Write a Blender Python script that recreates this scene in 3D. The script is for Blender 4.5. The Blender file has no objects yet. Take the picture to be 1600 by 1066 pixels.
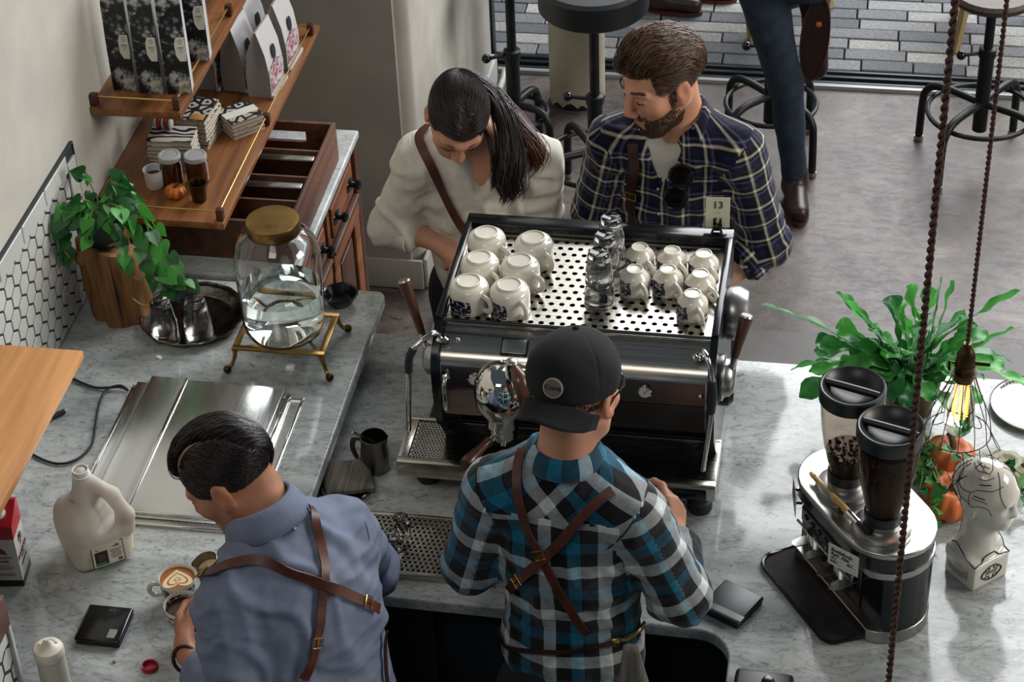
import bpy, bmesh, math, random
import numpy as np
from mathutils import Matrix, Vector
PI = math.pi
R_ = math.radians
scene = bpy.context.scene
COL = scene.collection

# ------------------------------------------------------------------ camera
F_PX = 3370.0
CAM = Vector((0, 0, 4.25)); PITCH = R_(37); HEADING = R_(11); ROLL = R_(2.6)
hv = Vector((-math.sin(HEADING), math.cos(HEADING), 0)); zv = Vector((0, 0, 1))
fw = hv * math.cos(PITCH) - zv * math.sin(PITCH)
rt = hv.cross(zv); up = rt.cross(fw)
r2 = rt * math.cos(ROLL) - up * math.sin(ROLL); u2 = rt * math.sin(ROLL) + up * math.cos(ROLL)
cd = bpy.data.cameras.new('camera'); cam = bpy.data.objects.new('camera', cd); COL.objects.link(cam)
cd.sensor_width = 36; cd.lens = F_PX / 1600 * 36; cd.clip_end = 100
cam.matrix_world = Matrix(((r2.x, u2.x, -fw.x, CAM.x), (r2.y, u2.y, -fw.y, CAM.y), (r2.z, u2.z, -fw.z, CAM.z), (0, 0, 0, 1)))
scene.camera = cam

# ------------------------------------------------------------------ light
w = bpy.data.worlds.new('room_light'); scene.world = w; w.use_nodes = True
w.node_tree.nodes['Background'].inputs[0].default_value = (0.62, 0.80, 1.0, 1)
w.node_tree.nodes['Background'].inputs[1].default_value = 0.075
def area(name, loc, target, sx, sy, power, col):
    l = bpy.data.lights.new(name, 'AREA'); l.shape = 'RECTANGLE'; l.size = sx; l.size_y = sy; l.energy = power; l.color = col
    o = bpy.data.objects.new(name, l); COL.objects.link(o); o.location = loc
    o.rotation_euler = (Vector(target) - Vector(loc)).to_track_quat('-Z', 'Y').to_euler()
    return o
area('storefront_window_light', (1.9, 10.2, 5.0), (-0.4, 4.0, 1.0), 6.4, 5.6, 820, (0.97, 0.98, 1.0))
area('side_window_light', (5.2, 3.9, 3.6), (-1.2, 3.8, 1.0), 2.6, 2.0, 190, (1.0, 0.95, 0.87))
area('front_fill_light', (-1.2, 0.4, 5.6), (-0.8, 4.4, 1.2), 1.8, 1.4, 30, (1.0, 0.95, 0.88))  # added soft fill above the camera, brightens faces and near sides
scene.view_settings.view_transform = 'Standard'; scene.view_settings.look = 'None'
scene.view_settings.gamma = 1; scene.view_settings.use_curve_mapping = False
scene.view_settings.exposure = 0.34

# ------------------------------------------------------------------ materials
def lin(c):
    if isinstance(c, str):
        c = tuple(int(c[i:i + 2], 16) / 255 for i in (0, 2, 4))
        return tuple(((x + .055) / 1.055) ** 2.4 if x > .04045 else x / 12.92 for x in c) + (1,)
    return tuple(c) + ((1,) if len(c) == 3 else ())
class NT:
    def __init__(s, name):
        s.m = bpy.data.materials.new(name); s.m.use_nodes = True; s.t = s.m.node_tree
        s.b = s.t.nodes['Principled BSDF']; s.out = s.t.nodes['Material Output']
    def n(s, typ, **k):
        nd = s.t.nodes.new('ShaderNode' + typ)
        for a, v in k.items(): setattr(nd, a, v)
        return nd
    def l(s, a, b): s.t.links.new(a, b)
    def setp(s, **k):
        for a, v in k.items():
            inp = s.b.inputs[a.replace('_', ' ')]
            if hasattr(v, 'is_output'): s.l(v, inp)
            else: inp.default_value = v
    def coord(s, kind='Object', scale=(1, 1, 1), rot=(0, 0, 0), loc=(0, 0, 0)):
        tc = s.n('TexCoord'); mp = s.n('Mapping'); s.l(tc.outputs[kind], mp.inputs[0])
        mp.inputs['Scale'].default_value = scale; mp.inputs['Rotation'].default_value = rot; mp.inputs['Location'].default_value = loc
        return mp.outputs[0]
    def attr(s, name, out='Vector'):
        a = s.n('Attribute', attribute_name=name); return a.outputs[out]
    def noise(s, co, scale, detail=4, rough=.55, dist=0., out='Fac'):
        nd = s.n('TexNoise'); s.l(co, nd.inputs['Vector']); nd.inputs['Scale'].default_value = scale
        nd.inputs['Detail'].default_value = detail; nd.inputs['Roughness'].default_value = rough; nd.inputs['Distortion'].default_value = dist
        return nd.outputs[out]
    def vor(s, co, scale, feature='F1', out='Distance'):
        nd = s.n('TexVoronoi', feature=feature); s.l(co, nd.inputs['Vector']); nd.inputs['Scale'].default_value = scale
        return nd.outputs[out]
    def ramp(s, fac, stops, interp='LINEAR'):
        nd = s.n('ValToRGB'); s.l(fac, nd.inputs[0]); cr = nd.color_ramp; cr.interpolation = interp
        while len(cr.elements) < len(stops): cr.elements.new(.5)
        for e, (p, c) in zip(cr.elements, stops):
            e.position = p; e.color = lin(c) if not isinstance(c, (int, float)) else (c, c, c, 1)
        return nd.outputs[0]
    def math(s, op, a, b=None, c=None, clamp=False):
        nd = s.n('Math', operation=op, use_clamp=clamp)
        for i, v in enumerate((a, b, c)):
            if v is None: continue
            if hasattr(v, 'is_output'): s.l(v, nd.inputs[i])
            else: nd.inputs[i].default_value = v
        return nd.outputs[0]
    def mix(s, fac, a, b, blend='MIX'):
        nd = s.n('Mix', data_type='RGBA', blend_type=blend)
        for i, v in ((0, fac), (6, a), (7, b)):
            if hasattr(v, 'is_output'): s.l(v, nd.inputs[i])
            elif i == 0: nd.inputs[0].default_value = v
            else: nd.inputs[i].default_value = lin(v)
        return nd.outputs[2]
    def sep(s, v):
        nd = s.n('SeparateXYZ'); s.l(v, nd.inputs[0]); return nd.outputs
    def comb(s, x, y, z=0.):
        nd = s.n('CombineXYZ')
        for i, v in enumerate((x, y, z)):
            if hasattr(v, 'is_output'): s.l(v, nd.inputs[i])
            else: nd.inputs[i].default_value = v
        return nd.outputs[0]
    def bump(s, h, strength=.3, dist=.002):
        nd = s.n('Bump'); s.l(h, nd.inputs['Height']); nd.inputs['Strength'].default_value = strength; nd.inputs['Distance'].default_value = dist
        s.l(nd.outputs[0], s.b.inputs['Normal'])
MATS = {}
def mat(name, col, rough=.5, metal=0., col2=None, nscale=12., stops=(.35, .68), stretch=(1, 1, 1), bump=0., bscale=60., bdist=.002, detail=4, rvar=0., **k):
    t = NT(name); t.setp(Roughness=rough, Metallic=metal)
    co = t.coord(scale=stretch)
    if col2 is not None:
        t.setp(Base_Color=t.ramp(t.noise(co, nscale, detail), [(stops[0], col), (stops[1], col2)]))
    else: t.setp(Base_Color=lin(col))
    if rvar: t.setp(Roughness=t.ramp(t.noise(co, nscale * 1.7, 3), [(.3, max(0, rough - rvar)), (.7, rough + rvar)]))
    if bump: t.bump(t.noise(co, bscale, 3), bump, bdist)
    for a, v in k.items(): t.setp(**{a: v})
    MATS[name] = t.m
    return t.m

def marble_mat(name, base, mid, vein, rough=.12, rot=.6, sc=1.0):
    t = NT(name); co = t.coord(rot=(0, 0, rot), scale=(sc * 1.0, sc * 2.4, sc)); cf = t.coord(rot=(0, 0, rot), scale=(sc * 1.0, sc * 1.6, sc))
    n1 = t.noise(co, 2.6, 8, .62, .8); n2 = t.noise(co, 7.5, 9, .66, .6); n3 = t.noise(cf, 42, 6, .72, .4); n4 = t.noise(cf, 16, 6, .7, .5)
    c = t.ramp(n1, [(.34, mid), (.60, base)])
    v = t.ramp(n2, [(.470, 0.), (.50, 1.), (.530, 0.)]); v2 = t.ramp(n3, [(.30, 1.), (.44, 0.)]); v3 = t.ramp(n4, [(.28, 1.), (.42, 0.)])
    c = t.mix(t.math('MULTIPLY', v, .34), c, vein); c = t.mix(t.math('MULTIPLY', v2, .70), c, vein); c = t.mix(t.math('MULTIPLY', v3, .62), c, vein)
    t.setp(Base_Color=c, Roughness=t.ramp(n2, [(.3, rough * .8), (.7, rough * 1.5)]), Specular_IOR_Level=.36)
    MATS[name] = t.m; return t.m
def wood_mat(name, dark, light, axis='y', sc=1., rough=.42, contrast=(.34, .66), bump=.12, coat=0.):
    t = NT(name); s = {'x': (1.5, 22, 22), 'y': (22, 1.5, 22), 'z': (22, 22, 1.5)}[axis]
    co = t.coord(scale=tuple(a * sc for a in s)); co2 = t.coord(scale=tuple(a * sc * .28 for a in s))
    n = t.noise(co, 1.6, 6, .62, .6); n2 = t.noise(co2, 1.1, 4, .55, 1.8)
    f = t.math('ADD', t.math('MULTIPLY', n, .5), t.math('MULTIPLY', n2, .5))
    t.setp(Base_Color=t.ramp(f, [(contrast[0], dark), (contrast[1], light)]), Roughness=rough, Coat_Weight=coat)
    t.bump(n, bump, .001); MATS[name] = t.m; return t.m
def steel_mat(name, col, rough=.28, axis='x', amount=.14, bump=.02):
    t = NT(name); s = {'x': (3, 260, 260), 'y': (260, 3, 260), 'z': (260, 260, 3)}[axis]
    n = t.noise(t.coord(scale=s), 1., 3, .6)
    t.setp(Base_Color=lin(col), Metallic=1., Roughness=t.ramp(n, [(.25, max(.02, rough - amount * .5)), (.75, rough + amount * .5)]))
    t.bump(n, bump, .0002); MATS[name] = t.m; return t.m
def plaid_mat(name, vstops, hstops, freq, rough=.85, wrinkle=.35, interp='CONSTANT', gamma=1.25):
    """woven check: warp and weft colours averaged, following the cloth coordinate 'cloth'"""
    t = NT(name); o = t.sep(t.attr('cloth'))
    u = t.math('FRACT', t.math('MULTIPLY', o[0], freq)); v = t.math('FRACT', t.math('MULTIPLY', o[1], freq))
    cu = t.ramp(u, vstops, interp); cv = t.ramp(v, hstops, interp)
    gm = t.n('Gamma'); t.l(t.mix(.5, cu, cv), gm.inputs[0]); gm.inputs[1].default_value = gamma; c = gm.outputs[0]
    co = t.coord(); n = t.noise(co, 55, 5, .6)
    c = t.mix(.30, c, t.ramp(n, [(.3, (.25, .25, .25)), (.72, (1, 1, 1))]), 'OVERLAY')
    t.setp(Base_Color=c, Roughness=rough, Specular_IOR_Level=.2, Sheen_Weight=.15)
    wv = t.noise(co, 28, 5, .6, .8); t.bump(wv, wrinkle, .006); MATS[name] = t.m; return t.m

mat('wall_paint', 'bdb9ae', .8, col2='aeaaa0', nscale=5, bump=.08, bscale=120)
mat('wall_grey', '8f8c84', .8, col2='828078', nscale=4, bump=.08, bscale=120)
mat('white_trim', 'b9b9b4', .5, col2='a3a39d', nscale=9)
marble_mat('marble', 'b9bdba', '8d9290', '353c3f', .10, -.8)
marble_mat('marble_sideboard', 'bcc0be', '9da1a0', '50565a', .12, .3, 1.6)
wood_mat('shelf_wood', '4d2a14', '9c6437', 'y', 1., .38, (.36, .64), .1, .2)
wood_mat('ledge_wood', '9c6432', 'cf965a', 'y', 1., .5, (.3, .72), .06)
wood_mat('dark_wood', '2c150b', '5a3019', 'y', 1.2, .4)
wood_mat('walnut', '2a130b', '5c3421', 'z', 2.2, .33, coat=.3)
wood_mat('sideboard_wood', '4a2411', '94592d', 'y', 1.1, .42)
wood_mat('sideboard_dark', '2c150c', '56301b', 'z', 1.1, .42)
wood_mat('crate_wood', '3a2115', '6e4630', 'y', 1.4, .6)
wood_mat('stump_wood', '4a2c15', 'a37240', 'z', .8, .8, (.38, .62), .9)
wood_mat('pale_wood', '8c7748', 'c0ab78', 'z', 1.2, .6)
wood_mat('brush_wood', '9a7738', 'd0ac68', 'x', 2.5, .5)
steel_mat('steel', 'b9b5ab', .25, 'x'); steel_mat('steel_y', 'd4d5d4', .26, 'y', .05, .008)
steel_mat('steel_dark', '6c625c', .33, 'x'); steel_mat('steel_panel', '5d5350', .30, 'x', .14)
mat('chrome', 'd6d4cf', .06, 1.); mat('satin_metal', 'a7a6a2', .32, 1.); mat('dark_metal', '3d3b3b', .35, 1.)
mat('pitcher_steel', '8f8a82', .30, 1., col2='746f69', nscale=10)
mat('old_silver', '8d8a84', .22, 1., col2='4a4744', nscale=30, bump=.25, bscale=70)
mat('brass', 'a38350', .34, 1., col2='7d6238', nscale=16, bump=.1); mat('brass_rod', 'c9a765', .25, 1.)
mat('brass_dark', '5e4b2c', .4, 1., col2='3d3120', nscale=25)
mat('black_metal', '1b2126', .42, .3); mat('black_gloss', '0d1114', .18); mat('black_plastic', '15191c', .38, bump=.05, bscale=300)
mat('black_rubber', '1d2124', .6); mat('black_panel', '11171c', .25, .2)
mat('stool_iron', '1c2023', .45, .6, col2='2b2c2c', nscale=20); mat('stool_seat', '10151b', .5)
mat('stool_red', '3e1a1c', .5); wood_mat('stool_wood', '2c211b', '4d3c30', 'x', 1., .5)
mat('glass', 'ffffff', .02, Transmission_Weight=1., IOR=1.45)
mat('glass_thin', 'f4fbf8', .03, Transmission_Weight=1., IOR=1.16)
mat('bulb_glass', 'fffaf0', .01, Transmission_Weight=1., IOR=1.12)
mat('water', 'f2fbf6', .0, Transmission_Weight=1., IOR=1.33)
mat('hopper_glass', 'cfc7bd', .06, Transmission_Weight=1., IOR=1.12)
mat('cup_white', 'd8d3c4', .14, col2='cdc7b6', nscale=6, Coat_Weight=.3)
mat('jug_plastic', 'dedad0', .35, Transmission_Weight=.35, IOR=1.1, Subsurface_Weight=.2)
mat('milk', 'd9d0b8', .4, Subsurface_Weight=.2)
mat('bottle_plastic', 'd8d2c2', .3, Transmission_Weight=.25, IOR=1.1)
mat('cream', 'e2d9c6', .4); mat('white_plastic', 'dddcd8', .3); mat('red_plastic', 'a0132a', .3); mat('carton_red', 'b0202c', .35)
mat('carton_white', 'cfccc6', .45); mat('carton_black', '15161c', .45); mat('ink_black', '10131a', .6); mat('ink_red', '7c2733', .6)
mat('paper', 'd3cfc2', .7); mat('paper_card', 'c9c8ae', .6); mat('kraft', 'a5783f', .7); mat('page', 'b9ab98', .8, stretch=(1, 1, 60), col2='8d7f6e', nscale=14)
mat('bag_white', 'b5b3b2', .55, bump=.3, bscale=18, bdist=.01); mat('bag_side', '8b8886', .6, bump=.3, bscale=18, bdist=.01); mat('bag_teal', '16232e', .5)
mat('jam', '4a1e10', .12, col2='6c3014', nscale=14); mat('jar_lid', 'b4b4b2', .4, .3)
mat('pumpkin_orange', 'b9541f', .4, col2='d57532', nscale=9, stretch=(1, 1, .4)); mat('pumpkin_small', 'c9731c', .4, col2='a4520f', nscale=40)
mat('gourd_green', '8e8a62', .45, col2='6f7048', nscale=14); mat('stem_dry', '5f5236', .8, col2='3f3623', nscale=40)
mat('terracotta', '5c5148', .8); mat('pot_dark', '171d22', .5, col2='232a2f', nscale=20); mat('soil', '1d1712', .95)
mat('leather', '5a2c1d', .42, col2='3e1d14', nscale=30, bump=.12, bscale=150); mat('leather_dark', '34180f', .42, col2='24100b', nscale=30, bump=.12, bscale=150)
mat('cap_cloth', '080a0c', .95, col2='0d0f11', nscale=60, bump=.15, bscale=400); mat('cap_badge', '6a5f58', .8)
mat('denim', '182430', .85, col2='233445', nscale=22, bump=.3, bscale=25, bdist=.006)
mat('trousers', '12161b', .9); mat('shoe_leather', '2a1612', .4, col2='1b0e0c', nscale=30); mat('sole', '4a2018', .6)
mat('jaw_cloth', '12161b', .9); mat('apron', '14181d', .85)
mat('white_shirt', 'ddd6c9', .85, col2='d3cbbd', nscale=30, bump=.12, bscale=70, bdist=.004)
mat('tee_white', 'c9c3b8', .85); mat('blue_shirt', '6c7489', .85, col2='656d82', nscale=40, bump=.12, bscale=70, bdist=.004)
mat('button', 'c9c5bd', .3); mat('towel', '8d857b', .95, col2='5f5850', nscale=5, stretch=(60, 1, 1), bump=.5, bscale=90)
mat('bar_front', '0e1317', .7); mat('bar_front_grey', '1a2026', .6)
mat('track_metal', '3c4246', .4, .7); mat('pipe_paint', 'b8b09c', .6, col2='a79d88', nscale=6, bump=.1, bscale=30); mat('conduit', '9a9a98', .4, .2)
mat('grout', '25282a', .9); mat('tile_white', 'c2c2bd', .22, col2='b4b5b1', nscale=3); mat('tile_edge', '25292b', .7)
mat('cable', '101418', .5); mat('cord', '5a3a30', .85, col2='3a231c', nscale=90); mat('wire', '4c3524', .5, .6)
mat('bean', '4a2a1a', .42, col2='2c1810', nscale=60); mat('transfer_ink', '161f45', .4); mat('filament', 'ff9a20', .5)
mat('grounds', '2c2321', .9, col2='17191c', nscale=30)
mat('latte', '9c5a22', .4); mat('foam', 'e5cda4', .5); mat('coffee', '3a1d0c', .15)
mat('porcelain', 'c9c4b8', .1, Coat_Weight=.5); mat('lens', '07090b', .08); mat('eye_white', 'b9aea2', .3); mat('iris', '1c130d', .2)
mat('skin_part', 'b08a72', .6); mat('lips', '8f4038', .45); mat('white_ink', 'b8b5ad', .6)

def floor_mat():
    t = NT('concrete'); co = t.coord(); st = t.coord(scale=(1, 2.2, 1), rot=(0, 0, .35))
    n1 = t.noise(co, 4.5, 10, .66, .6); n2 = t.noise(st, 16, 10, .74, .5); n3 = t.noise(co, 110, 4, .7); n4 = t.noise(st, 38, 6, .7)
    c = t.ramp(n1, [(.30, '332d2a'), (.48, '4b4440'), (.62, '5d554f'), (.76, '80766c')])
    c = t.mix(t.ramp(n2, [(.34, .8), (.46, 0.)]), c, '1b1817'); c = t.mix(t.ramp(n2, [(.60, 0.), (.72, .5)]), c, '8d857c'); c = t.mix(t.ramp(n4, [(.30, .6), (.40, 0.)]), c, '211d1c')
    c = t.mix(.45, c, t.ramp(n3, [(.3, (.3, .3, .3)), (.7, (.7, .7, .7))]), 'OVERLAY')
    t.setp(Base_Color=c, Roughness=t.ramp(n2, [(.3, .34), (.7, .6)])); t.bump(n3, .25, .002); MATS['concrete'] = t.m
floor_mat()
mat('concrete_smooth', '5f5c5a', .55, col2='4f4c4b', nscale=7, bump=.08, bscale=120)
def paver_mat():
    t = NT('paver'); co = t.coord(); oi = t.n('ObjectInfo')
    base = t.ramp(oi.outputs['Random'], [(0., '4c4f53'), (.4, '66686b'), (.75, '808180'), (1., '9b9a96')])
    n = t.noise(co, 90, 5, .7); c = t.mix(.6, base, t.ramp(n, [(.3, (.2, .2, .2)), (.7, (.8, .8, .8))]), 'OVERLAY')
    t.setp(Base_Color=c, Roughness=.8); t.bump(n, .4, .002); MATS['paver'] = t.m
paver_mat()
def transfer_mat():
    """cream cup with a blue transfer print on a band of its side (object space, upright cup)"""
    t = NT('cup_print'); co = t.coord(); o = t.sep(co)
    n = t.noise(co, 70, 6, .7, 1.2); n2 = t.vor(co, 120); n3 = t.noise(co, 26, 3, .5)
    f = t.math('ADD', t.math('MULTIPLY', n, .75), t.math('MULTIPLY', n2, .35))
    ink = t.ramp(f, [(.60, 1.), (.68, 0.)])
    band = t.math('MULTIPLY', t.math('GREATER_THAN', o[2], .004), t.math('LESS_THAN', o[2], t.math('ADD', .040, t.math('MULTIPLY', t.math('SUBTRACT', n3, .5), .03))))
    ang = t.math('ARCTAN2', o[0], t.math('MULTIPLY', o[1], -1.))
    side = t.math('LESS_THAN', t.math('ABSOLUTE', t.math('SUBTRACT', ang, .12)), t.math('ADD', .66, t.math('MULTIPLY', t.math('SUBTRACT', n3, .5), .6)))
    rad = t.math('GREATER_THAN', t.math('ADD', t.math('MULTIPLY', o[0], o[0]), t.math('MULTIPLY', o[1], o[1])), .0009)
    m = t.math('MULTIPLY', t.math('MULTIPLY', ink, band), t.math('MULTIPLY', side, rad))
    t.setp(Base_Color=t.mix(m, 'd8d3c4', '141b3c'), Roughness=.15, Coat_Weight=.3); MATS['cup_print'] = t.m
    t = NT('cup_print_dense'); co = t.coord(); o = t.sep(co)
    n = t.noise(co, 60, 6, .7, 1.5)
    ink = t.ramp(n, [(.50, 1.), (.56, 0.)])
    band = t.math('MULTIPLY', t.math('GREATER_THAN', o[2], .008), t.math('LESS_THAN', o[2], .054))
    t.setp(Base_Color=t.mix(t.math('MULTIPLY', ink, band), 'd8d3c4', '10162c'), Roughness=.15, Coat_Weight=.3); MATS['cup_print_dense'] = t.m
transfer_mat()
def skin_mat(name, a, b):
    t = NT(name); co = t.coord(); n = t.noise(co, 14, 4); tint = t.attr('tint', 'Color')
    c = t.mix(1., t.ramp(n, [(.35, a), (.7, b)]), tint, 'MULTIPLY')
    t.setp(Base_Color=c, Roughness=.48, Subsurface_Weight=.08, Subsurface_Scale=.01, Subsurface_Radius=(1., .35, .2), Specular_IOR_Level=.35)
    t.bump(t.noise(co, 180, 3), .12, .001); MATS[name] = t.m
skin_mat('skin', 'cb9a80', 'bf8c72'); skin_mat('skin_warm', 'b98769', 'ab785d')
def hair_mat(name, a, b, rough=.38):
    t = NT(name); n = t.noise(t.coord(), 40, 3); t.setp(Base_Color=t.ramp(n, [(.3, a), (.7, b)]), Roughness=rough, Specular_IOR_Level=.55); MATS[name] = t.m
hair_mat('hair_black', '15100f', '241a18'); hair_mat('hair_dark', '1f1614', '33241e'); hair_mat('hair_brown', '3c2a1e', '6b4d34', .42); hair_mat('hair_tips', '4a2c1d', '6d4329'); hair_mat('beard_brown', '2c1c14', '52361f', .6)
def leaf_mat(name, a, b, back):
    t = NT(name); co = t.coord(); oi = t.n('ObjectInfo')
    c = t.ramp(t.math('ADD', t.math('MULTIPLY', t.noise(co, 25, 3), .5), t.math('MULTIPLY', oi.outputs['Random'], .5)), [(.25, a), (.7, b)])
    g = t.n('NewGeometry'); c = t.mix(g.outputs['Backfacing'], c, back)
    t.setp(Base_Color=c, Roughness=.35, Subsurface_Weight=0.); t.bump(t.noise(co, 50, 2), .2, .003)
    tr = t.n('BsdfTranslucent'); t.l(c, tr.inputs[0]); mx = t.n('MixShader'); mx.inputs[0].default_value = .35
    t.l(t.b.outputs[0], mx.inputs[1]); t.l(tr.outputs[0], mx.inputs[2]); t.l(mx.outputs[0], t.out.inputs[0]); MATS[name] = t.m
leaf_mat('vine_leaf', '134020', '4fa340', '3f7d3a'); leaf_mat('fern_leaf', '1f6b35', '5fbf52', '7fb088'); leaf_mat('ivy_leaf', '1f5a26', '4f9a4a', '4a7a48'); mat('vine_stem', '6b7a34', .6); mat('root_stem', '9a8245', .7)
def pattern_bag():
    t = NT('floral_print'); co = t.coord(); wv = t.noise(co, 9, 3, out='Color')
    v = t.n('TexVoronoi', feature='F1'); mx = t.n('VectorMath', operation='ADD'); t.l(co, mx.inputs[0])
    sc = t.n('VectorMath', operation='SCALE'); t.l(wv, sc.inputs[0]); sc.inputs['Scale'].default_value = .05; t.l(sc.outputs[0], mx.inputs[1])
    t.l(mx.outputs[0], v.inputs['Vector']); v.inputs['Scale'].default_value = 17
    pet = t.n('TexVoronoi', feature='F1'); t.l(mx.outputs[0], pet.inputs['Vector']); pet.inputs['Scale'].default_value = 75
    f = t.math('ADD', v.outputs['Distance'], t.math('MULTIPLY', pet.outputs['Distance'], .45))
    c = t.ramp(f, [(.30, 'c4b9a4'), (.52, '9a9d9b'), (.68, '3a3f44'), (.80, '0b0f14')])
    n = t.noise(co, 14, 4, .6, 1.); c = t.mix(t.ramp(n, [(.60, 0.), (.64, 1.)]), c, '8f8f90'); c = t.mix(t.ramp(n, [(.36, 1.), (.41, 0.)]), c, '0b0f14')
    t.setp(Base_Color=c, Roughness=.35); MATS['floral_print'] = t.m
    t = NT('book_print'); co = t.coord(); o = t.sep(co)
    w = t.n('TexVoronoi', feature='DISTANCE_TO_EDGE'); t.l(co, w.inputs['Vector']); w.inputs['Scale'].default_value = 33
    c = t.ramp(w.outputs[0], [(.12, '11131a'), (.17, 'b8b2a6'), (.34, 'b8b2a6'), (.38, '11131a')], 'LINEAR')
    t.setp(Base_Color=c, Roughness=.5); MATS['book_print'] = t.m
    t = NT('book_waves'); co = t.coord(scale=(1, 1, 1)); w = t.n('TexWave', wave_type='RINGS', bands_direction='Z'); t.l(t.coord(loc=(-.02, .03, 0)), w.inputs[0]); w.inputs['Scale'].default_value = 17; w.inputs['Distortion'].default_value = 5.5; w.inputs['Detail'].default_value = 0; w.inputs['Detail Scale'].default_value = 1.6
    t.setp(Base_Color=t.ramp(w.outputs['Fac'], [(.46, '11131a'), (.54, 'b8b2a6')]), Roughness=.5); MATS['book_waves'] = t.m
    t = NT('bag_print'); co = t.coord(); n = t.noise(co, 38, 5, .6, 1.4)
    t.setp(Base_Color=t.ramp(n, [(.46, 'b5b3b2'), (.5, '8c3c53'), (.6, '8c3c53'), (.64, 'b5b3b2')]), Roughness=.55); MATS['bag_print'] = t.m
pattern_bag()
plaid_mat('plaid_teal', [(0., '0a0d12'), (.25, '1d7c95'), (.47, '0a0d12'), (.50, '37343a'), (.74, 'c4c9c9'), (.97, '0a0d12')],
          [(0., '0a0d12'), (.25, '17667f'), (.48, '0a0d12'), (.50, '302e34'), (.74, 'c4c9c9'), (.97, '0a0d12')], 8.2)
plaid_mat('plaid_navy', [(0., '0b0d18'), (.10, '1d2146'), (.28, '2a2e58'), (.42, '0b0d16'), (.52, '0b0d16'), (.58, 'e6dfca'), (.64, 'e6dfca'), (.70, '0b0d16'), (.80, '2c3060'), (.88, '8c8b98'), (.93, '2c3060'), (1., '0b0d18')],
          [(0., '0b0d18'), (.10, '1d2146'), (.28, '2a2e58'), (.42, '0b0d16'), (.52, '0b0d16'), (.58, 'e6dfca'), (.64, 'e6dfca'), (.70, '0b0d16'), (.80, '2c3060'), (.88, '8c8b98'), (.93, '2c3060'), (1., '0b0d18')], 19., interp='LINEAR', gamma=1.35)

# ------------------------------------------------------------------ object helpers
def tag(o, label=None, cat=None, group=None, kind=None):
    if label: o['label'] = label
    if cat: o['category'] = cat
    if group: o['group'] = group
    if kind: o['kind'] = kind
    return o
def thing(name, label, cat, loc=(0, 0, 0), rz=0., group=None, kind=None):
    o = bpy.data.objects.new(name, None); COL.objects.link(o); o.empty_display_size = .05
    o.location = loc; o.rotation_euler = (0, 0, rz)
    return tag(o, label, cat, group, kind)
def root_mat(o):
    return Matrix.Translation(o.location) @ o.rotation_euler.to_matrix().to_4x4()
def obj_from(name, me, parent=None, local=False, loc=None):
    o = bpy.data.objects.new(name, me); COL.objects.link(o)
    if parent is not None:
        o.parent = parent
        if not local:
            m = Matrix.Identity(4); p = parent
            while p is not None:
                m = root_mat(p) @ m if p.parent is None else p.matrix_parent_inverse @ root_mat(p) @ m
                p = p.parent
            o.matrix_parent_inverse = m.inverted()
    if loc is not None: o.location = loc
    return o
def frame(z, x=None):
    z = Vector(z).normalized(); x = Vector(x) if x is not None else (Vector((1, 0, 0)) if abs(z.x) < .9 else Vector((0, 1, 0)))
    y = z.cross(x).normalized(); x = y.cross(z)
    return Matrix((x, y, z)).transposed()
def TR(loc=(0, 0, 0), rx=0, ry=0, rz=0, s=1.):
    return Matrix.Translation(loc) @ Matrix.Rotation(rz, 4, 'Z') @ Matrix.Rotation(ry, 4, 'Y') @ Matrix.Rotation(rx, 4, 'X') @ Matrix.Scale(s, 4)
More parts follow.
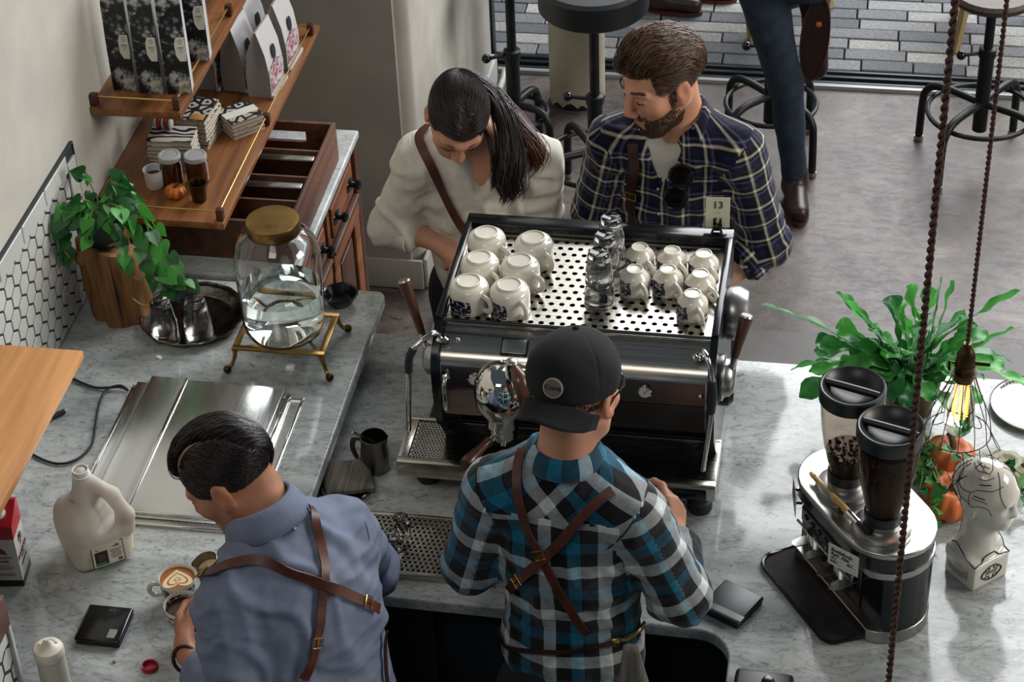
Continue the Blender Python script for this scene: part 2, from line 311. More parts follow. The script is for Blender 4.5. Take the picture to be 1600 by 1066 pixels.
class MB:
    def __init__(s): s.v = []; s.f = []; s.mi = []; s.T = Matrix.Identity(4)
    def add(s, vs, fs, mi=0, T=None):
        n = len(s.v); T = s.T @ T if T is not None else s.T
        s.v += [tuple(T @ Vector(p)) for p in vs]; s.f += [tuple(i + n for i in f) for f in fs]; s.mi += [mi] * len(fs); return s
    def box(s, c, d, mi=0, T=None):
        x, y, z = (a / 2 for a in d); vs = [(c[0] + i * x, c[1] + j * y, c[2] + k * z) for i in (-1, 1) for j in (-1, 1) for k in (-1, 1)]
        return s.add(vs, [(0, 1, 3, 2), (4, 6, 7, 5), (0, 4, 5, 1), (2, 3, 7, 6), (0, 2, 6, 4), (1, 5, 7, 3)], mi, T)
    def bb(s, a, b, mi=0, T=None): return s.box([(p + q) / 2 for p, q in zip(a, b)], [abs(q - p) for p, q in zip(a, b)], mi, T)
    def rbox(s, c, d, bev=.004, seg=2, mi=0, T=None):
        bm = bmesh.new(); bmesh.ops.create_cube(bm, size=1)
        for v in bm.verts: v.co = Vector((v.co.x * d[0], v.co.y * d[1], v.co.z * d[2])) + Vector(c)
        bmesh.ops.bevel(bm, geom=bm.edges[:], offset=bev, segments=seg, affect='EDGES', profile=.5)
        bm.verts.index_update(); s.add([v.co[:] for v in bm.verts], [[v.index for v in f.verts] for f in bm.faces], mi, T); bm.free(); return s
    def rbb(s, a, b, bev=.004, seg=2, mi=0, T=None): return s.rbox([(p + q) / 2 for p, q in zip(a, b)], [abs(q - p) for p, q in zip(a, b)], bev, seg, mi, T)
    def lathe(s, prof, c=(0, 0, 0), seg=28, mi=0, T=None, sx=1., sy=1., wob=None):
        vs = []; fs = []; rows = []
        for r, z in prof:
            if r < 1e-6: rows.append([len(vs)]); vs.append((c[0], c[1], c[2] + z))
            else:
                rows.append(list(range(len(vs), len(vs) + seg)))
                for i in range(seg):
                    a = 2 * PI * i / seg; q = r * (wob(a, z) if wob else 1.)
                    vs.append((c[0] + q * math.cos(a) * sx, c[1] + q * math.sin(a) * sy, c[2] + z))
        for a, b in zip(rows, rows[1:]):
            for i in range(seg):
                j = (i + 1) % seg
                if len(a) == 1 and len(b) == 1: continue
                if len(a) == 1: fs.append((a[0], b[j], b[i]))
                elif len(b) == 1: fs.append((a[i], a[j], b[0]))
                else: fs.append((a[i], a[j], b[j], b[i]))
        return s.add(vs, fs, mi, T)
    def tube(s, pts, r, seg=8, mi=0, T=None, closed=False, caps=True, flat=None):
        P = [Vector(p) for p in pts]; n = len(P); rr = r if isinstance(r, (list, tuple)) else [r] * n
        vs = []; fs = []; prev = None
        for i in range(n):
            a = P[i - 1] if (i > 0 or closed) else P[i]; b = P[(i + 1) % n] if (i < n - 1 or closed) else P[i]
            d = (b - a).normalized()
            if prev is None: x = frame(d).col[0]
            else:
                x = prev - d * prev.dot(d)
                x = x.normalized() if x.length > 1e-6 else frame(d).col[0]
            prev = x; y = d.cross(x)
            for k in range(seg):
                t = 2 * PI * k / seg; vs.append(P[i] + (x * math.cos(t) + y * math.sin(t) * (flat or 1.)) * rr[i])
        for i in range(n if closed else n - 1):
            j = (i + 1) % n
            for k in range(seg):
                l = (k + 1) % seg; fs.append((i * seg + k, i * seg + l, j * seg + l, j * seg + k))
        if caps and not closed: fs += [tuple(range(seg - 1, -1, -1)), tuple((n - 1) * seg + k for k in range(seg))]
        return s.add(vs, fs, mi, T)
    def strip(s, pts, norms, width, thick, mi=0):
        """a strap: a flat band along pts with face normals norms"""
        P = [Vector(p) for p in pts]; vs = []; fs = []; n = len(P)
        for i in range(n):
            d = (P[min(i + 1, n - 1)] - P[max(i - 1, 0)]).normalized(); nn = Vector(norms[i]); nn = (nn - d * nn.dot(d)).normalized(); b = d.cross(nn)
            for a, c in ((-1, 0), (1, 0), (1, 1), (-1, 1)): vs.append(P[i] + b * a * width / 2 + nn * c * thick)
        for i in range(n - 1):
            for k in range(4): l = (k + 1) % 4; fs.append((i * 4 + k, i * 4 + l, i * 4 + 4 + l, i * 4 + 4 + k))
        fs += [(3, 2, 1, 0), tuple(n * 4 - 4 + k for k in range(4))]
        return s.add(vs, fs, mi)
    def prism(s, poly, z0, z1, mi=0, T=None):
        n = len(poly); vs = [(p[0], p[1], z0) for p in poly] + [(p[0], p[1], z1) for p in poly]
        fs = [tuple(range(n - 1, -1, -1)), tuple(range(n, 2 * n))] + [(i, (i + 1) % n, n + (i + 1) % n, n + i) for i in range(n)]
        return s.add(vs, fs, mi, T)
    def ell(s, c, r, seg=16, rings=10, mi=0, T=None):
        prof = [(math.sin(PI * i / rings), -math.cos(PI * i / rings)) for i in range(rings + 1)]; prof[0] = (0, -1); prof[-1] = (0, 1)
        b = MB(); b.lathe(prof, seg=seg); return s.add([(c[0] + p[0] * r[0], c[1] + p[1] * r[1], c[2] + p[2] * r[2]) for p in b.v], b.f, mi, T)
    def grid(s, fn, nu, nv, mi=0, closed_u=False):
        vs = [fn(i / (nu if closed_u else nu - 1), j / (nv - 1)) for j in range(nv) for i in range(nu)]; fs = []
        for j in range(nv - 1):
            for i in range(nu if closed_u else nu - 1):
                k = (i + 1) % nu; fs.append((j * nu + i, j * nu + k, j * nu + nu + k, j * nu + nu + i))
        return s.add(vs, fs, mi)
    def holes(s, x0, y0, nx, ny, dx, dy, r, z, mi=0, T=None, stagger=False, seg=12, thick=0.):
        """a sheet pierced by a grid of round holes"""
        for j in range(ny):
            odd = stagger and j % 2
            if odd:
                for xa, xb in ((x0, x0 + dx / 2), (x0 + (nx - .5) * dx, x0 + nx * dx)):
                    y_ = y0 + j * dy; s.add([(xa, y_, z), (xb, y_, z), (xb, y_ + dy, z), (xa, y_ + dy, z)], [(0, 1, 2, 3)], mi, T)
            for i in range(nx - 1 if odd else nx):
                cx = x0 + (i + (1. if odd else .5)) * dx; cy = y0 + (j + .5) * dy; vs = []; fs = []
                for k in range(seg):
                    a = 2 * PI * (k + .5) / seg; c, q = math.cos(a), math.sin(a); m = max(abs(c), abs(q))
                    vs.append((cx + c / m * dx / 2, cy + q / m * dy / 2, z)); vs.append((cx + c * r, cy + q * r, z))
                if seg % 4:
                    vs_ = [(cx - dx / 2, cy - dy / 2), (cx + dx / 2, cy - dy / 2), (cx + dx / 2, cy + dy / 2), (cx - dx / 2, cy + dy / 2)]
                if thick:
                    for k in range(seg): vs.append((vs[2 * k + 1][0], vs[2 * k + 1][1], z - thick))
                for k in range(seg):
                    l = (k + 1) % seg; fs.append((2 * k, 2 * l, 2 * l + 1, 2 * k + 1))
                    if thick: fs.append((2 * k + 1, 2 * l + 1, 2 * seg + l, 2 * seg + k))
                s.add(vs, fs, mi, T)
        return s
    def build(s, name, mats, parent=None, smooth=40, local=False, loc=None, label=None):
        me = bpy.data.meshes.new(name); me.from_pydata(s.v, [], s.f)
        for m in ([mats] if isinstance(mats, str) else mats): me.materials.append(MATS[m])
        if len(set(s.mi)) > 1: me.polygons.foreach_set('material_index', s.mi)
        fix_normals(me)
        if smooth:
            me.polygons.foreach_set('use_smooth', [True] * len(me.polygons)); me.set_sharp_from_angle(angle=R_(smooth))
        o = obj_from(name, me, parent, local, loc)
        if label: o['label'] = label
        return o
def fix_normals(me):
    bm = bmesh.new(); bm.from_mesh(me); bmesh.ops.delete(bm, geom=[v for v in bm.verts if not v.link_faces], context='VERTS'); bmesh.ops.recalc_face_normals(bm, faces=bm.faces[:]); bm.to_mesh(me); bm.free()
def dup(root, loc=None, rz=None, label=None, group=None):
    def cp(o, parent):
        c = o.copy(); COL.objects.link(c); c.parent = parent
        for ch in list(o.children): cp(ch, c)
        return c
    c = cp(root, None)
    if loc is not None: c.location = loc
    if rz is not None: c.rotation_euler = (0, 0, rz)
    if label: c['label'] = label
    if group: c['group'] = group
    return c
def struct(name, mb, m, **k):
    o = mb.build(name, m, **k); o['kind'] = 'structure'; return o
def text_mesh(txt, size, mats, T, parent, name='lettering', extrude=.0003, align='CENTER', bold=0.):
    cu = bpy.data.curves.new('t', 'FONT'); cu.body = txt; cu.size = size; cu.align_x = align; cu.extrude = extrude; cu.offset = bold; cu.resolution_u = 2
    to = bpy.data.objects.new('t', cu); COL.objects.link(to)
    me = bpy.data.meshes.new_from_object(to); bpy.data.objects.remove(to)
    me.transform(T); me.materials.clear(); me.materials.append(MATS[mats])
    me.name = name; return obj_from(name, me, parent)
def stuff(o): o['kind'] = 'stuff'; return o
def arc(p0, p1, p2, n=8):
    p0, p1, p2 = Vector(p0), Vector(p1), Vector(p2)
    return [p0 * (1 - t) ** 2 + p1 * 2 * t * (1 - t) + p2 * t * t for t in (i / (n - 1) for i in range(n))]
def spline(pts, n=8):
    P = [Vector(p) for p in pts]; out = []
    for i in range(len(P) - 1):
        a, b, c, d = P[max(i - 1, 0)], P[i], P[i + 1], P[min(i + 2, len(P) - 1)]
        for k in range(n):
            t = k / n; out.append(.5 * ((2 * b) + (c - a) * t + (2 * a - 5 * b + 4 * c - d) * t * t + (3 * b - a - 3 * c + d) * t ** 3))
    return out + [P[-1]]
# ================================================================== soft shapes: smooth unions of simple solids, meshed on a grid
def npv(v): return np.array(v, dtype=np.float32)
class Soft:
    def __init__(s): s.pr = []; s.bvh = None
    def _add(s, fn, lo, hi, k, part, sub): s.pr.append((fn, npv(lo), npv(hi), k, part, sub)); return s
    def cap(s, a, b, ra, rb=None, k=.02, part=0, sub=False):
        a, b = npv(a), npv(b); rb = ra if rb is None else rb; ba = b - a; L2 = float(ba @ ba) + 1e-9
        def fn(P):
            pa = P - a; h = np.clip((pa @ ba) / L2, 0, 1); return np.linalg.norm(pa - h[..., None] * ba, axis=-1) - (ra + (rb - ra) * h)
        m = max(ra, rb); return s._add(fn, np.minimum(a, b) - m, np.maximum(a, b) + m, k, part, sub)
    def chain(s, pts, rr, k=.02, part=0):
        for i in range(len(pts) - 1): s.cap(pts[i], pts[i + 1], rr[i], rr[i + 1], k, part)
        return s
    def ell(s, c, r, R=None, k=.02, part=0, sub=False):
        c, r = npv(c), npv(r); Rm = np.eye(3, dtype=np.float32) if R is None else npv(R)
        def fn(P):
            q = (P - c) @ Rm; k0 = np.linalg.norm(q / r, axis=-1); k1 = np.linalg.norm(q / (r * r), axis=-1) + 1e-9; return k0 * (k0 - 1) / k1
        m = float(r.max()); return s._add(fn, c - m, c + m, k, part, sub)
    def box(s, c, hf, rnd, R=None, k=.01, part=0, sub=False):
        c, hf = npv(c), npv(hf); Rm = np.eye(3, dtype=np.float32) if R is None else npv(R)
        def fn(P):
            q = np.abs((P - c) @ Rm) - (hf - rnd); return np.linalg.norm(np.maximum(q, 0), axis=-1) + np.minimum(q.max(-1), 0) - rnd
        m = float(np.linalg.norm(hf)); return s._add(fn, c - m, c + m, k, part, sub)
    @staticmethod
    def comb(D, d, k, sub):
        if sub: d = -d; h = np.maximum(k - np.abs(D - d), 0) / k; return np.maximum(D, d) + h * h * k * .25
        h = np.maximum(k - np.abs(D - d), 0) / k; return np.minimum(D, d) - h * h * k * .25
    def ev(s, P):
        P = np.asarray(P, np.float32); D = np.full(P.shape[:-1], 1., np.float32)
        for fn, lo, hi, k, part, sub in s.pr: D = s.comb(D, fn(P), k, sub)
        return D
    def part_of(s, P):
        best = np.full(len(P), 9., np.float32); idx = np.zeros(len(P), np.int32)
        for fn, lo, hi, k, part, sub in s.pr:
            if sub: continue
            d = fn(P); m = d < best; best[m] = d[m]; idx[m] = part
        return idx
    def grad(s, P, e=.002):
        P = np.asarray(P, np.float32); g = np.stack([s.ev(P + np.eye(3, dtype=np.float32)[i] * e) - s.ev(P - np.eye(3, dtype=np.float32)[i] * e) for i in range(3)], -1)
        return g / (np.linalg.norm(g, axis=-1, keepdims=True) + 1e-9)
    def project(s, P, off=0., it=6):
        P = np.array(P, np.float32)
        for _ in range(it): P = P - (s.ev(P) - off)[..., None] * s.grad(P)
        return P, s.grad(P)
    def axes(s, h, fine=None, pad=.02):
        """grid lines: spacing h, finer inside the boxes of fine = [(lo, hi, h)]"""
        lo = np.min([p[1] for p in s.pr if not p[5]], 0) - pad; hi = np.max([p[2] for p in s.pr if not p[5]], 0) + pad; out = []
        for ax in range(3):
            x = float(lo[ax]); xs = [x]
            while x < hi[ax]:
                st = h
                for flo, fhi, fh in (fine or []):
                    if flo[ax] - h <= x <= fhi[ax]: st = min(st, fh)
                x += st; xs.append(x)
            out.append(np.array(xs, np.float32))
        return out
    def mesh(s, h, fine=None):
        xs, ys, zs = s.axes(h, fine); D = np.full((len(xs), len(ys), len(zs)), .5, np.float32)
        for fn, lo, hi, k, part, sub in s.pr:
            m = max(k, .0) + 2.5 * h; sl = []
            for ax, arr in enumerate((xs, ys, zs)):
                i0 = max(0, int(np.searchsorted(arr, lo[ax] - m)) - 1); i1 = min(len(arr), int(np.searchsorted(arr, hi[ax] + m)) + 1); sl.append((i0, i1))
            if any(a >= b for a, b in sl): continue
            S_ = tuple(slice(a, b) for a, b in sl); G_ = np.stack(np.meshgrid(xs[S_[0]], ys[S_[1]], zs[S_[2]], indexing='ij'), -1)
            D[S_] = s.comb(D[S_], fn(G_), k, sub)
        return nets(D, xs, ys, zs)
def nets(D, xs, ys, zs):
    ins = D < 0; nx, ny, nz = D.shape
    c = np.zeros((nx - 1, ny - 1, nz - 1), np.int8)
    for i in (0, 1):
        for j in (0, 1):
            for k in (0, 1): c += ins[i:nx - 1 + i, j:ny - 1 + j, k:nz - 1 + k]
    I = np.argwhere((c > 0) & (c < 8)); idx = np.full(c.shape, -1, np.int64); idx[tuple(I.T)] = np.arange(len(I))
    acc = np.zeros((len(I), 3), np.float64); cnt = np.zeros(len(I)); co = (xs, ys, zs)
    corners = [(i, j, k) for i in (0, 1) for j in (0, 1) for k in (0, 1)]
    for a in corners:
        for ax in range(3):
            if a[ax]: continue
            b = list(a); b[ax] = 1
            da = D[I[:, 0] + a[0], I[:, 1] + a[1], I[:, 2] + a[2]]; db = D[I[:, 0] + b[0], I[:, 1] + b[1], I[:, 2] + b[2]]
            m = (da < 0) != (db < 0); t = da[m] / (da[m] - db[m])
            p = np.stack([co[q][I[m, q] + a[q]] for q in range(3)], -1).astype(np.float64); q1 = co[ax][I[m, ax] + 1]; p[:, ax] = p[:, ax] + t * (q1 - p[:, ax])
            acc[m] += p; cnt[m] += 1
    V = acc / cnt[:, None]; Fs = []
    for ax in range(3):
        o = [q for q in range(3) if q != ax]
        A = ins[tuple(slice(0, -1) if q == ax else slice(1, -1) for q in range(3))]; B = ins[tuple(slice(1, None) if q == ax else slice(1, -1) for q in range(3))]
        E = np.argwhere(A != B)
        if not len(E): continue
        e = E.copy(); e[:, o[0]] += 1; e[:, o[1]] += 1; fl = A[tuple(E.T)]
        def id_(d0, d1):
            c_ = e.copy(); c_[:, o[0]] -= d0; c_[:, o[1]] -= d1; return idx[tuple(c_.T)]
        q = np.stack([id_(0, 0), id_(1, 0), id_(1, 1), id_(0, 1)], -1)
        flip = fl if ax != 1 else ~fl
        q[~flip] = q[~flip][:, ::-1]; Fs.append(q)
    F = np.concatenate(Fs); F = F[(F >= 0).all(1)]
    return V, F
def vnormals(V, F):
    n = np.cross(V[F[:, 2]] - V[F[:, 0]], V[F[:, 3]] - V[F[:, 1]]); N = np.zeros_like(V)
    for k in range(4): np.add.at(N, F[:, k], n)
    return N / (np.linalg.norm(N, axis=1, keepdims=True) + 1e-12)
def smoothv(V, F, it=1, lam=.5):
    for _ in range(it):
        A = np.zeros_like(V); C = np.zeros(len(V))
        for k in range(4):
            np.add.at(A, F[:, k], V[F[:, (k + 1) % 4]] + V[F[:, (k + 3) % 4]]); np.add.at(C, F[:, k], 2)
        V = V + lam * (A / C[:, None] - V)
    return V
def nwave(P, scale, seed=0, n=7):
    """smooth pseudo noise in -1..1 from warped waves"""
    r = np.random.RandomState(seed); out = np.zeros(len(P)); Q = P * scale
    Q = Q + .6 * np.sin(Q[:, [1, 2, 0]] * 1.3 + r.rand(3) * 6)
    for i in range(n):
        d = r.randn(3); d /= np.linalg.norm(d); out += np.sin(Q @ d * r.uniform(.7, 1.5) * 2 + r.rand() * 6.28)
    return out / n * 1.6
def soft_obj(name, V, F, mats, parent=None, mi=None, attrs=None, label=None):
    me = bpy.data.meshes.new(name); nv, nf = len(V), len(F); w_ = F.shape[1]
    me.vertices.add(nv); me.vertices.foreach_set('co', np.asarray(V, np.float32).ravel())
    me.loops.add(nf * w_); me.loops.foreach_set('vertex_index', F.astype(np.int32).ravel())
    me.polygons.add(nf); me.polygons.foreach_set('loop_start', np.arange(nf, dtype=np.int32) * w_); me.polygons.foreach_set('loop_total', np.full(nf, w_, np.int32))
    me.polygons.foreach_set('use_smooth', np.ones(nf, bool))
    if mi is not None: me.polygons.foreach_set('material_index', np.asarray(mi, np.int32))
    me.update(calc_edges=True); me.validate()
    for m in ([mats] if isinstance(mats, str) else mats): me.materials.append(MATS[m])
    for n, (typ, arr, *dom) in (attrs or {}).items():
        a = me.attributes.new(n, typ, dom[0] if dom else 'POINT'); a.data.foreach_set('color' if typ == 'FLOAT_COLOR' else 'vector', np.asarray(arr, np.float32).ravel())
    o = obj_from(name, me, parent)
    if label: o['label'] = label
    return o
def strands(name, P, Rr, m, parent, sides=3):
    """many tapered hairs: P (n, k, 3), Rr (n, k)"""
    P = np.asarray(P, np.float64); n, k, _ = P.shape; Tn = np.gradient(P, axis=1); Tn /= np.linalg.norm(Tn, axis=2, keepdims=True) + 1e-9
    up_ = np.broadcast_to(np.array([.31, .17, .93]), Tn.shape); X = np.cross(Tn, up_); X /= np.linalg.norm(X, axis=2, keepdims=True) + 1e-9; Y = np.cross(Tn, X)
    ring = [P + (X * math.cos(2 * PI * s / sides) + Y * math.sin(2 * PI * s / sides)) * Rr[..., None] for s in range(sides)]
    V = np.stack(ring, 2).reshape(-1, 3); base = (np.arange(n)[:, None] * k + np.arange(k - 1)[None]) * sides; Fl = []
    for s in range(sides):
        t = (s + 1) % sides; Fl.append(np.stack([base + s, base + t, base + sides + t, base + sides + s], -1).reshape(-1, 4))
    return soft_obj(name, V, np.concatenate(Fl), m, parent)
def band(name, pts, S_, width, thick, m, parent, off=.002, n=10, label=None, width_axis=None):
    """a strap lying on a soft shape"""
    p = np.array([tuple(v) for v in spline(pts, n)], np.float32); Q, N = S_.project(p, off)
    return MB().strip(Q.tolist(), N.tolist(), width, thick).build(name, m, parent, smooth=50, label=label)
random.seed(7)
ZL, ZM = .97, .87
XW = -1.98
# ================================================================== the setting
struct('floor', MB().bb((-2.2, 1.0, -.1), (3.2, 5.69, 0)).bb((-2.2, 5.69, -.1), (3.2, 7.27, -.004)), 'concrete')
struct('floor_smooth_band', MB().bb((-1.35, 4.9, 0), (3.2, 5.68, .008)), 'concrete_smooth', smooth=None)
struct('wall_left', MB().bb((XW - .15, .9, 0), (XW, 5.95, 3.3)), 'wall_paint')
struct('wall_back', MB().bb((XW, 5.8, 0), (-1.46, 5.95, 3.3)), 'wall_grey')
struct('wall_end', MB().rbb((XW, 5.84, 0), (-1.42, 7.18, 3.3), .03, 3), 'wall_paint')
struct('baseboard_back', MB().rbb((XW, 5.785, 0), (-1.42, 5.80, .115), .004), 'wall_grey')
struct('baseboard_end', MB().rbb((-1.42, 5.8, 0), (-1.405, 7.2, .115), .004).rbb((-1.98, 7.18, 0), (-1.405, 7.2, .115), .004), 'white_trim')
t = thing('trim_1', None, None, (-1.46, 7.36, 0), kind='structure')
MB().rbb((-1.475, 7.33, 0), (-1.445, 7.39, 3.2), .004).build('post', 'black_metal', t)
MB().rbb((-1.90, 7.345, .02), (-1.475, 7.385, .06), .004).build('rail', 'black_metal', t)
t = thing('floor_track', None, None, (0, 7.34, 0), kind='structure')
MB().bb((-2.0, 7.27, -.09), (3.2, 7.42, -.03)).build('channel', 'black_panel', t)
for y, m, wd, z in ((7.275, 'conduit', .012, .012), (7.312, 'track_metal', .008, .004), (7.352, 'black_metal', .010, .006), (7.395, 'track_metal', .008, .004)):
    MB().rbb((-1.44, y - wd, -.06), (3.2, y + wd, z), .004).build('rail', m, t)
tag(MB().tube(spline([(-1.39, 7.255, .012), (-1.385, 7.2, .012), (-1.385, 7.06, .012), (-1.383, 6.98, .012)], 4), .012, 8).build('floor_conduit', 'white_trim'),
    'short white conduit pipe lying on the concrete beside the wall end', 'pipe')
# pavement outside: every paver is a piece
pave = thing('pavement', None, None, (0, 7.9, 0), kind='structure')
MB().bb((-2.2, 7.42, -.12), (3.2, 9.2, -.035)).build('bed', 'grout', pave)
pm = {}
for row in range(10):
    y = 7.425 + row * .083; x = -2.0 + random.uniform(0, .2)
    while x < 1.5:
        L = random.choice((.20, .24, .28, .30))
        if L not in pm:
            b = MB().rbox((0, 0, 0), (L - .006, .077, .05), .003, 1); o = b.build('paver', 'paver', pave, smooth=None, local=True); pm[L] = o.data
        else: o = obj_from('paver', pm[L], pave, True)
        o.location = (x + L / 2, y + .0385 - 7.9, -.028 + random.uniform(-.002, .002)); x += L
stuff(MB().rbb((-2.2, 8.26, -.08), (1.5, 9.2, -.004), .002).build('far_paving', 'concrete_smooth', pave))
# iron column
t = thing('iron_column', 'thick round cream painted column with chipped base on the concrete floor', 'column', (-1.08, 7.10, 0))
MB().lathe([(0, 0), (.104, 0), (.104, .012), (.106, .02), (.106, 3.2), (0, 3.2)], (-1.08, 7.10, -.004), 40).build('shaft', 'pipe_paint', t)
b = MB()
for k in range(9):
    a = -2.2 + k * .42 + random.uniform(-.1, .1); wd = random.uniform(.03, .09); hh = random.uniform(.012, .035)
    b.grid(lambda u, v: (-1.08 + .1068 * math.cos(a + (u - .5) * wd * 8), 7.10 + .1068 * math.sin(a + (u - .5) * wd * 8), .0 + v * hh * math.sin(PI * (.08 + .84 * u))), 7, 3)
b.build('chipped_paint', 'black_metal', t)
# ------------------------------------------------------------------ counters
def slab(name, poly, z, th, m, label, cat):
    bm = bmesh.new(); vs = [bm.verts.new((x, y, z - th)) for x, y in poly]; f = bm.faces.new(vs)
    r = bmesh.ops.extrude_face_region(bm, geom=[f]); tv = [e for e in r['geom'] if isinstance(e, bmesh.types.BMVert)]
    for v in tv: v.co.z = z
    bmesh.ops.recalc_face_normals(bm, faces=bm.faces[:])
    ed = [e for e in bm.edges if abs(e.verts[0].co.z - z) < 1e-5 and abs(e.verts[1].co.z - z) < 1e-5]
    bmesh.ops.bevel(bm, geom=ed, offset=.006, segments=3, affect='EDGES', profile=.5)
    me = bpy.data.meshes.new(name); bm.to_mesh(me); bm.free(); me.materials.append(MATS[m])
    me.polygons.foreach_set('use_smooth', [True] * len(me.polygons)); me.set_sharp_from_angle(angle=R_(35))
    return tag(obj_from(name, me), label, cat)
def corner(cx, cy, r, a0, a1, n=8): return [(cx + r * math.cos(R_(a0 + (a1 - a0) * i / n)), cy + r * math.sin(R_(a0 + (a1 - a0) * i / n))) for i in range(n + 1)]
slab('worktop', [(XW, 1.6), (-1.194, 1.6)] + corner(-1.219, 4.423, .025, 0, 90) + [(XW, 4.448)], ZL, .03, 'marble', 'raised grey veined marble worktop along the tiled wall under the water jar', 'countertop')
slab('bar_counter', [(-1.235, 4.40), (-1.235, 3.43)] + [(-.29, 3.41)] + corner(-.282, 3.330, .08, 90, 0) + [(-.2, 1.6), (1.5, 1.6), (1.5, 4.385)], ZM, .03, 'marble', 'long marble bar top carrying the espresso machine and the coffee grinder', 'countertop')
t = thing('base_cabinet', 'dark cabinet under the raised marble worktop by the wall', 'cabinet', (-1.6, 3.0, 0))
MB().rbb((XW + .002, 1.65, 0), (-1.245, 4.40, ZL - .032), .004).build('carcass', 'bar_front', t)
for k in range(4): MB().rbb((-1.243, 1.7 + k * .66, .1), (-1.228, 1.7 + k * .66 + .62, .80), .003).build('door', 'bar_front_grey', t)
t = thing('bar_cabinet', 'dark bar cabinet under the long marble bar top', 'cabinet', (-.4, 3.9, 0))
b = MB().rbb((-1.225, 3.50, 0), (1.48, 4.33, ZM - .032), .004).rbb((-.13, 1.65, 0), (1.48, 3.50, ZM - .032), .004); b.build('carcass', 'bar_front', t)
for k in range(3): MB().rbb((-1.2 + k * .33, 3.485, .1), (-1.2 + k * .33 + .31, 3.499, .78), .003).build('door', 'bar_front_grey', t)
# ------------------------------------------------------------------ tiled splashback
ts = thing('tile_splashback', 'white elongated hexagon tile splashback on the left wall with rectangular cap tiles', 'splashback', (XW, 3.9, ZL))
MB().bb((XW + .001, 3.2, ZL + .001), (XW + .006, 4.412, 1.398)).build('grout_bed', 'grout', ts)
MB().rbb((XW + .001, 3.2, 1.3945), (XW + .0105, 4.416, 1.4005), .002).build('edge_strip', 'tile_edge', ts)
MB().rbb((XW + .001, 4.411, ZL + .001), (XW + .0105, 4.416, 1.394), .002).build('edge_strip', 'tile_edge', ts)
W = .0545; S = .0315; PIT = S * 1.5
def clip(poly, test, inter):
    out = []
    for i in range(len(poly)):
        a, c = poly[i], poly[(i + 1) % len(poly)]
        if test(a): out.append(a)
        if test(a) != test(c): out.append(inter(a, c))
    return out
def tile_piece(poly, x0, parent, name='tile', th=.0042):
    n = len(poly); cy = sum(p[0] for p in poly) / n; cz = sum(p[1] for p in poly) / n
    def ring(s, x): return [(x, cy + (p[0] - cy) * s, cz + (p[1] - cz) * s) for p in poly]
    vs = ring(1, x0 + .001) + ring(1, x0 + th - .0012) + ring(.95, x0 + th)
    fs = [(i, (i + 1) % n, n + (i + 1) % n, n + i) for i in range(n)] + [(n + i, n + (i + 1) % n, 2 * n + (i + 1) % n, 2 * n + i) for i in range(n)] + [tuple(range(2 * n, 3 * n))]
    return MB().add(vs, fs).build(name, 'tile_white', parent, smooth=None)
def hexfield(y0, y1, z0, z1, x, parent, yref, zref):
    g = .0034
    for r in range(-9, 4):
        cz = zref + r * PIT
        for c in range(-40, 40):
            cy = yref + c * W + (W / 2 if r % 2 else 0)
            poly = [(cy + (S - g) * math.sin(R_(60 * k)) * W / (S * math.sqrt(3)), cz + (S - g) * math.cos(R_(60 * k))) for k in range(6)]
            for ax, lim, sg in ((0, y0, 1), (0, y1, -1), (1, z0, 1), (1, z1, -1)):
                poly = clip(poly, lambda p: (p[ax] - lim) * sg > 0, lambda a, c: tuple(a[i] + (c[i] - a[i]) * (lim - a[ax]) / (c[ax] - a[ax]) for i in (0, 1)))
                if len(poly) < 3: break
            if len(poly) < 3: continue
            if max(p[0] for p in poly) - min(p[0] for p in poly) < .008 or max(p[1] for p in poly) - min(p[1] for p in poly) < .008: continue
            tile_piece(poly, x, parent)
hexfield(3.55, 4.35, ZL + .004, 1.343, XW + .004, ts, 3.963, 1.302)
for k in range(5):
    y = 4.352 - k * .1625
    tile_piece([(y, 1.347), (y, 1.393), (y - .158, 1.393), (y - .158, 1.347)], XW + .004, ts, 'cap_tile', .008)
for k in range(3):
    z = ZL + .004 + k * .131; tile_piece([(4.409, z), (4.409, z + .127), (4.356, z + .127), (4.356, z)], XW + .004, ts, 'cap_tile', .008)
# pony wall at the near left with tiles and a wooden cap
pw = thing('pony_wall', 'low wall end at the near left clad in white hexagon tiles under brown wood', 'wall', (-1.70, 2.5, ZL))
MB().bb((XW + .001, 1.7, ZL + .002), (-1.612, 2.868, 1.2)).build('core', 'grout', pw)
hexfield(2.5, 2.862, ZL + .01, 1.205, -1.616, pw, 2.846, 1.172)
MB().rbb((-1.615, 2.862, ZL + .003), (-1.602, 2.872, 1.262), .002).build('edge_strip', 'white_trim', pw)
tile_piece([(2.858, 1.208), (2.858, 1.250), (2.6, 1.250), (2.6, 1.208)], -1.616, pw, 'cap_tile', .008)
MB().rbb((XW + .002, 1.7, 1.254), (-1.597, 2.864, 1.335), .003).build('wood_cap', 'dark_wood', pw)
# wooden wall shelf at the near left
t = thing('wall_ledge', 'plain light orange wood ledge shelf at the near left edge', 'shelf', (-1.85, 3.3, 1.28))
MB().rbb((XW + .002, 2.0, 1.28), (-1.717, 3.693, 1.30), .002).build('board', 'ledge_wood', t)
for y in (2.4, 3.35): MB().rbb((XW + .002, y, 1.16), (XW + .02, y + .02, 1.28), .002).rbb((XW + .002, y, 1.264), (-1.80, y + .02, 1.279), .002).build('bracket', 'black_metal', t)
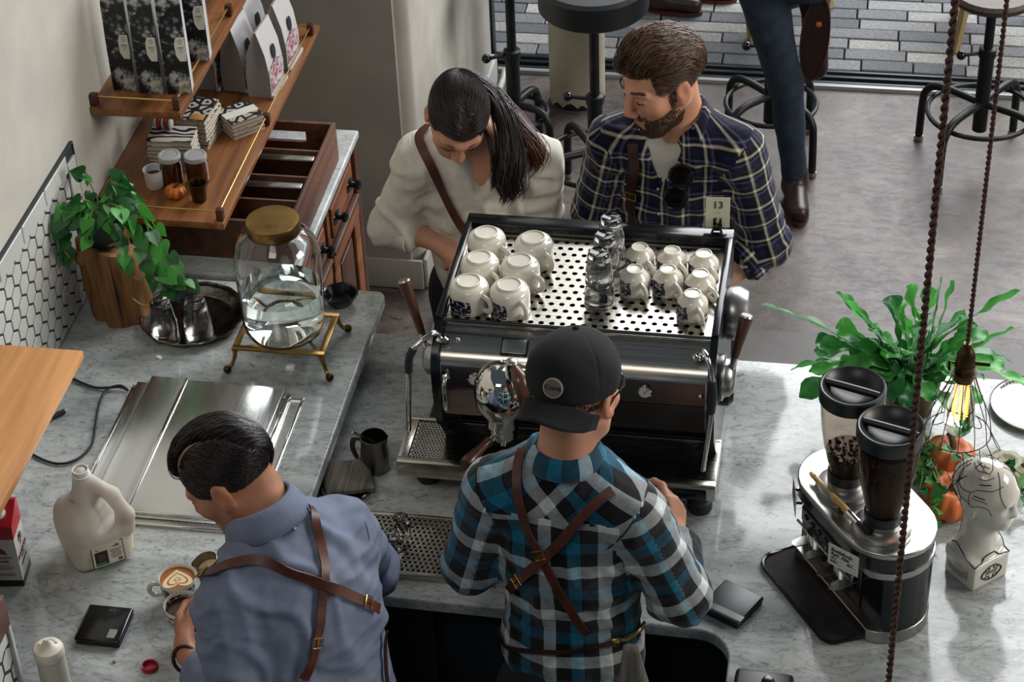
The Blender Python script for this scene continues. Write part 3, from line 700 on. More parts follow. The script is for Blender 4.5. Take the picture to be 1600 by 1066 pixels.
# ------------------------------------------------------------------ stools
def stool(name, label, x, y, seat_h, seat_r, mseat, rz=0., group=None, base=.19, knob=None, seat_th=.05):
    t = thing(name, label, 'stool', (x, y, -.004), rz, group)
    prof = [(0, seat_h - seat_th), (seat_r - .012, seat_h - seat_th), (seat_r, seat_h - seat_th + .012), (seat_r, seat_h - .012), (seat_r - .012, seat_h), (0, seat_h)]
    MB().lathe(prof, seg=36).build('seat', mseat, t, local=True)
    MB().lathe([(0, seat_h - seat_th - .012), (.09, seat_h - seat_th - .012), (.09, seat_h - seat_th - .0005), (0, seat_h - seat_th - .0005)]).build('seat_plate', 'stool_iron', t, local=True)
    MB().lathe([(0, .17), (.017, .17), (.017, seat_h - seat_th - .012), (0, seat_h - seat_th - .012)], seg=16).build('post', 'stool_iron', t, local=True)
    MB().lathe([(0, .14), (.026, .14), (.026, .44), (.031, .44), (.031, .47), (.024, .475), (0, .475)], seg=16).build('collar', 'stool_iron', t, local=True)
    k = MB().tube([(0, 0, .455), (-.085, -.01, .455)], .007, 8); k.build('clamp_screw', 'stool_iron', t, local=True)
    MB().ell((-.095, -.011, .455), (.017, .017, .017)).build('clamp_knob', 'black_gloss', t, local=True)
    for q in range(4):
        a = q * PI / 2 + PI / 4; c, s = math.cos(a), math.sin(a)
        pts = [(.02 * c, .02 * s, .25), (base * .62 * c, base * .62 * s, .255), (base * .9 * c, base * .9 * s, .245), (base * 1.05 * c, base * 1.05 * s, .215), (base * 1.1 * c, base * 1.1 * s, .17), (base * 1.12 * c, base * 1.12 * s, .02)]
        l = MB().tube(spline(pts, 4), .0145, 10).build('leg', 'stool_iron', t, local=True)
        MB().lathe([(0, 0), (.016, 0), (.018, .008), (.016, .02), (0, .02)], (base * 1.12 * c, base * 1.12 * s, 0), 12).build('foot_cap', 'satin_metal', t, local=True)
    MB().tube([(base * .86 * math.cos(2 * PI * i / 36), base * .86 * math.sin(2 * PI * i / 36), .215) for i in range(36)], .009, 8, closed=True).build('foot_ring', 'stool_iron', t, local=True)
    return t
G = 'iron swivel stools along the storefront'
stool('swivel_stool', 'black iron swivel stool with round wooden seat at the right, full base in view', .42, 6.80, .70, .15, 'stool_wood', R_(12), G, .22, seat_th=.035)
stool('swivel_stool', 'iron swivel stool half hidden behind the person in jeans', -.325, 6.78, .70, .15, 'stool_wood', R_(5), G, .19, seat_th=.035)
stool('swivel_stool', 'iron swivel stool with wide black padded seat beside the cream column', -.905, 6.34, .905, .185, 'stool_seat', R_(-12), G, .215, seat_th=.10)
stool('swivel_stool', 'stool with dark red seat by the white wall end, mostly cut off', -1.24, 6.62, .90, .115, 'stool_red', R_(20), G, .14, seat_th=.06)
def easel_leg(label, p, q):
    t = thing('outdoor_stool', label, 'stool', (p[0], p[1], 0))
    dx = q[0] - p[0]; dy = q[1] - p[1]
    for sx, sy in ((0, 0), (.30, 0), (0, .30), (.30, .30)):
        a = (p[0] + sx, p[1] + sy, 0.); c = (q[0] + sx * .7, q[1] + sy * .7, .46)
        MB().tube([a, c], [.017, .021], 4).build('leg', 'pale_wood', t, smooth=None)
    for k in (0, 1): MB().tube([(p[0] + .02, p[1] + k * .28, .2), (p[0] + .28, p[1] + k * .28, .2)], .010, 6).build('stretcher', 'pale_wood', t)
    MB().rbb((min(p[0], q[0]) - .04, q[1] - .05, .46), (p[0] + .34, q[1] + .32, .50), .01).build('seat', 'stool_wood', t)
easel_leg('pale wooden outdoor stool on the paving behind the bearded man', (-.455, 7.62), (-.49, 7.66))
easel_leg('pale wooden outdoor stool on the paving behind the round wooden stool seat', (.345, 7.60), (.40, 7.66))
# ================================================================== espresso machine
em = thing('espresso_machine', 'two group stainless espresso machine with black frame and walnut handles on the marble bar', 'espresso machine', (-.6, 4.0, ZM))
XA, XB = -.905, -.297
YZ = Matrix(((0, 0, 1, 0), (1, 0, 0, 0), (0, 1, 0, 0), (0, 0, 0, 1)))       # prism in the Y-Z plane, extruded along X
prof = [(4.262, .93), (4.262, 1.318), (3.858, 1.318)] + [(3.80, 1.292), (3.786, 1.278), (3.779, 1.258), (3.777, 1.205), (3.79, 1.118), (3.80, 1.108), (3.925, 1.10), (3.925, .93)]
MB().prism(prof, XA, XB, T=YZ).build('body', 'steel', em, smooth=50)
def sheet(poly, x0, x1, th, name, m):
    """a bent front sheet following the body profile"""
    b = MB(); vs = []
    for x in (x0, x1):
        for i, (y, z) in enumerate(poly):
            a = poly[max(i - 1, 0)]; c = poly[min(i + 1, len(poly) - 1)]; d = Vector((c[0] - a[0], c[1] - a[1])).normalized(); n = Vector((d.y, -d.x))
            if n.x > 0: n = -n
            vs.append((x, y, z)); vs.append((x, y + n.x * th, z + n.y * th))
    k = len(poly); fs = []
    for i in range(k - 1):
        a, c = 2 * i, 2 * i + 2
        fs += [(a + 1, c + 1, 2 * k + c + 1, 2 * k + a + 1), (a, a + 1, c + 1, c), (2 * k + a, 2 * k + c, 2 * k + c + 1, 2 * k + a + 1)]
    fs += [(0, 1, 2 * k + 1, 2 * k), (2 * k - 2, 4 * k - 2, 4 * k - 1, 2 * k - 1)]
    return b.add(vs, fs).build(name, m, em, smooth=50)
sheet([(3.781, 1.266), (3.7785, 1.250), (3.777, 1.208)], XA + .004, XB - .004, .003, 'front_panel', 'steel_dark')
sheet([(3.777, 1.204), (3.783, 1.16), (3.790, 1.12)], XA + .004, XB - .004, .003, 'front_panel', 'steel_panel')
MB().rbb((XA + .01, 3.915, .995), (XB - .01, 3.923, 1.098), .002).build('splash_panel', 'black_gloss', em)
side = [(4.275, .92), (4.275, 1.345), (3.846, 1.345), (3.785, 1.302), (3.768, 1.28), (3.764, 1.25), (3.766, 1.20), (3.782, 1.10), (3.87, .99), (3.87, .92)]
MB().prism(side, XA - .018, XA - .001, T=YZ).build('side_panel', 'black_panel', em)
MB().prism(side, XB + .001, XB + .018, T=YZ).build('side_panel', 'black_panel', em)
# cup tray on top
MB().rbb((XA - .018, 4.232, 1.319), (XB + .018, 4.275, 1.352), .003).build('tray_rail', 'black_gloss', em)
MB().rbb((XA - .018, 3.848, 1.346), (XA - .002, 4.2315, 1.354), .002).build('tray_rail', 'black_gloss', em)
MB().rbb((XB + .002, 3.848, 1.346), (XB + .018, 4.2315, 1.354), .002).build('tray_rail', 'black_gloss', em)
MB().tube([(XA - .01, 3.851, 1.341), (XB + .01, 3.851, 1.341)], .0045, 10).build('tray_rod', 'dark_metal', em)
MB().holes(XA + .012, 3.872, 24, 14, .0244, .0250, .0066, 1.3265, stagger=True, thick=.002).build('cup_tray', 'steel', em, smooth=None)
MB().rbb((XA, 3.862, 1.3185), (XB, 4.231, 1.3192), .0002, 1).build('tray_bottom', 'black_gloss', em)
b = MB(); b.bb((XA, 3.862, 1.3195), (XA + .012, 4.23, 1.327)).bb((XB - .011, 3.862, 1.3195), (XB, 4.23, 1.327)).bb((XA + .012, 3.862, 1.3195), (XB - .011, 3.872, 1.327)).bb((XA + .012, 4.222, 1.3195), (XB - .011, 4.23, 1.327)); b.build('tray_edge', 'steel', em, smooth=None)
# drip tray
DX0, DX1, DY0, DY1, DZ = -1.02, -.27, 3.752, 3.925, .99
b = MB()
b.rbb((DX0, DY0, .945), (DX1, DY0 + .022, DZ), .003).rbb((DX0, DY1 - .012, .945), (DX1, DY1, DZ), .003).rbb((DX0, DY0 + .02, .945), (DX0 + .025, DY1 - .01, DZ), .003).rbb((DX1 - .03, DY0 + .02, .945), (DX1, DY1 - .01, DZ), .003)
dt = b.build('drip_tray', 'steel', em)
nx, ny = 88, 17
MB().holes(DX0 + .026, DY0 + .023, nx, ny, (DX1 - DX0 - .057) / nx, (DY1 - DY0 - .036) / ny, .0031, .9855, stagger=True, seg=8).build('drip_grid', 'steel', dt, smooth=None)
MB().bb((DX0 + .02, DY0 + .02, .950), (DX1 - .02, DY1 - .01, .953)).build('tray_floor', 'black_gloss', dt)
MB().rbb((-.99, 3.80, .905), (-.285, 4.262, .944), .006).build('base', 'black_panel', em)
MB().holes(-.98, .912, 56, 3, .0123, .0105, .0036, 0, T=Matrix(((1, 0, 0, 0), (0, 0, 1, 3.7985), (0, 1, 0, 0), (0, 0, 0, 1))), seg=8, stagger=True).build('base_grille', 'dark_metal', em, smooth=None)
for x, y in ((-.965, 3.84), (-.31, 3.81), (-.965, 4.22), (-.31, 4.22)):
    MB().lathe([(0, 0), (.027, 0), (.030, .006), (.030, .03), (.024, .0345), (0, .0345)], (x, y, ZM), 24).build('foot', 'black_rubber', em)
MB().rbb((-.40, 3.744, .952), (-.29, 3.7515, .975), .003).build('badge_plate', 'black_gloss', em)
# groups
def group_head(x):
    g = MB().lathe([(0, 1.142), (.036, 1.142), (.040, 1.15), (.041, 1.172), (.050, 1.185), (.061, 1.215), (.0635, 1.24), (.060, 1.268), (.050, 1.288), (.036, 1.299), (.020, 1.303), (0, 1.304)], (x, 3.735, 0.), 36).build('group_head', 'chrome', em)
    MB().tube([(x, 3.74, 1.205), (x, 3.80, 1.21)], [.04, .045], 20).build('group_neck', 'chrome', g)
    MB().tube([(x + .028, 3.72, 1.285), (x + .030, 3.715, 1.340)], [.017, .0145], 20).build('paddle_hub', 'chrome', g)
    MB().ell((x + .030, 3.715, 1.340), (.0145, .0145, .006)).build('hub_cap', 'satin_metal', g)
    for dx, dy, dz in ((-.018, -.035, 1.272), (.0, .03, 1.282)): MB().lathe([(0, 0), (.008, 0), (.008, .004), (.005, .006), (0, .005)], (x + dx, 3.735 + dy, dz + .014), 14).build('cap_screw', 'satin_metal', g)
    p = [Vector((x + .034, 3.710, 1.333)), Vector((x + .052, 3.682, 1.321)), Vector((x + .062, 3.665, 1.290)), Vector((x + .060, 3.665, 1.247))]
    b = MB(); b.tube(spline(p, 5), [.009 + .008 * math.sin(PI * min(1, i / 13)) for i in range(16)], 10, flat=.55); b.build('paddle_handle', 'walnut', g)
    pf = MB().lathe([(0, 0), (.030, 0), (.034, .006), (.034, .026), (.036, .030), (.0, .030)], (x, 3.735, 1.112), 28).build('portafilter', 'chrome', em)
    MB().tube([(x - .012, 3.715, 1.128), (x - .026, 3.685, 1.130)], [.009, .008], 12).build('neck', 'chrome', pf)
    MB().tube(spline([(x - .024, 3.690, 1.130), (x - .034, 3.672, 1.129), (x - .050, 3.642, 1.125), (x - .066, 3.610, 1.120)], 4), [.0095, .012, .0125, .0115, .0105, .011, .0118, .013, .0142, .0155, .0165, .0165, .0145], 14).build('handle', 'walnut', pf)
    MB().tube([(x, 3.735, 1.114), (x, 3.73, 1.098), (x, 3.722, 1.088)], [.009, .008, .006], 10).build('spout', 'chrome', pf)
group_head(-.755); group_head(-.585)
for x in (-.737, -.567):
    d = MB().rbox((0, 0, 0), (.062, .046, .004), .0015, T=TR((x, 3.8165, 1.303), R_(22))).build('display_frame', 'black_gloss', em)
    MB().rbox((0, 0, .0025), (.054, .037, .003), .001, T=TR((x, 3.8165, 1.303), R_(22))).build('display_plate', 'satin_metal', d)
FY = Matrix.Rotation(R_(90), 4, 'X')
for x in (-.822, -.435):
    g = MB().lathe([(0, 0), (.0165, 0), (.0165, .008), (.0135, .010), (.0135, .008), (0, .008)], seg=24, T=Matrix.Translation((x, 3.7735, 1.240)) @ FY).build('pressure_gauge', 'chrome', em)
    MB().lathe([(0, 0), (.013, 0), (.013, .0008), (0, .0008)], seg=20, T=Matrix.Translation((x, 3.7650, 1.240)) @ FY).build('gauge_dial', 'paper', g)
    MB().box((0, 0, 0), (.0012, .0006, .013), T=Matrix.Translation((x + .002, 3.7640, 1.243)) @ Matrix.Rotation(.7, 4, 'Y')).build('gauge_needle', 'ink_black', g)
t_ = MB().lathe([(0, 0), (.010, 0), (.010, .02), (.006, .024), (0, .024)], seg=16, T=Matrix.Translation((-.886, 3.774, 1.250)) @ FY).build('water_tap', 'chrome', em)
MB().tube(spline([(-.886, 3.752, 1.252), (-.887, 3.740, 1.244), (-.888, 3.742, 1.215), (-.888, 3.748, 1.165)], 4), [.0055] * 9 + [.007, .008, .008, .0075], 10).build('tap_spout', 'chrome', t_)
for x, y, z in ((-.87, 3.8265, 1.3075), (-.895, 3.7735, 1.235), (-.31, 3.7735, 1.235), (-.60, 3.7735, 1.235)): MB().ell((x, y, z), (.006, .006, .006), 12, 8).build('bolt', 'chrome', em)
# steam wands
wl = MB().tube(spline([(-.905, 3.812, 1.318), (-.913, 3.795, 1.345), (-.93, 3.775, 1.345), (-.958, 3.752, 1.325), (-.966, 3.748, 1.30), (-.972, 3.752, 1.24), (-.985, 3.775, 1.12), (-.992, 3.79, 1.058)], 5), .0062, 12).build('steam_wand', 'chrome', em)
MB().tube(spline([(-.955, 3.754, 1.328), (-.966, 3.748, 1.304), (-.970, 3.749, 1.265)], 4), .0095, 12).build('wand_grip', 'black_rubber', wl)
MB().lathe([(.007, 0), (.015, 0), (.016, .004), (.010, .008), (.007, .008)], (-.903, 3.815, 1.312), 20).build('wand_collar', 'chrome', wl)
wr = MB().tube(spline([(-.316, 3.812, 1.318), (-.308, 3.79, 1.350), (-.295, 3.765, 1.345), (-.283, 3.748, 1.295), (-.281, 3.748, 1.25), (-.29, 3.755, 1.14), (-.301, 3.762, 1.03)], 5), .0062, 12).build('steam_wand', 'chrome', em)
MB().tube(spline([(-.284, 3.749, 1.302), (-.281, 3.748, 1.26), (-.285, 3.751, 1.21)], 4), .0098, 12).build('wand_grip', 'black_rubber', wr)
MB().lathe([(.007, 0), (.015, 0), (.016, .004), (.010, .008), (.007, .008)], (-.318, 3.815, 1.312), 20).build('wand_collar', 'chrome', wr)
# side bells with lever handles
FX = Matrix.Rotation(R_(90), 4, 'Y')
for sx, x in ((-1, XA - .018), (1, XB + .018)):
    k = MB().lathe([(0, 0), (.052, 0), (.055, .006), (.055, .012), (.046, .016), (.043, .028), (.030, .038), (0, .040)], seg=32, T=Matrix.Translation((x, 3.875, 1.215)) @ Matrix.Rotation(R_(90) * sx, 4, 'Y')).build('steam_knob', 'satin_metal', em)
    xo = x + sx * .030
    a = Vector((xo, 3.865, 1.25)); c = Vector((-1.004 if sx < 0 else -.222, 3.905, 1.402 if sx < 0 else 1.368))
    MB().tube([a, a.lerp(c, .25)], [.009, .0085], 12).build('lever_shank', 'chrome', k)
    pts = [a.lerp(c, .2 + .8 * i / 7) for i in range(8)]; MB().tube(pts, [.0085, .010, .0105, .0115, .0125, .0138, .0152, .0160], 14).build('lever_handle', 'walnut', k)
    MB().tube([c - (c - a).normalized() * .001, c + (c - a).normalized() * .004], [.0155, .013], 14).build('lever_cap', 'satin_metal', k)
b = MB().lathe([(0, 0), (.060, 0), (.064, .008), (.064, .03), (.054, .05), (.0, .052)], seg=32, T=Matrix.Translation((XB + .0185, 4.06, 1.262)) @ FX); b.build('side_cover', 'satin_metal', em)
b = MB().lathe([(0, 0), (.048, 0), (.048, .018), (.036, .03), (.0, .032)], seg=28, T=Matrix.Translation((XB + .0185, 3.99, 1.10)) @ FX); b.build('side_cover', 'dark_metal', em)
# ------------------------------------------------------------------ cups upside down on the machine
TZ = 1.3267
def cup_inv(name, label, prof_out, prof_in, hr, hz0, hz1, group, mats='cup_print'):
    t = thing(name, label, 'cup', (0, 0, 0), 0, group)
    MB().lathe(prof_out + prof_in[::-1], seg=40).build('bowl', mats, t, local=True, smooth=60)
    hb = MB().tube(spline([(hr - .004, 0, hz0), (hr + .016, 0, hz0 - .002), (hr + .024, 0, (hz0 + hz1) / 2), (hr + .015, 0, hz1 + .002), (hr - .003, 0, hz1)], 5), .0052, 10, flat=1.3)
    hb.build('handle', 'cup_white', t, local=True)
    return t
big_o = [(.0445, 0), (.046, .002), (.0465, .012), (.0465, .045), (.0455, .055), (.041, .0635), (.033, .0675), (.0285, .0685), (.0280, .0735), (.0262, .0738), (.0255, .0710), (.0, .0700)]
big_i = [(.0430, .0), (.043, .045), (.036, .060), (.0, .064)]
sml_o = [(.0345, 0), (.0358, .002), (.0362, .010), (.0358, .028), (.0355, .034), (.0345, .0385), (.0285, .047), (.0205, .0545), (.0195, .0605), (.0178, .0608), (.0172, .0580), (.0, .0570)]
sml_i = [(.0330, .0), (.0325, .032), (.018, .050), (.0, .052)]
c0 = cup_inv('coffee_cup', 'x', big_o, big_i, .046, .048, .012, 'large cups upside down on the machine')
c1 = cup_inv('espresso_cup', 'x', sml_o, sml_i, .0355, .036, .008, 'small cups upside down on the machine')
BL = [(-.852, 4.127, 'large upturned cup in the back left corner of the machine top'), (-.738, 4.119, 'large upturned cup in the back row, second from the machine left edge'),
      (-.850, 4.025, 'large upturned cup in the middle row against the left rail of the machine'), (-.755, 4.023, 'large upturned cup in the middle row next to the perforated tray'),
      (-.858, 3.929, 'large blue printed upturned cup at the front left corner of the machine'), (-.763, 3.925, 'large blue printed upturned cup in the front row, second from the left')]
for i, (x, y, l) in enumerate(BL):
    o = c0 if i == 0 else dup(c0); o.location = (x, y, TZ); o.rotation_euler = (0, 0, R_(-42 + random.uniform(-10, 10))); o['label'] = l
SL = [(-.488, 4.125, 'small upturned cup at the back beside the stacked glasses'), (-.412, 4.12, 'small upturned cup in the middle of the back row of three'), (-.338, 4.115, 'small upturned cup at the back right corner below the number card'),
      (-.489, 4.035, 'small blue printed upturned cup in the second row beside the stacked glasses'), (-.413, 4.043, 'small upturned cup in the middle of the second row'), (-.338, 4.035, 'small upturned cup of the second row against the right rail'),
      (-.348, 3.955, 'small upturned cup standing alone in front by the right rail')]
for i, (x, y, l) in enumerate(SL):
    o = c1 if i == 0 else dup(c1); o.location = (x, y, TZ); o.rotation_euler = (0, 0, R_(-50 + random.uniform(-12, 12))); o['label'] = l
# tumblers
def facet(n, z0, z1, amt):
    return lambda a, z: 1. if not (z0 <= z <= z1) else 1 - amt * (1 - math.cos(((a * n / (2 * PI)) % 1 - .5) * 2 * PI / n) / 1.0) * 8
def tumbler(name, label, group, r0, r1, h, inv=True):
    """straight tumbler standing on its rim: r0 rim radius, r1 foot radius"""
    prof = [(r0, 0), (r0 + .001, .002), (r0 - .001, h * .45), (r0 - .004, h * .55), (r1 + .001, h * .9), (r1, h - .003), (r1 - .004, h), (r1 - .008, h - .001), (0, h - .006),
            (0, h - .016), (r1 - .006, h - .014), (r0 - .007, h * .55), (r0 - .0035, h * .45), (r0 - .002, .0008)]
    o = MB().lathe(prof, seg=20, wob=lambda a, z: 1 + (.03 * math.cos(a * 10) if h * .5 < z < h * .95 else 0)).build(name, 'glass', None, smooth=50)
    return tag(o, label, 'glass', group)
g0 = tumbler('tumbler', 'x', 'stacked glass tumblers on the machine', .034, .0265, .086)
first = True
for (x, y, wh) in ((-.564, 3.972, 'front'), (-.559, 4.043, 'middle'), (-.555, 4.113, 'rear')):
    for lev in (0, 1):
        o = g0 if first else dup(g0); first = False
        o.location = (x + .001 * lev, y, TZ + lev * .060); o.rotation_euler = (0, 0, random.uniform(0, 3)); o.scale = (1, 1, 1) if lev == 0 else (.93, .93, 1)
        o['label'] = f"{'top' if lev else 'bottom'} upturned glass tumbler of the {wh} stack on the machine"
# number card
t = thing('number_card', 'cream table number card 13 in a black clip on the machine back rail', 'number card', (-.319, 4.252, 1.352))
cz = 1.360
CT = TR((-.319, 4.262, cz), R_(-6), 0, R_(3))
MB().rbox((0, 0, .042), (.057, .0012, .080), .0005, 1, T=CT).build('card', 'paper_card', t)
UP = Matrix.Rotation(R_(90), 4, 'X')
text_mesh('13', .026, 'ink_black', CT @ Matrix.Translation((0, -.0009, .053)) @ UP, t, bold=.0004)
text_mesh('13', .026, 'ink_black', CT @ Matrix.Translation((0, -.0009, .027)) @ UP @ Matrix.Rotation(PI, 4, 'Z'), t, bold=.0004)
MB().box((0, -.0009, .0405), (.012, .0004, .0007), T=CT).build('rule_line', 'ink_black', t)
cl = MB().rbox((0, -.003, .004), (.022, .008, .018), .002, T=CT)
for sx in (-1, 1): cl.tube([(sx * .006 - .319, 4.256, cz + .008), (sx * .011 - .319, 4.246, cz - .001), (sx * .013 - .319, 4.240, cz - .0075)], .003, 8); cl.tube([(sx * .006 - .319, 4.262, cz + .01), (sx * .007 - .319, 4.258, cz + .026)], .003, 8)
cl.build('clip', 'black_gloss', t)
# ------------------------------------------------------------------ rinser with two glasses
rt_ = thing('rinse_tray', 'low steel drip tray with punched holes set on the bar beside the barista', 'drip tray', (-.95, 3.58, ZM))
RX0, RX1, RY0, RY1 = -1.09, -.74, 3.482, 3.688
b = MB().rbb((RX0, RY0, ZM), (RX1, RY0 + .012, .888), .002).rbb((RX0, RY1 - .012, ZM), (RX1, RY1, .888), .002).rbb((RX0, RY0 + .012, ZM), (RX0 + .012, RY1 - .012, .888), .002).rbb((RX1 - .012, RY0 + .012, ZM), (RX1, RY1 - .012, .888), .002)
b.build('rim', 'steel', rt_)
MB().bb((RX0 + .01, RY0 + .01, ZM + .0005), (RX1 - .01, RY1 - .01, ZM + .003)).build('pan', 'black_gloss', rt_)
MB().holes(RX0 + .012, RY0 + .012, 26, 14, (RX1 - RX0 - .024) / 26, (RY1 - RY0 - .024) / 14, .0046, .886, stagger=True, seg=8, thick=.0015).build('punched_plate', 'steel', rt_, smooth=None)
g1 = tumbler('tumbler', 'x', 'two glasses on the rinse tray', .0225, .0165, .062)
for i, (x, y, l) in enumerate(((-.982, 3.612, 'rear of two upturned glass tumblers on the punched rinse tray'), (-.990, 3.555, 'front of two upturned glass tumblers on the punched rinse tray'))):
    o = g1 if i == 0 else dup(g1); o.location = (x, y, .8865); o['label'] = l
# ================================================================== wall shelves
random.seed(11)
def wall_shelf(label, x1, y0, y1, z, th, posts, endpost):
    t = thing('wall_shelf', label, 'shelf', ((XW + x1) / 2, (y0 + y1) / 2, z - th))
    MB().rbb((XW + .002, y0, z - th), (x1, y1, z), .002).build('board', 'shelf_wood', t)
    px = x1 - .012; ph = .034; pr = []
    for y in posts: MB().rbb((px - .009, y - .009, z - .0005), (px + .009, y + .009, z + ph), .0015).build('rail_post', 'dark_wood', t)
    for y in endpost: MB().rbb((XW + .003, y - .009, z - .0005), (XW + .021, y + .009, z + ph), .0015).build('rail_post', 'dark_wood', t)
    MB().tube([(px, posts[0], z + ph - .008), (px, posts[-1], z + ph - .008)], .0026, 8).build('brass_rail', 'brass_rod', t)
    for y in endpost:
        MB().tube([(XW + .012, y, z + ph - .008), (px, y, z + ph - .008)], .0026, 8).build('brass_rail', 'brass_rod', t)
    return t
wall_shelf('upper walnut wall shelf with brass rail holding the floral coffee bags', -1.735, 4.578, 5.70, 1.40, .022, (4.594, 5.10, 5.60), (4.594,))
wall_shelf('lower walnut wall shelf with brass rail holding jars, notebooks and white bags', -1.608, 4.436, 5.50, 1.16, .020, (4.453, 4.930, 5.440), (4.453, 5.440))
# floral coffee bags
def bag_mesh(w, d, h, body, pinch=.0):
    """gusseted pouch, front towards -Y"""
    x, y = w / 2, d / 2
    vs = [(-x, -y, 0), (x, -y, 0), (x, y, 0), (-x, y, 0), (-x, -y * 1.05, body * .5), (x, -y * 1.05, body * .5), (x, y * 1.05, body * .5), (-x, y * 1.05, body * .5),
          (-x, -y * .8, body), (x, -y * .8, body), (x, y * .8, body), (-x, y * .8, body), (-x * .97, -.003 + pinch, h), (x * .97, -.003 + pinch, h), (x * .97, .003 + pinch, h), (-x * .97, .003 + pinch, h),
          (-x * .86, 0, body * .5), (x * .86, 0, body * .5), (-x * .82, 0, body), (x * .82, 0, body), (-x * .98, 0, 0), (x * .98, 0, 0)]
    front = [(0, 1, 5, 4), (4, 5, 9, 8), (8, 9, 13, 12)]; back = [(2, 3, 7, 6), (6, 7, 11, 10), (10, 11, 15, 14)]
    sides = [(20, 0, 4, 16), (16, 4, 8, 18), (18, 8, 12), (3, 20, 16, 7), (7, 16, 18, 11), (11, 18, 15), (18, 12, 15), (1, 21, 17, 5), (5, 17, 19, 9), (9, 19, 13), (21, 2, 6, 17), (17, 6, 10, 19), (10, 14, 19), (19, 14, 13), (12, 13, 14, 15), (0, 20, 3, 2, 21, 1)]
    return vs, front, back, sides
FB = [(-1.912, 4.695, 0, 'floral printed coffee bag nearest the wall on the upper shelf'), (-1.838, 4.688, R_(4), 'floral printed coffee bag second from the wall on the upper shelf'),
      (-1.766, 4.692, R_(12), 'floral printed coffee bag at the near corner of the upper shelf, white side edge showing'), (-1.765, 4.862, R_(10), 'floral printed coffee bag standing behind the others on the upper shelf')]
def floral_bag():
    t = thing('coffee_bag', 'x', 'coffee bag', (0, 0, 0), 0, 'floral coffee bags on the upper shelf')
    vs, f, bk, sd = bag_mesh(.064, .046, .335, .25)
    MB().add(vs, f + bk, 0).add(vs, sd, 1).build('pouch', ['floral_print', 'bag_white'], t, local=True, smooth=20)
    hx = [(.004, .116), (.013, .098), (.029, .098), (.031, .12), (.030, .168), (.010, .168), (.003, .152)]
    def yy(z): return -.0245 - .0008
    T_ = Matrix(((1, 0, 0, 0), (0, 0, 1, 0), (0, 1, 0, 0), (0, 0, 0, 1)))
    g = MB().prism(hx, -.0262, -.0248, T=T_).build('paper_tag', 'paper', t, local=True, smooth=None)
    b = MB().tube([(.0185 + .004 * math.cos(a), -.0264, .156 + .006 * math.sin(a)) for a in [2 * PI * i / 14 for i in range(14)]], .0005, 4, closed=True)
    for i in range(3): b.box((.018, -.0264, .138 - i * .006), (.016 - i * .004, .0004, .002 - (i > 0) * .001))
    b.build('tag_print', 'ink_black', g, local=True)
    return t
fb = floral_bag()
for i, (x, y, rz, l) in enumerate(FB):
    o = fb if i == 0 else dup(fb); o.location = (x, y, 1.4005); o.rotation_euler = (0, 0, rz); o['label'] = l
# white coffee bags on the lower shelf, printed front towards the room
def white_bag():
    t = thing('coffee_bag', 'x', 'coffee bag', (0, 0, 0), 0, 'white coffee bags on the lower shelf')
    vs, f, bk, sd = bag_mesh(.115, .068, .205, .135, -.004)
    Rm = Matrix.Rotation(R_(90), 4, 'Z')
    MB().add(vs, f + bk, 0, Rm).add(vs, sd, 1, Rm).rbox((.039, 0, .006), (.010, .122, .010), .001, T=None).build('pouch', ['bag_white', 'bag_side'], t, local=True, smooth=20)
    MB().add([(.0362, -.052, .018), (.0362, .052, .018), (.0364, .052, .080), (.0362, .0, .100), (.0364, -.052, .085), (.0352, -.052, .018), (.0352, .052, .018), (.0352, .052, .080), (.0352, 0, .10), (.0352, -.052, .085)],
             [(0, 1, 2, 3, 4), (5, 9, 8, 7, 6), (0, 5, 6, 1), (1, 6, 7, 2), (2, 7, 8, 3), (3, 8, 9, 4), (4, 9, 5, 0)]).build('printed_panel', 'bag_print', t, local=True, smooth=None)
    MB().lathe([(0, 0), (.014, 0), (.014, .001), (0, .001)], seg=20, sy=1.0, sx=1.6, T=Matrix.Translation((.0325, .0, .122)) @ Matrix.Rotation(R_(84), 4, 'Y')).build('oval_seal', 'bag_teal', t, local=True)
    return t
wb = white_bag()
for i, (x, y, rz, l) in enumerate(((-1.672, 5.125, R_(-4), 'white coffee bag with pink print nearest the brass rail on the lower shelf'), (-1.666, 5.285, R_(-3), 'white coffee bag with pink print at the far end of the lower shelf'),
        (-1.752, 5.150, R_(-6), 'white coffee bag standing in the second row behind the nearest one'), (-1.762, 5.300, R_(-4), 'white coffee bag of the second row by the far end of the shelf'), (-1.838, 5.150, R_(-5), 'shadowed white coffee bag against the wall under the upper shelf'))):
    o = wb if i == 0 else dup(wb); o.location = (x, y, 1.1605); o.rotation_euler = (0, 0, rz); o['label'] = l
# notebooks
def book(w, d, th, cover, label, group, loc, rz, band=False, page='page'):
    t = thing('notebook', label, 'notebook', loc, rz, group)
    MB().rbox((0, 0, th / 2), (w - .003, d - .003, th - .002), .0004, 1).build('pages', page, t, local=True, smooth=None)
    MB().bb((-w / 2, -d / 2, th - .0012), (w / 2, d / 2, th)).build('cover', cover, t, local=True, smooth=None)
    MB().bb((-w / 2, -d / 2, 0), (w / 2, d / 2, .0011)).build('back_cover', 'paper', t, local=True, smooth=None)
    if band: MB().bb((-w / 2 - .0004, -.016, th), (w / 2 + .0004, .016, th + .0006)).build('paper_band', 'paper', t, local=True, smooth=None)
    return t
ORD = ['bottom', 'second', 'third', 'fourth', 'fifth', 'sixth', 'seventh', 'top']
for i in range(4):
    book(.098, .092, .0125, 'book_print', f"{('bottom', 'second lowest', 'third', 'top')[i]} black and white patterned notebook of the short pile by the rail", 'short pile of patterned notebooks', (-1.686 + random.uniform(-.002, .002), 4.905 + random.uniform(-.002, .002), 1.1605 + i * .0127), R_(43 + random.uniform(-2, 2)), band=(i == 3))
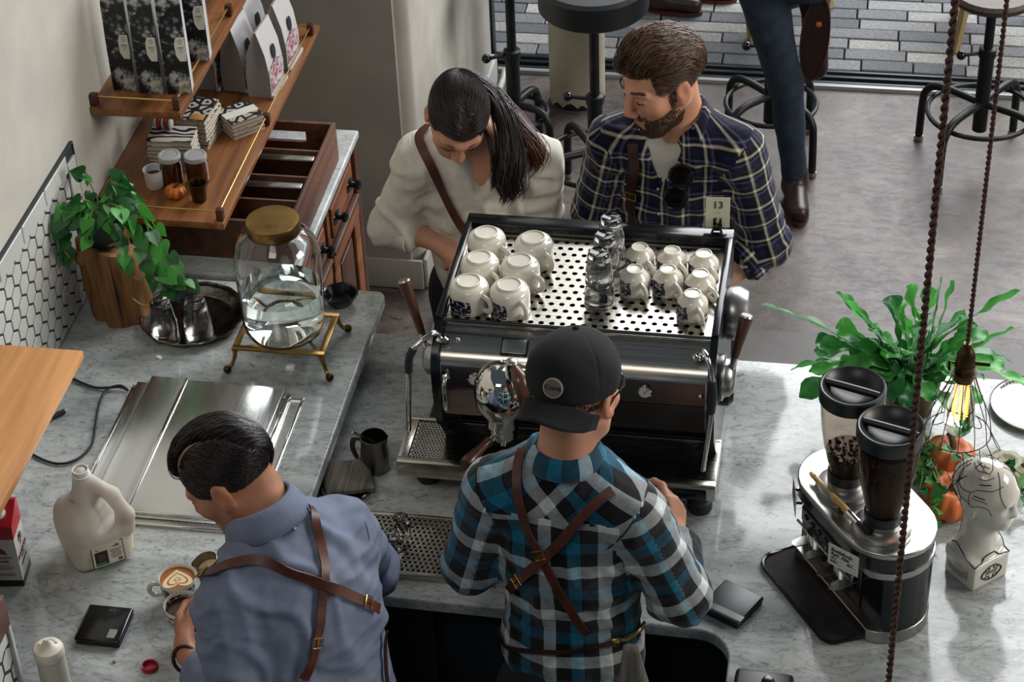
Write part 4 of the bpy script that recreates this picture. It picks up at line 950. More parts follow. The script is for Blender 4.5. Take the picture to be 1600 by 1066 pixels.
for i in range(7):
    book(.122, .080, .0125, 'book_waves', f"{('bottom', 'second lowest', 'third', 'middle', 'fifth', 'second highest', 'top')[i]} notebook of the tall pile behind the jam jars", 'tall pile of notebooks behind the jars', (-1.818 + random.uniform(-.002, .002), 4.712 + random.uniform(-.002, .002), 1.1605 + i * .0127), R_(4 + random.uniform(-2, 2)))
for i in range(7):
    book(.085, .12, .0125, 'book_waves' if i % 2 else 'book_print', f"{('bottom', 'second lowest', 'third', 'middle', 'fifth', 'second highest', 'top')[i]} notebook of the rear pile beside the short patterned pile", 'rear pile of notebooks', (-1.785 + random.uniform(-.002, .002), 4.845 + random.uniform(-.002, .002), 1.1605 + i * .0127), R_(-4 + random.uniform(-2, 2)))
tag(MB().rbox((0, 0, 0), (.040, .030, .003), .0008, T=TR((-1.772, 4.80, 1.2515), rz=R_(-4))).build('kraft_card', 'kraft'), 'small brown kraft card lying on the rear notebook pile', 'card')
t = thing('pink_pouch', 'small pink and white striped cloth pouch resting on the notebooks', 'pouch', (-1.845, 4.735, 1.2495))
for i in range(5):
    MB().ell((-1.866 + i * .010, 4.735, 1.268), (.0075, .014, .019), 10, 8).build('stripe_panel', 'red_plastic' if i % 2 else 'bag_white', t)
MB().tube([(-1.872, 4.735, 1.284), (-1.845, 4.735, 1.290), (-1.820, 4.735, 1.284)], .003, 6).build('drawstring', 'paper', t)
# jars, pumpkin, brass cup
def jam_jar(label, x, y):
    t = thing('jam_jar', label, 'jar', (x, y, 1.1605), 0, 'jam jars on the lower shelf')
    MB().lathe([(0, 0), (.024, 0), (.0275, .004), (.0285, .012), (.0285, .058), (.026, .066), (.0255, .072), (0, .072)], seg=28).build('jam', 'jam', t, local=True)
    MB().lathe([(.0292, .004), (.0295, .012), (.0295, .059), (.027, .068), (.027, .074), (.0262, .074), (.0262, .068), (.0287, .059), (.0287, .012)], seg=28).build('glass_wall', 'glass_thin', t, local=True)
    MB().lathe([(.0285, .0735), (.0300, .0745), (.0302, .086), (.029, .088), (.0235, .0882), (.023, .0872), (0, .0872), (0, .0735)], seg=32).build('lid', 'jar_lid', t, local=True)
jam_jar('jam jar with pale lid nearer the potted vine', -1.796, 4.612); jam_jar('jam jar with pale lid further from the potted vine', -1.727, 4.620)
def pumpkin(name, label, cat, loc, r, h, ribs, m, depth=.07, rx=0., stem=True, rz=0., group=None):
    t = thing(name, label, cat, loc, rz, group)
    b = MB(); b.T = Matrix.Translation((0, 0, h * .5)) @ Matrix.Rotation(rx, 4, 'X')
    prof = []
    for i in range(15):
        a = PI * i / 14; rr = max(0., math.sin(a)) ** .72 * r; z = -math.cos(a) * h * .5
        z *= 1 - .38 * max(0, 1 - rr / (r * .55)) ; prof.append((rr if 0 < i < 14 else 0, z))
    b.lathe(prof, seg=ribs * 6, wob=lambda a, z: 1 - depth * abs(math.cos(a * ribs / 2)) ** 3); b.build('fruit', m, t, local=True, smooth=80)
    if stem:
        b = MB(); b.T = Matrix.Translation((0, 0, h * .5)) @ Matrix.Rotation(rx, 4, 'X')
        k = r / .05; b.tube(spline([(0, 0, h * .26), (0, 0, h * .40), (.006 * k, .002 * k, h * .55), (.016 * k, .004 * k, h * .66)], 4), [.011 * k, .009 * k, .0075 * k, .007 * k, .0065 * k, .006 * k, .006 * k, .006 * k, .006 * k, .006 * k, .0062 * k, .0066 * k, .0075 * k], 7); b.build('stem', 'stem_dry', t, local=True)
    return t
pumpkin('mini_pumpkin', 'mini orange pumpkin on the lower shelf in front of the jam jars', 'pumpkin', (-1.768, 4.545, 1.1605), .030, .034, 9, 'pumpkin_small', .12, rz=.5)
o = MB().lathe([(0, 0), (.0165, 0), (.0185, .004), (.0225, .05), (.0245, .053), (.0245, .056), (.0225, .056), (.0205, .050), (.0165, .006), (0, .005)], (-1.700, 4.535, 1.1605), 20, wob=lambda a, z: 1 + .03 * math.cos(a * 10)).build('metal_beaker', 'brass_dark'); tag(o, 'small ribbed antique brass beaker on the lower shelf', 'cup')
t = thing('white_mug', 'white enamel mug mostly hidden behind the vine leaves on the lower shelf', 'mug', (-1.838, 4.590, 1.1605))
MB().lathe([(0, 0), (.022, 0), (.0245, .003), (.0265, .052), (.0275, .054), (.0255, .054), (.0235, .006), (0, .005)], (-1.838, 4.590, 1.1605), 24).build('bowl', 'white_plastic', t)
MB().lathe([(0, .035), (.0225, .035), (0, .0352)], (-1.838, 4.590, 1.1605), 20).build('drink', 'coffee', t)
# ================================================================== sideboard and crate
sb = thing('sideboard', 'antique dark wood sideboard with marble top and black knobs under the wall shelves', 'sideboard', (-1.72, 4.88, 0))
MB().rbb((XW + .003, 4.52, .08), (-1.485, 5.235, .924), .004).build('carcass', 'sideboard_wood', sb)
slab_o = MB().rbb((XW + .003, 4.50, .925), (-1.452, 5.262, .95), .006, 3).build('marble_top', 'marble_sideboard', sb)
for y in (4.515, 5.24): MB().rbb((-1.50, y - .018, 0), (-1.462, y + .018, .922), .005).build('corner_post', 'sideboard_dark', sb)
for y in (4.515, 5.24): MB().rbb((XW + .005, y - .012, 0), (XW + .04, y + .012, .2), .004).build('foot', 'sideboard_dark', sb)
for k, (y0, y1) in enumerate(((4.55, 4.87), (4.90, 5.21))):
    d = MB().rbb((-1.485, y0, .765), (-1.470, y1, .905), .004).build('drawer', 'sideboard_wood', sb)
    MB().rbb((-1.470, y0 + .03, .785), (-1.462, y1 - .03, .888), .004).build('raised_panel', 'sideboard_wood', d)
    for yy_ in (y0 + .07, y1 - .07):
        MB().lathe([(0, 0), (.020, 0), (.022, .004), (.010, .008), (.008, .016), (.015, .022), (.016, .030), (.008, .036), (0, .037)], seg=14, T=Matrix.Translation((-1.462, yy_, .838)) @ FX).build('knob', 'black_gloss', d)
        MB().rbox((-1.461, yy_, .838), (.004, .060, .026), .0015).build('carved_plate', 'black_gloss', d)
    dr = MB().rbb((-1.485, y0, .12), (-1.472, y1, .745), .004).build('door', 'sideboard_dark', sb)
    for a, c in (((-1.472, y0, .69), (-1.458, y1, .745)), ((-1.472, y0, .12), (-1.460, y1, .19)), ((-1.472, y0, .19), (-1.460, y0 + .06, .69)), ((-1.472, y1 - .06, .19), (-1.460, y1, .69))): MB().rbb(a, c, .004).build('door_rail', 'sideboard_wood', dr)
    MB().rbb((-1.472, y0 + .085, .22), (-1.463, y1 - .085, .66), .006).build('raised_panel', 'sideboard_dark', dr)
    MB().lathe([(0, 0), (.010, 0), (.008, .012), (.014, .02), (.010, .028), (0, .029)], seg=12, T=Matrix.Translation((-1.460, y0 + .03 if k else y1 - .03, .60)) @ FX).build('knob', 'black_gloss', dr)
    MB().rbb((-1.476, y0, .748), (-1.452, y1, .762), .004).build('moulding', 'sideboard_dark', sb)
cr = thing('divided_crate', 'open dark wooden crate with dividers standing on the sideboard', 'crate', (-1.66, 4.86, .9505))
CX0, CX1, CY0, CY1, CZ0, CZ1 = -1.855, -1.472, 4.575, 5.095, .9505, 1.075
for a, c in (((CX1 - .012, CY0, CZ0), (CX1, CY1, CZ1)), ((CX0, CY0, CZ0), (CX0 + .012, CY1, CZ1)), ((CX0 + .012, CY0, CZ0), (CX1 - .012, CY0 + .012, CZ1))): MB().rbb(a, c, .0015).build('side_board', 'crate_wood', cr)
b = MB(); b.bb((CX0 + .012, CY1 - .012, CZ0), (CX1 - .012, CY1, CZ0 + .06)).bb((CX0 + .012, CY1 - .012, CZ0 + .095), (CX1 - .012, CY1, CZ1)).bb((CX0 + .012, CY1 - .012, CZ0 + .06), (-1.69, CY1, CZ0 + .095)).bb((-1.56, CY1 - .012, CZ0 + .06), (CX1 - .012, CY1, CZ0 + .095)); b.build('handle_board', 'crate_wood', cr, smooth=None)
MB().bb((CX0 + .01, CY0 + .01, CZ0), (CX1 - .01, CY1 - .01, CZ0 + .006)).build('bottom_board', 'crate_wood', cr)
for y in (4.70, 4.82, 4.955): MB().rbb((CX0 + .012, y, CZ0 + .006), (CX1 - .0125, y + .008, CZ1 - .012), .001).build('divider', 'crate_wood', cr)
for z, y in ((1.03, 4.65), (1.03, 4.86), (1.03, 5.05)): MB().lathe([(0, 0), (.004, 0), (.003, .002), (0, .002)], seg=8, T=Matrix.Translation((CX1, y, z)) @ FX).build('nail', 'satin_metal', cr)
for y, wh in ((4.925, 'far'), (4.785, 'near')):
    t = thing('clear_case', f'clear plastic case standing in the {wh} compartment of the crate', 'case', (-1.60, y, .957), 0, 'clear cases in the crate')
    MB().rbb((-1.665, y - .012, .957), (-1.495, y + .012, 1.052), .004).build('shell', 'glass_thin', t)
    MB().rbb((-1.665, y - .013, 1.0525), (-1.495, y + .013, 1.060), .003).build('lid', 'satin_metal', t)
# ================================================================== stump with potted vine
st = thing('wood_stump', 'rough brown cut log stump standing on the marble in the tiled corner', 'stump', (-1.862, 4.285, ZL))
def stump_fn(u, v):
    a = u * 2 * PI; r = .076 + .006 * math.cos(2 * a + .5) + .004 * math.cos(5 * a + 1) + .0025 * math.cos(11 * a) + .003 * math.sin(7 * a + v * 5)
    r *= 1.0 + .10 * (1 - v) * math.cos(a + .4) - .05 * v
    z = v * (.205 + .022 * math.cos(a + 2.3) + .006 * math.cos(4 * a))
    return (r * math.cos(a) - .012 * v, r * math.sin(a) + .005 * v, z)
b = MB(); b.grid(stump_fn, 56, 12, closed_u=True); n = len(b.v)
top = b.v[-56:]; b.v.append((-.012, .005, .205)); b.f += [(n - 56 + i, n - 56 + (i + 1) % 56, n) for i in range(56)]; b.mi += [0] * 56
b.f.append(tuple(range(55, -1, -1))); b.mi.append(0)
b.build('log', 'stump_wood', st, local=True, smooth=50)
for k, (a, z, s) in enumerate(((-2.6, .185, .022), (-2.9, .15, .014), (-.9, .06, .009))):
    MB().ell((.066 * math.cos(a) - .01, .066 * math.sin(a), z), (s, s * .8, s * 1.1), 12, 8).build('knot', 'stump_wood', st, local=True)
MB().grid(lambda u, v: tuple(Vector(stump_fn(-.19 + .012 * (u - .5) * (1 - abs(2 * v - 1)), .03 + .93 * v)) * 1.0 + Vector((.0012 * math.cos(-1.2), .0012 * math.sin(-1.2), 0))), 3, 12).build('crack', 'soil', st, local=True)
vine = thing('potted_vine', 'trailing green philodendron in a dark pot on the wooden stump', 'plant', (-1.875, 4.29, 1.186))
MB().lathe([(0, 0), (.045, 0), (.048, .004), (.060, .075), (.066, .078), (.066, .092), (.060, .092), (.056, .08), (0, .078)], seg=32).build('pot', 'pot_dark', vine, local=True)
MB().lathe([(0, .082), (.056, .080), (0, .0801)], seg=20).build('soil', 'soil', vine, local=True)
def heart(n=7, fold=.25, curl=.25):
    """heart leaf: base at the origin, tip along +X, upper face +Z"""
    prof = [(0, .0), (-.12, .20), (-.06, .40), (.12, .50), (.36, .46), (.62, .30), (.84, .12), (1.0, .0)]
    vs = []; fs = []
    mid = [(x if x > 0 else 0) for x, y in prof]
    for i, (x, y) in enumerate(prof):
        m = max(0., x); z = -curl * m * m * .35
        vs += [(m, 0, z), (x, y * .5, z + fold * y * .5 + .0), (x, y, z + fold * y * .75), (x, -y * .5, z + fold * y * .5), (x, -y, z + fold * y * .75)]
    for i in range(len(prof) - 1):
        a, c = i * 5, i * 5 + 5
        fs += [(a, c, c + 1, a + 1), (a + 1, c + 1, c + 2, a + 2), (a, a + 3, c + 3, c), (a + 3, a + 4, c + 4, c + 3)]
    return vs, fs
def leaf_data(name, vs, fs, m):
    me = bpy.data.meshes.new(name); me.from_pydata(vs, [], fs); me.materials.append(MATS[m]); me.polygons.foreach_set('use_smooth', [True] * len(fs)); return me
def put_leaf(me, parent, base, tip_dir, normal, size, name='leaf', rootinv=None):
    x = Vector(tip_dir).normalized(); z = Vector(normal); z = (z - x * z.dot(x)).normalized(); y = z.cross(x)
    o = bpy.data.objects.new(name, me); COL.objects.link(o); o.parent = parent
    m = Matrix(((x.x, y.x, z.x, 0), (x.y, y.y, z.y, 0), (x.z, y.z, z.z, 0), (0, 0, 0, 1))).to_3x3()
    o.matrix_local = rootinv @ (Matrix.Translation(base) @ m.to_4x4() @ Matrix.Scale(size, 4)); return o
hl = [leaf_data('heart_leaf', *heart(fold=f, curl=c), 'vine_leaf') for f, c in ((.18, .3), (.3, .8), (.08, .5))]
vi = root_mat(vine).inverted()
def rv(s): return Vector((random.gauss(0, s), random.gauss(0, s), random.gauss(0, s)))
stems = [  # crown and trailing stems (world)
    [(-1.875, 4.29, 1.275), (-1.90, 4.27, 1.32), (-1.93, 4.24, 1.33), (-1.945, 4.20, 1.30)], [(-1.875, 4.29, 1.275), (-1.86, 4.30, 1.335), (-1.84, 4.31, 1.365), (-1.82, 4.31, 1.37)],
    [(-1.87, 4.29, 1.275), (-1.84, 4.26, 1.32), (-1.80, 4.24, 1.325), (-1.775, 4.23, 1.30)], [(-1.87, 4.29, 1.275), (-1.87, 4.25, 1.31), (-1.87, 4.21, 1.31), (-1.865, 4.18, 1.27)],
    [(-1.86, 4.29, 1.275), (-1.81, 4.30, 1.31), (-1.77, 4.29, 1.28), (-1.745, 4.27, 1.22), (-1.735, 4.25, 1.16), (-1.72, 4.25, 1.13), (-1.71, 4.26, 1.105), (-1.70, 4.27, 1.09)],
    [(-1.86, 4.28, 1.275), (-1.81, 4.27, 1.29), (-1.775, 4.25, 1.25), (-1.76, 4.235, 1.19), (-1.745, 4.23, 1.13), (-1.735, 4.245, 1.10), (-1.725, 4.26, 1.075), (-1.715, 4.275, 1.06)],
    [(-1.86, 4.30, 1.275), (-1.80, 4.32, 1.30), (-1.755, 4.31, 1.25), (-1.72, 4.29, 1.18), (-1.70, 4.28, 1.12), (-1.69, 4.30, 1.08), (-1.68, 4.315, 1.06)],
    [(-1.875, 4.28, 1.275), (-1.915, 4.25, 1.29), (-1.945, 4.225, 1.25), (-1.95, 4.21, 1.20)], [(-1.875, 4.30, 1.275), (-1.90, 4.32, 1.33), (-1.915, 4.33, 1.36)],
    [(-1.865, 4.28, 1.275), (-1.83, 4.235, 1.295), (-1.80, 4.20, 1.255), (-1.79, 4.19, 1.205)]]
for si, S_ in enumerate(stems):
    pts = spline(S_, 6); MB().tube(pts, .0022, 5).build('stem', 'vine_stem', vine)
    k = 1; step = 2 if len(S_) < 6 else 3
    while k < len(pts):
        p = pts[k]; side = random.choice((-1, 1)); d = (pts[min(k + 1, len(pts) - 1)] - pts[k - 1]).normalized()
        out = (Vector((p.x + 1.875, p.y - 4.33, 0))).normalized() * .6 + d * .5 + Vector((.1, -.35, -.45)) + rv(.35)
        nrm = Vector((.25, -.55, .75)) + rv(.55)
        q = p + out.normalized() * .012; q.x = max(q.x, -1.945)
        if q.x + out.normalized().x * .05 < -1.965: out.x = abs(out.x)
        put_leaf(random.choice(hl), vine, q, out, nrm, random.uniform(.030, .050), rootinv=vi); k += step
for k in range(34):
    a = random.uniform(-2.6, .9); rr = random.uniform(.03, .085); p = Vector((-1.87 + rr * math.cos(a), 4.285 + rr * math.sin(a), 1.285 + random.uniform(-.01, .075) * (1 - rr / .13)))
    p.x = max(p.x, -1.94); out = Vector((math.cos(a), math.sin(a), -.35)) + rv(.3)
    if p.x < -1.92: out.x = abs(out.x) * .4
    put_leaf(random.choice(hl), vine, p, out, Vector((.2, -.5, .85)) + rv(.3), random.uniform(.028, .050), rootinv=vi)
for p in ([(-1.79, 4.23, 1.245), (-1.80, 4.20, 1.25), (-1.825, 4.19, 1.242)], [(-1.80, 4.22, 1.06), (-1.77, 4.21, 1.048), (-1.74, 4.22, 1.055), (-1.732, 4.225, 1.075)], [(-1.79, 4.22, 1.13), (-1.77, 4.22, 1.12), (-1.755, 4.225, 1.135)], [(-1.94, 4.20, 1.19), (-1.945, 4.19, 1.215)]):
    MB().tube(spline(p, 5), .002, 5).build('aerial_root', 'root_stem', vine)
o = MB().ell((-1.782, 4.212, 1.268), (.009, .008, .015), 10, 8); o.build('seed_head', 'root_stem', vine)
# ================================================================== tray, glasses, water jar
t = thing('silver_tray', 'round scalloped antique silver tray on the marble worktop holding two glasses', 'tray', (-1.664, 4.268, ZL + .0005))
def tray_w(a, z): return 1 + (.022 * abs(math.cos(a * 6)) - .012 if z > .004 else 0)
MB().lathe([(0, .002), (.098, .002), (.104, .004), (.116, .016), (.128, .0185), (.134, .0195), (.136, .0175), (.131, .014), (.120, .010), (.108, 0), (0, 0)], seg=96, wob=tray_w).build('dish', 'old_silver', t, local=True)
MB().tube([((.134) * tray_w(a, 1) * math.cos(a), .134 * tray_w(a, 1) * math.sin(a), .0195 + .001 * math.cos(a * 24)) for a in [2 * PI * i / 120 for i in range(120)]], .0032, 6, closed=True).build('beaded_rim', 'old_silver', t, local=True)
g2 = tumbler('tumbler', 'x', 'two glasses on the silver tray', .036, .0265, .108)
for i, (x, y, l) in enumerate(((-1.716, 4.190, 'tall upturned glass tumbler on the silver tray nearer the stump'), (-1.630, 4.205, 'tall upturned glass tumbler on the silver tray nearer the water jar'))):
    o = g2 if i == 0 else dup(g2); o.location = (x, y, ZL + .0028); o['label'] = l; o.rotation_euler = (0, 0, i * .4)
JX, JY = -1.384, 4.135
sd = thing('jar_stand', 'square openwork brass stand with claw feet under the water jar', 'stand', (JX, JY, ZL))
SX0, SX1, SY0, SY1, SZ = JX - .118, JX + .118, JY - .062, JY + .115, ZL + .068
b = MB()
for a, c in (((SX0, SY0), (SX1, SY0 + .016)), ((SX0, SY1 - .016), (SX1, SY1)), ((SX0, SY0 + .016), (SX0 + .016, SY1 - .016)), ((SX1 - .016, SY0 + .016), (SX1, SY1 - .016))): b.rbb((a[0], a[1], SZ - .006), (c[0], c[1], SZ), .001)
b.build('frame', 'brass', sd)
cy_ = (SY0 + SY1) / 2
for k in range(4):
    a = PI / 4 + k * PI / 2; e = Vector((JX + .105 * (1 if math.cos(a) > 0 else -1), cy_ + .078 * (1 if math.sin(a) > 0 else -1), SZ - .003))
    MB().tube(spline([(JX + .045 * math.cos(a), cy_ + .045 * math.sin(a), SZ - .003), (JX + .06 * math.cos(a + .4), cy_ + .06 * math.sin(a + .4), SZ - .003), e], 5), .0045, 6, flat=.6).build('scroll', 'brass', sd)
MB().tube([(JX + .05 * math.cos(2 * PI * i / 28), cy_ + .05 * math.sin(2 * PI * i / 28), SZ - .003) for i in range(28)], .0045, 6, closed=True).build('ring', 'brass', sd)
for sx in (-1, 1):
    for y, sy in ((SY0, -1), (SY1, 1)):
        x = JX + sx * .110; yb = y - sy * .006
        l = MB().tube(spline([(x, yb, SZ - .006), (x + sx * .004, yb + sy * .003, SZ - .03), (x + sx * .012, yb + sy * .010, SZ - .05), (x + sx * .020, yb + sy * .018, ZL + .012)], 4), [.0095, .008, .0065, .0058, .0052, .005, .005, .005, .0052, .0055, .006, .007, .008], 8).build('leg', 'brass', sd)
        MB().ell((x + sx * .021, yb + sy * .019, ZL + .0105), (.0105, .0105, .0105), 12, 8).build('claw_foot', 'brass_dark', l)
wj = thing('water_jar', 'large clear glass water jar with brass lid half full of water', 'jar', (JX, JY + .026, SZ + .0005))
jo = [(0, 0), (.075, 0), (.092, .006), (.101, .020), (.1035, .045), (.106, .12), (.1075, .20), (.1065, .235), (.100, .262), (.086, .284), (.070, .298), (.062, .304), (.0605, .312)]
ji = [(.0580, .311), (.0595, .303), (.068, .2945), (.0835, .2805), (.097, .2595), (.1033, .234), (.1043, .20), (.103, .12), (.1005, .046), (.0975, .022), (.088, .010), (.073, .007), (0, .007)]
MB().lathe(jo + ji, seg=56).build('glass_wall', 'glass', wj, local=True, smooth=60)
MB().lathe([(0, .0072), (.0728, .0072), (.0876, .0102), (.0970, .0225), (.1000, .0462), (.1024, .12), (.1026, .132), (.0, .132)], seg=56).build('water', 'water', wj, local=True, smooth=60)
MB().lathe([(.0615, .300), (.0650, .301), (.0660, .304), (.0660, .330), (.0645, .3335), (.055, .3345), (0, .3345), (0, .313), (.0615, .313)], seg=56).build('lid', 'brass', wj, local=True, smooth=40)
MB().ell((.018, -.026, .3348), (.0022, .0022, .0012), 8, 6).build('lid_mark', 'brass_dark', wj, local=True)
o = MB().lathe([(0, .001), (.028, .001), (.032, .006), (.044, .030), (.048, .032), (.047, .034), (.042, .032), (.030, .008), (0, .005)], (-1.300, 4.382, ZL), 40, wob=lambda a, z: 1 + (.03 * math.cos(a * 18) if z > .02 else 0)).build('fluted_bowl', 'black_gloss'); tag(o, 'small dark fluted glass bowl behind the water jar', 'bowl')
# ================================================================== things on the raised worktop
bc = thing('bin_cover', 'brushed steel two panel ice bin cover set in the marble worktop', 'cover', (-1.52, 3.74, ZL))
b = MB(); b.rbb((-1.735, 3.478, ZL + .0003), (-1.296, 3.486, ZL + .008), .002).rbb((-1.735, 3.968, ZL + .0003), (-1.296, 3.976, ZL + .008), .002).rbb((-1.735, 3.486, ZL + .0003), (-1.727, 3.968, ZL + .008), .002).rbb((-1.304, 3.486, ZL + .0003), (-1.296, 3.968, ZL + .008), .002)
b.build('frame', 'chrome', bc); MB().bb((-1.727, 3.486, ZL + .0003), (-1.304, 3.968, ZL + .003)).build('well', 'steel_y', bc)
MB().rbb((-1.725, 3.50, ZL + .0035), (-1.690, 3.985, ZL + .012), .002).build('side_strip', 'steel_y', bc)
MB().rbb((-1.690, 3.500, ZL + .004), (-1.600, 3.996, ZL + .026), .004, 3).build('lid_panel', 'steel_y', bc)
MB().rbb((-1.597, 3.500, ZL + .004), (-1.345, 3.990, ZL + .026), .004, 3).build('lid_panel', 'steel_y', bc)
MB().rbb((-1.603, 3.497, ZL + .0245), (-1.594, 3.994, ZL + .028), .0012).build('joint_strip', 'chrome', bc)
MB().rbb((-1.342, 3.495, ZL + .0035), (-1.330, 3.980, ZL + .016), .003).build('hinge_rail', 'chrome', bc)
for y in (3.56, 3.9): MB().lathe([(0, 0), (.004, 0), (.003, .002), (0, .0025)], (-1.336, y, ZL + .016), 10).build('screw', 'satin_metal', bc)
cz = ZL + .0045
t = thing('power_cable', 'thin black power cable curling over the marble beside the wooden ledge', 'cable', (-1.82, 3.85, ZL))
MB().tube(spline([(-1.960, 4.02, cz), (-1.895, 3.985, cz), (-1.825, 3.957, cz), (-1.765, 3.962, cz + .004), (-1.742, 3.955, cz), (-1.765, 3.965, cz + .006), (-1.796, 3.944, cz + .003), (-1.793, 3.88, cz), (-1.780, 3.82, cz), (-1.765, 3.74, cz), (-1.785, 3.682, cz), (-1.83, 3.664, cz), (-1.90, 3.693, cz), (-1.94, 3.74, cz)], 6), .0032, 8).build('wire', 'cable', t)
MB().tube(spline([(-1.94, 3.76, cz), (-1.90, 3.82, cz), (-1.888, 3.835, cz)], 4), .0030, 8).build('plug_wire', 'cable', t)
MB().tube([(-1.892, 3.829, cz + .002), (-1.884, 3.842, cz + .002), (-1.872, 3.856, cz + .002)], [.0045, .0065, .006], 10).build('plug', 'cable', t)
MB().tube([(-1.872, 3.856, cz + .003), (-1.866, 3.864, cz + .003)], .002, 6).build('plug_pin', 'satin_metal', t)
# milk jug
mj = thing('milk_jug', 'one gallon white plastic milk jug with handle and no lid on the marble', 'milk jug', (-1.630, 3.385, ZL), R_(36))
S_ = Soft(); S_.box((0, 0, .072), (.070, .070, .070), .028, k=.03); S_.cap((0, 0, .10), (0, 0, .196), .072, .024, k=.05); S_.cap((0, 0, .15), (-.004, .004, .225), .030, .0185, k=.02)
S_.chain([(.060, -.060, .10), (.064, -.064, .135), (.044, -.044, .185), (.016, -.016, .205)], [.020, .0165, .0165, .017], k=.012)
S_.chain([(.043, -.043, .118), (.040, -.040, .150), (.026, -.026, .172)], [.013, .0145, .010], k=.01); S_.pr = [p for p in S_.pr]
for a, c, r in (((.036, -.050, .118), (.020, -.032, .168), .0125),):
    S_.cap((.026 + .03, -.026 + .03, .118), (.026 - .03, -.026 - .03, .118), .0001, k=.001)
S_.pr = S_.pr[:-1]
for z, q, r in ((.125, .040, .0145), (.145, .036, .0145), (.165, .028, .0115)):
    S_.cap((q + .05, -q + .05, z), (q - .05, -q - .05, z), r, r, k=.010, sub=True)
V, F = S_.mesh(.0042); V = smoothv(V, F, 2, .4); V[:, 2] = np.maximum(V[:, 2], .0004)
zc = V[F].mean(1)[:, 2]; ribs = (zc < .088) & ~((V[F].mean(1)[:, 0] > .05) & (zc > .08))
o = soft_obj('jug_body', V, F, ['jug_plastic', 'milk'], None, ribs.astype(int)); o.parent = mj
MB().lathe([(.0188, .218), (.0215, .2185), (.0215, .222), (.0188, .2225), (.0188, .226), (.0208, .2265), (.0208, .229), (.0185, .2295), (.0182, .243), (.0162, .243), (.0162, .219)], (-.004, .004, 0), 28).build('neck_ring', 'white_plastic', mj, local=True)
MB().lathe([(0, .226), (.0162, .226), (0, .2262)], (-.004, .004, 0), 20).build('mouth', 'milk', mj, local=True)
T_ = Matrix.Translation((.004, -.0792, .054)) @ Matrix.Rotation(R_(90), 4, 'X')
lb = MB().rbox((0, 0, 0), (.074, .062, .0008), .0003, 1, T=T_).build('paper_label', 'ink_black', mj, local=True)
MB().rbox((0, 0, .0006), (.070, .058, .0006), .0002, 1, T=T_).build('label_face', 'paper', lb, local=True)
MB().rbox((-.0155, -.006, .0010), (.030, .040, .0004), .0001, 1, T=T_).build('label_picture', 'carton_black', lb, local=True)
MB().rbox((-.018, -.021, .0013), (.024, .008, .0004), .0001, 1, T=T_).build('picture_grass', 'ivy_leaf', lb, local=True)
MB().ell((-.016, -.004, .0013), (.009, .011, .0003), 10, 4, T=T_).build('picture_cow', 'leather', lb, local=True)
def local_text(txt, size, m, T, parent, **k):
    o = text_mesh(txt, size, m, T, None, **k); o.parent = parent; return o
local_text('Whole Milk', .0115, 'ink_black', T_ @ Matrix.Translation((0, .0165, .0010)), lb, bold=.0002)
b = MB()
for i in range(6): b.box((.018, .009 - i * .0045, .0011), (.028 - (i % 3) * .004, .0016, .0003), T=T_)
b.box((.026, -.022, .0011), (.010, .007, .0003), T=T_); b.build('small_print', 'ink_red', lb, local=True, smooth=None)
MB().rbox((-.030, -.030, .180), (.013, .0012, .006), .0004, 1, T=Matrix.Translation((-.012, -.004, .016)) @ Matrix.Translation((-.03, -.03, .18)) @ Matrix.Rotation(R_(-45), 4, 'Z') @ Matrix.Rotation(R_(-50), 4, 'X') @ Matrix.Translation((.03, .03, -.18))).build('date_sticker', 'satin_metal', mj, local=True)
# almond milk carton
ct = thing('milk_carton', 'white and red carton with white screw cap standing at the left edge', 'carton', (-1.802, 3.285, ZL + .0005), R_(8)); ct.scale = (1, 1, .84)
w = .0375
vs = [(-w, -w, .022), (w, -w, .022), (w, w, .022), (-w, w, .022), (-w, -w, .165), (w, -w, .165), (w, w, .165), (-w, w, .165), (-w, -w * .9, .205), (w, -w * .9, .205), (w * 1.0, w, .235), (-w * 1.0, w, .235), (-w, w * .75, .238), (w, w * .75, .238)]
MB().add(vs, [(0, 1, 5, 4), (1, 2, 6, 5), (2, 3, 7, 6), (3, 0, 4, 7)]).build('sleeve', 'carton_white', ct, local=True, smooth=None)
MB().add(vs, [(4, 5, 9, 8), (5, 6, 10, 13, 9), (6, 7, 11, 10), (7, 4, 8, 12, 11), (8, 9, 13, 12), (12, 13, 10, 11)]).build('gable', 'carton_red', ct, local=True, smooth=None)
MB().rbox((0, 0, .011), (2 * w, 2 * w, .022), .001, 1).build('base_band', 'carton_black', ct, local=True)
cp = MB(); cp.T = Matrix.Translation((.004, -.006, .221)) @ Matrix.Rotation(R_(-28), 4, 'X').inverted(); cp.T = Matrix.Translation((.004, -.004, .222)) @ Matrix.Rotation(R_(27), 4, 'X')
cp.lathe([(0, 0), (.017, 0), (.017, .004), (.0135, .005), (.0135, .017), (.012, .019), (0, .019)], seg=28, wob=lambda a, z: 1 + (.015 * math.cos(a * 22) if .005 < z < .017 else 0)); cp.build('screw_cap', 'white_plastic', ct, local=True)
RT = Matrix.Translation((w + .0006, 0, .0)) @ Matrix.Rotation(R_(90), 4, 'Z') @ Matrix.Rotation(R_(90), 4, 'X')
FT = Matrix.Translation((0, -w - .0006, .0)) @ Matrix.Rotation(R_(90), 4, 'X')
local_text('BARISTA', .0185, 'ink_red', RT @ Matrix.Translation((0, .088, 0)), ct, bold=.0004); local_text('BLEND', .008, 'ink_black', RT @ Matrix.Translation((0, .077, 0)), ct)
local_text('ALMOND', .0105, 'ink_black', RT @ Matrix.Translation((0, .058, 0)), ct, bold=.0002)
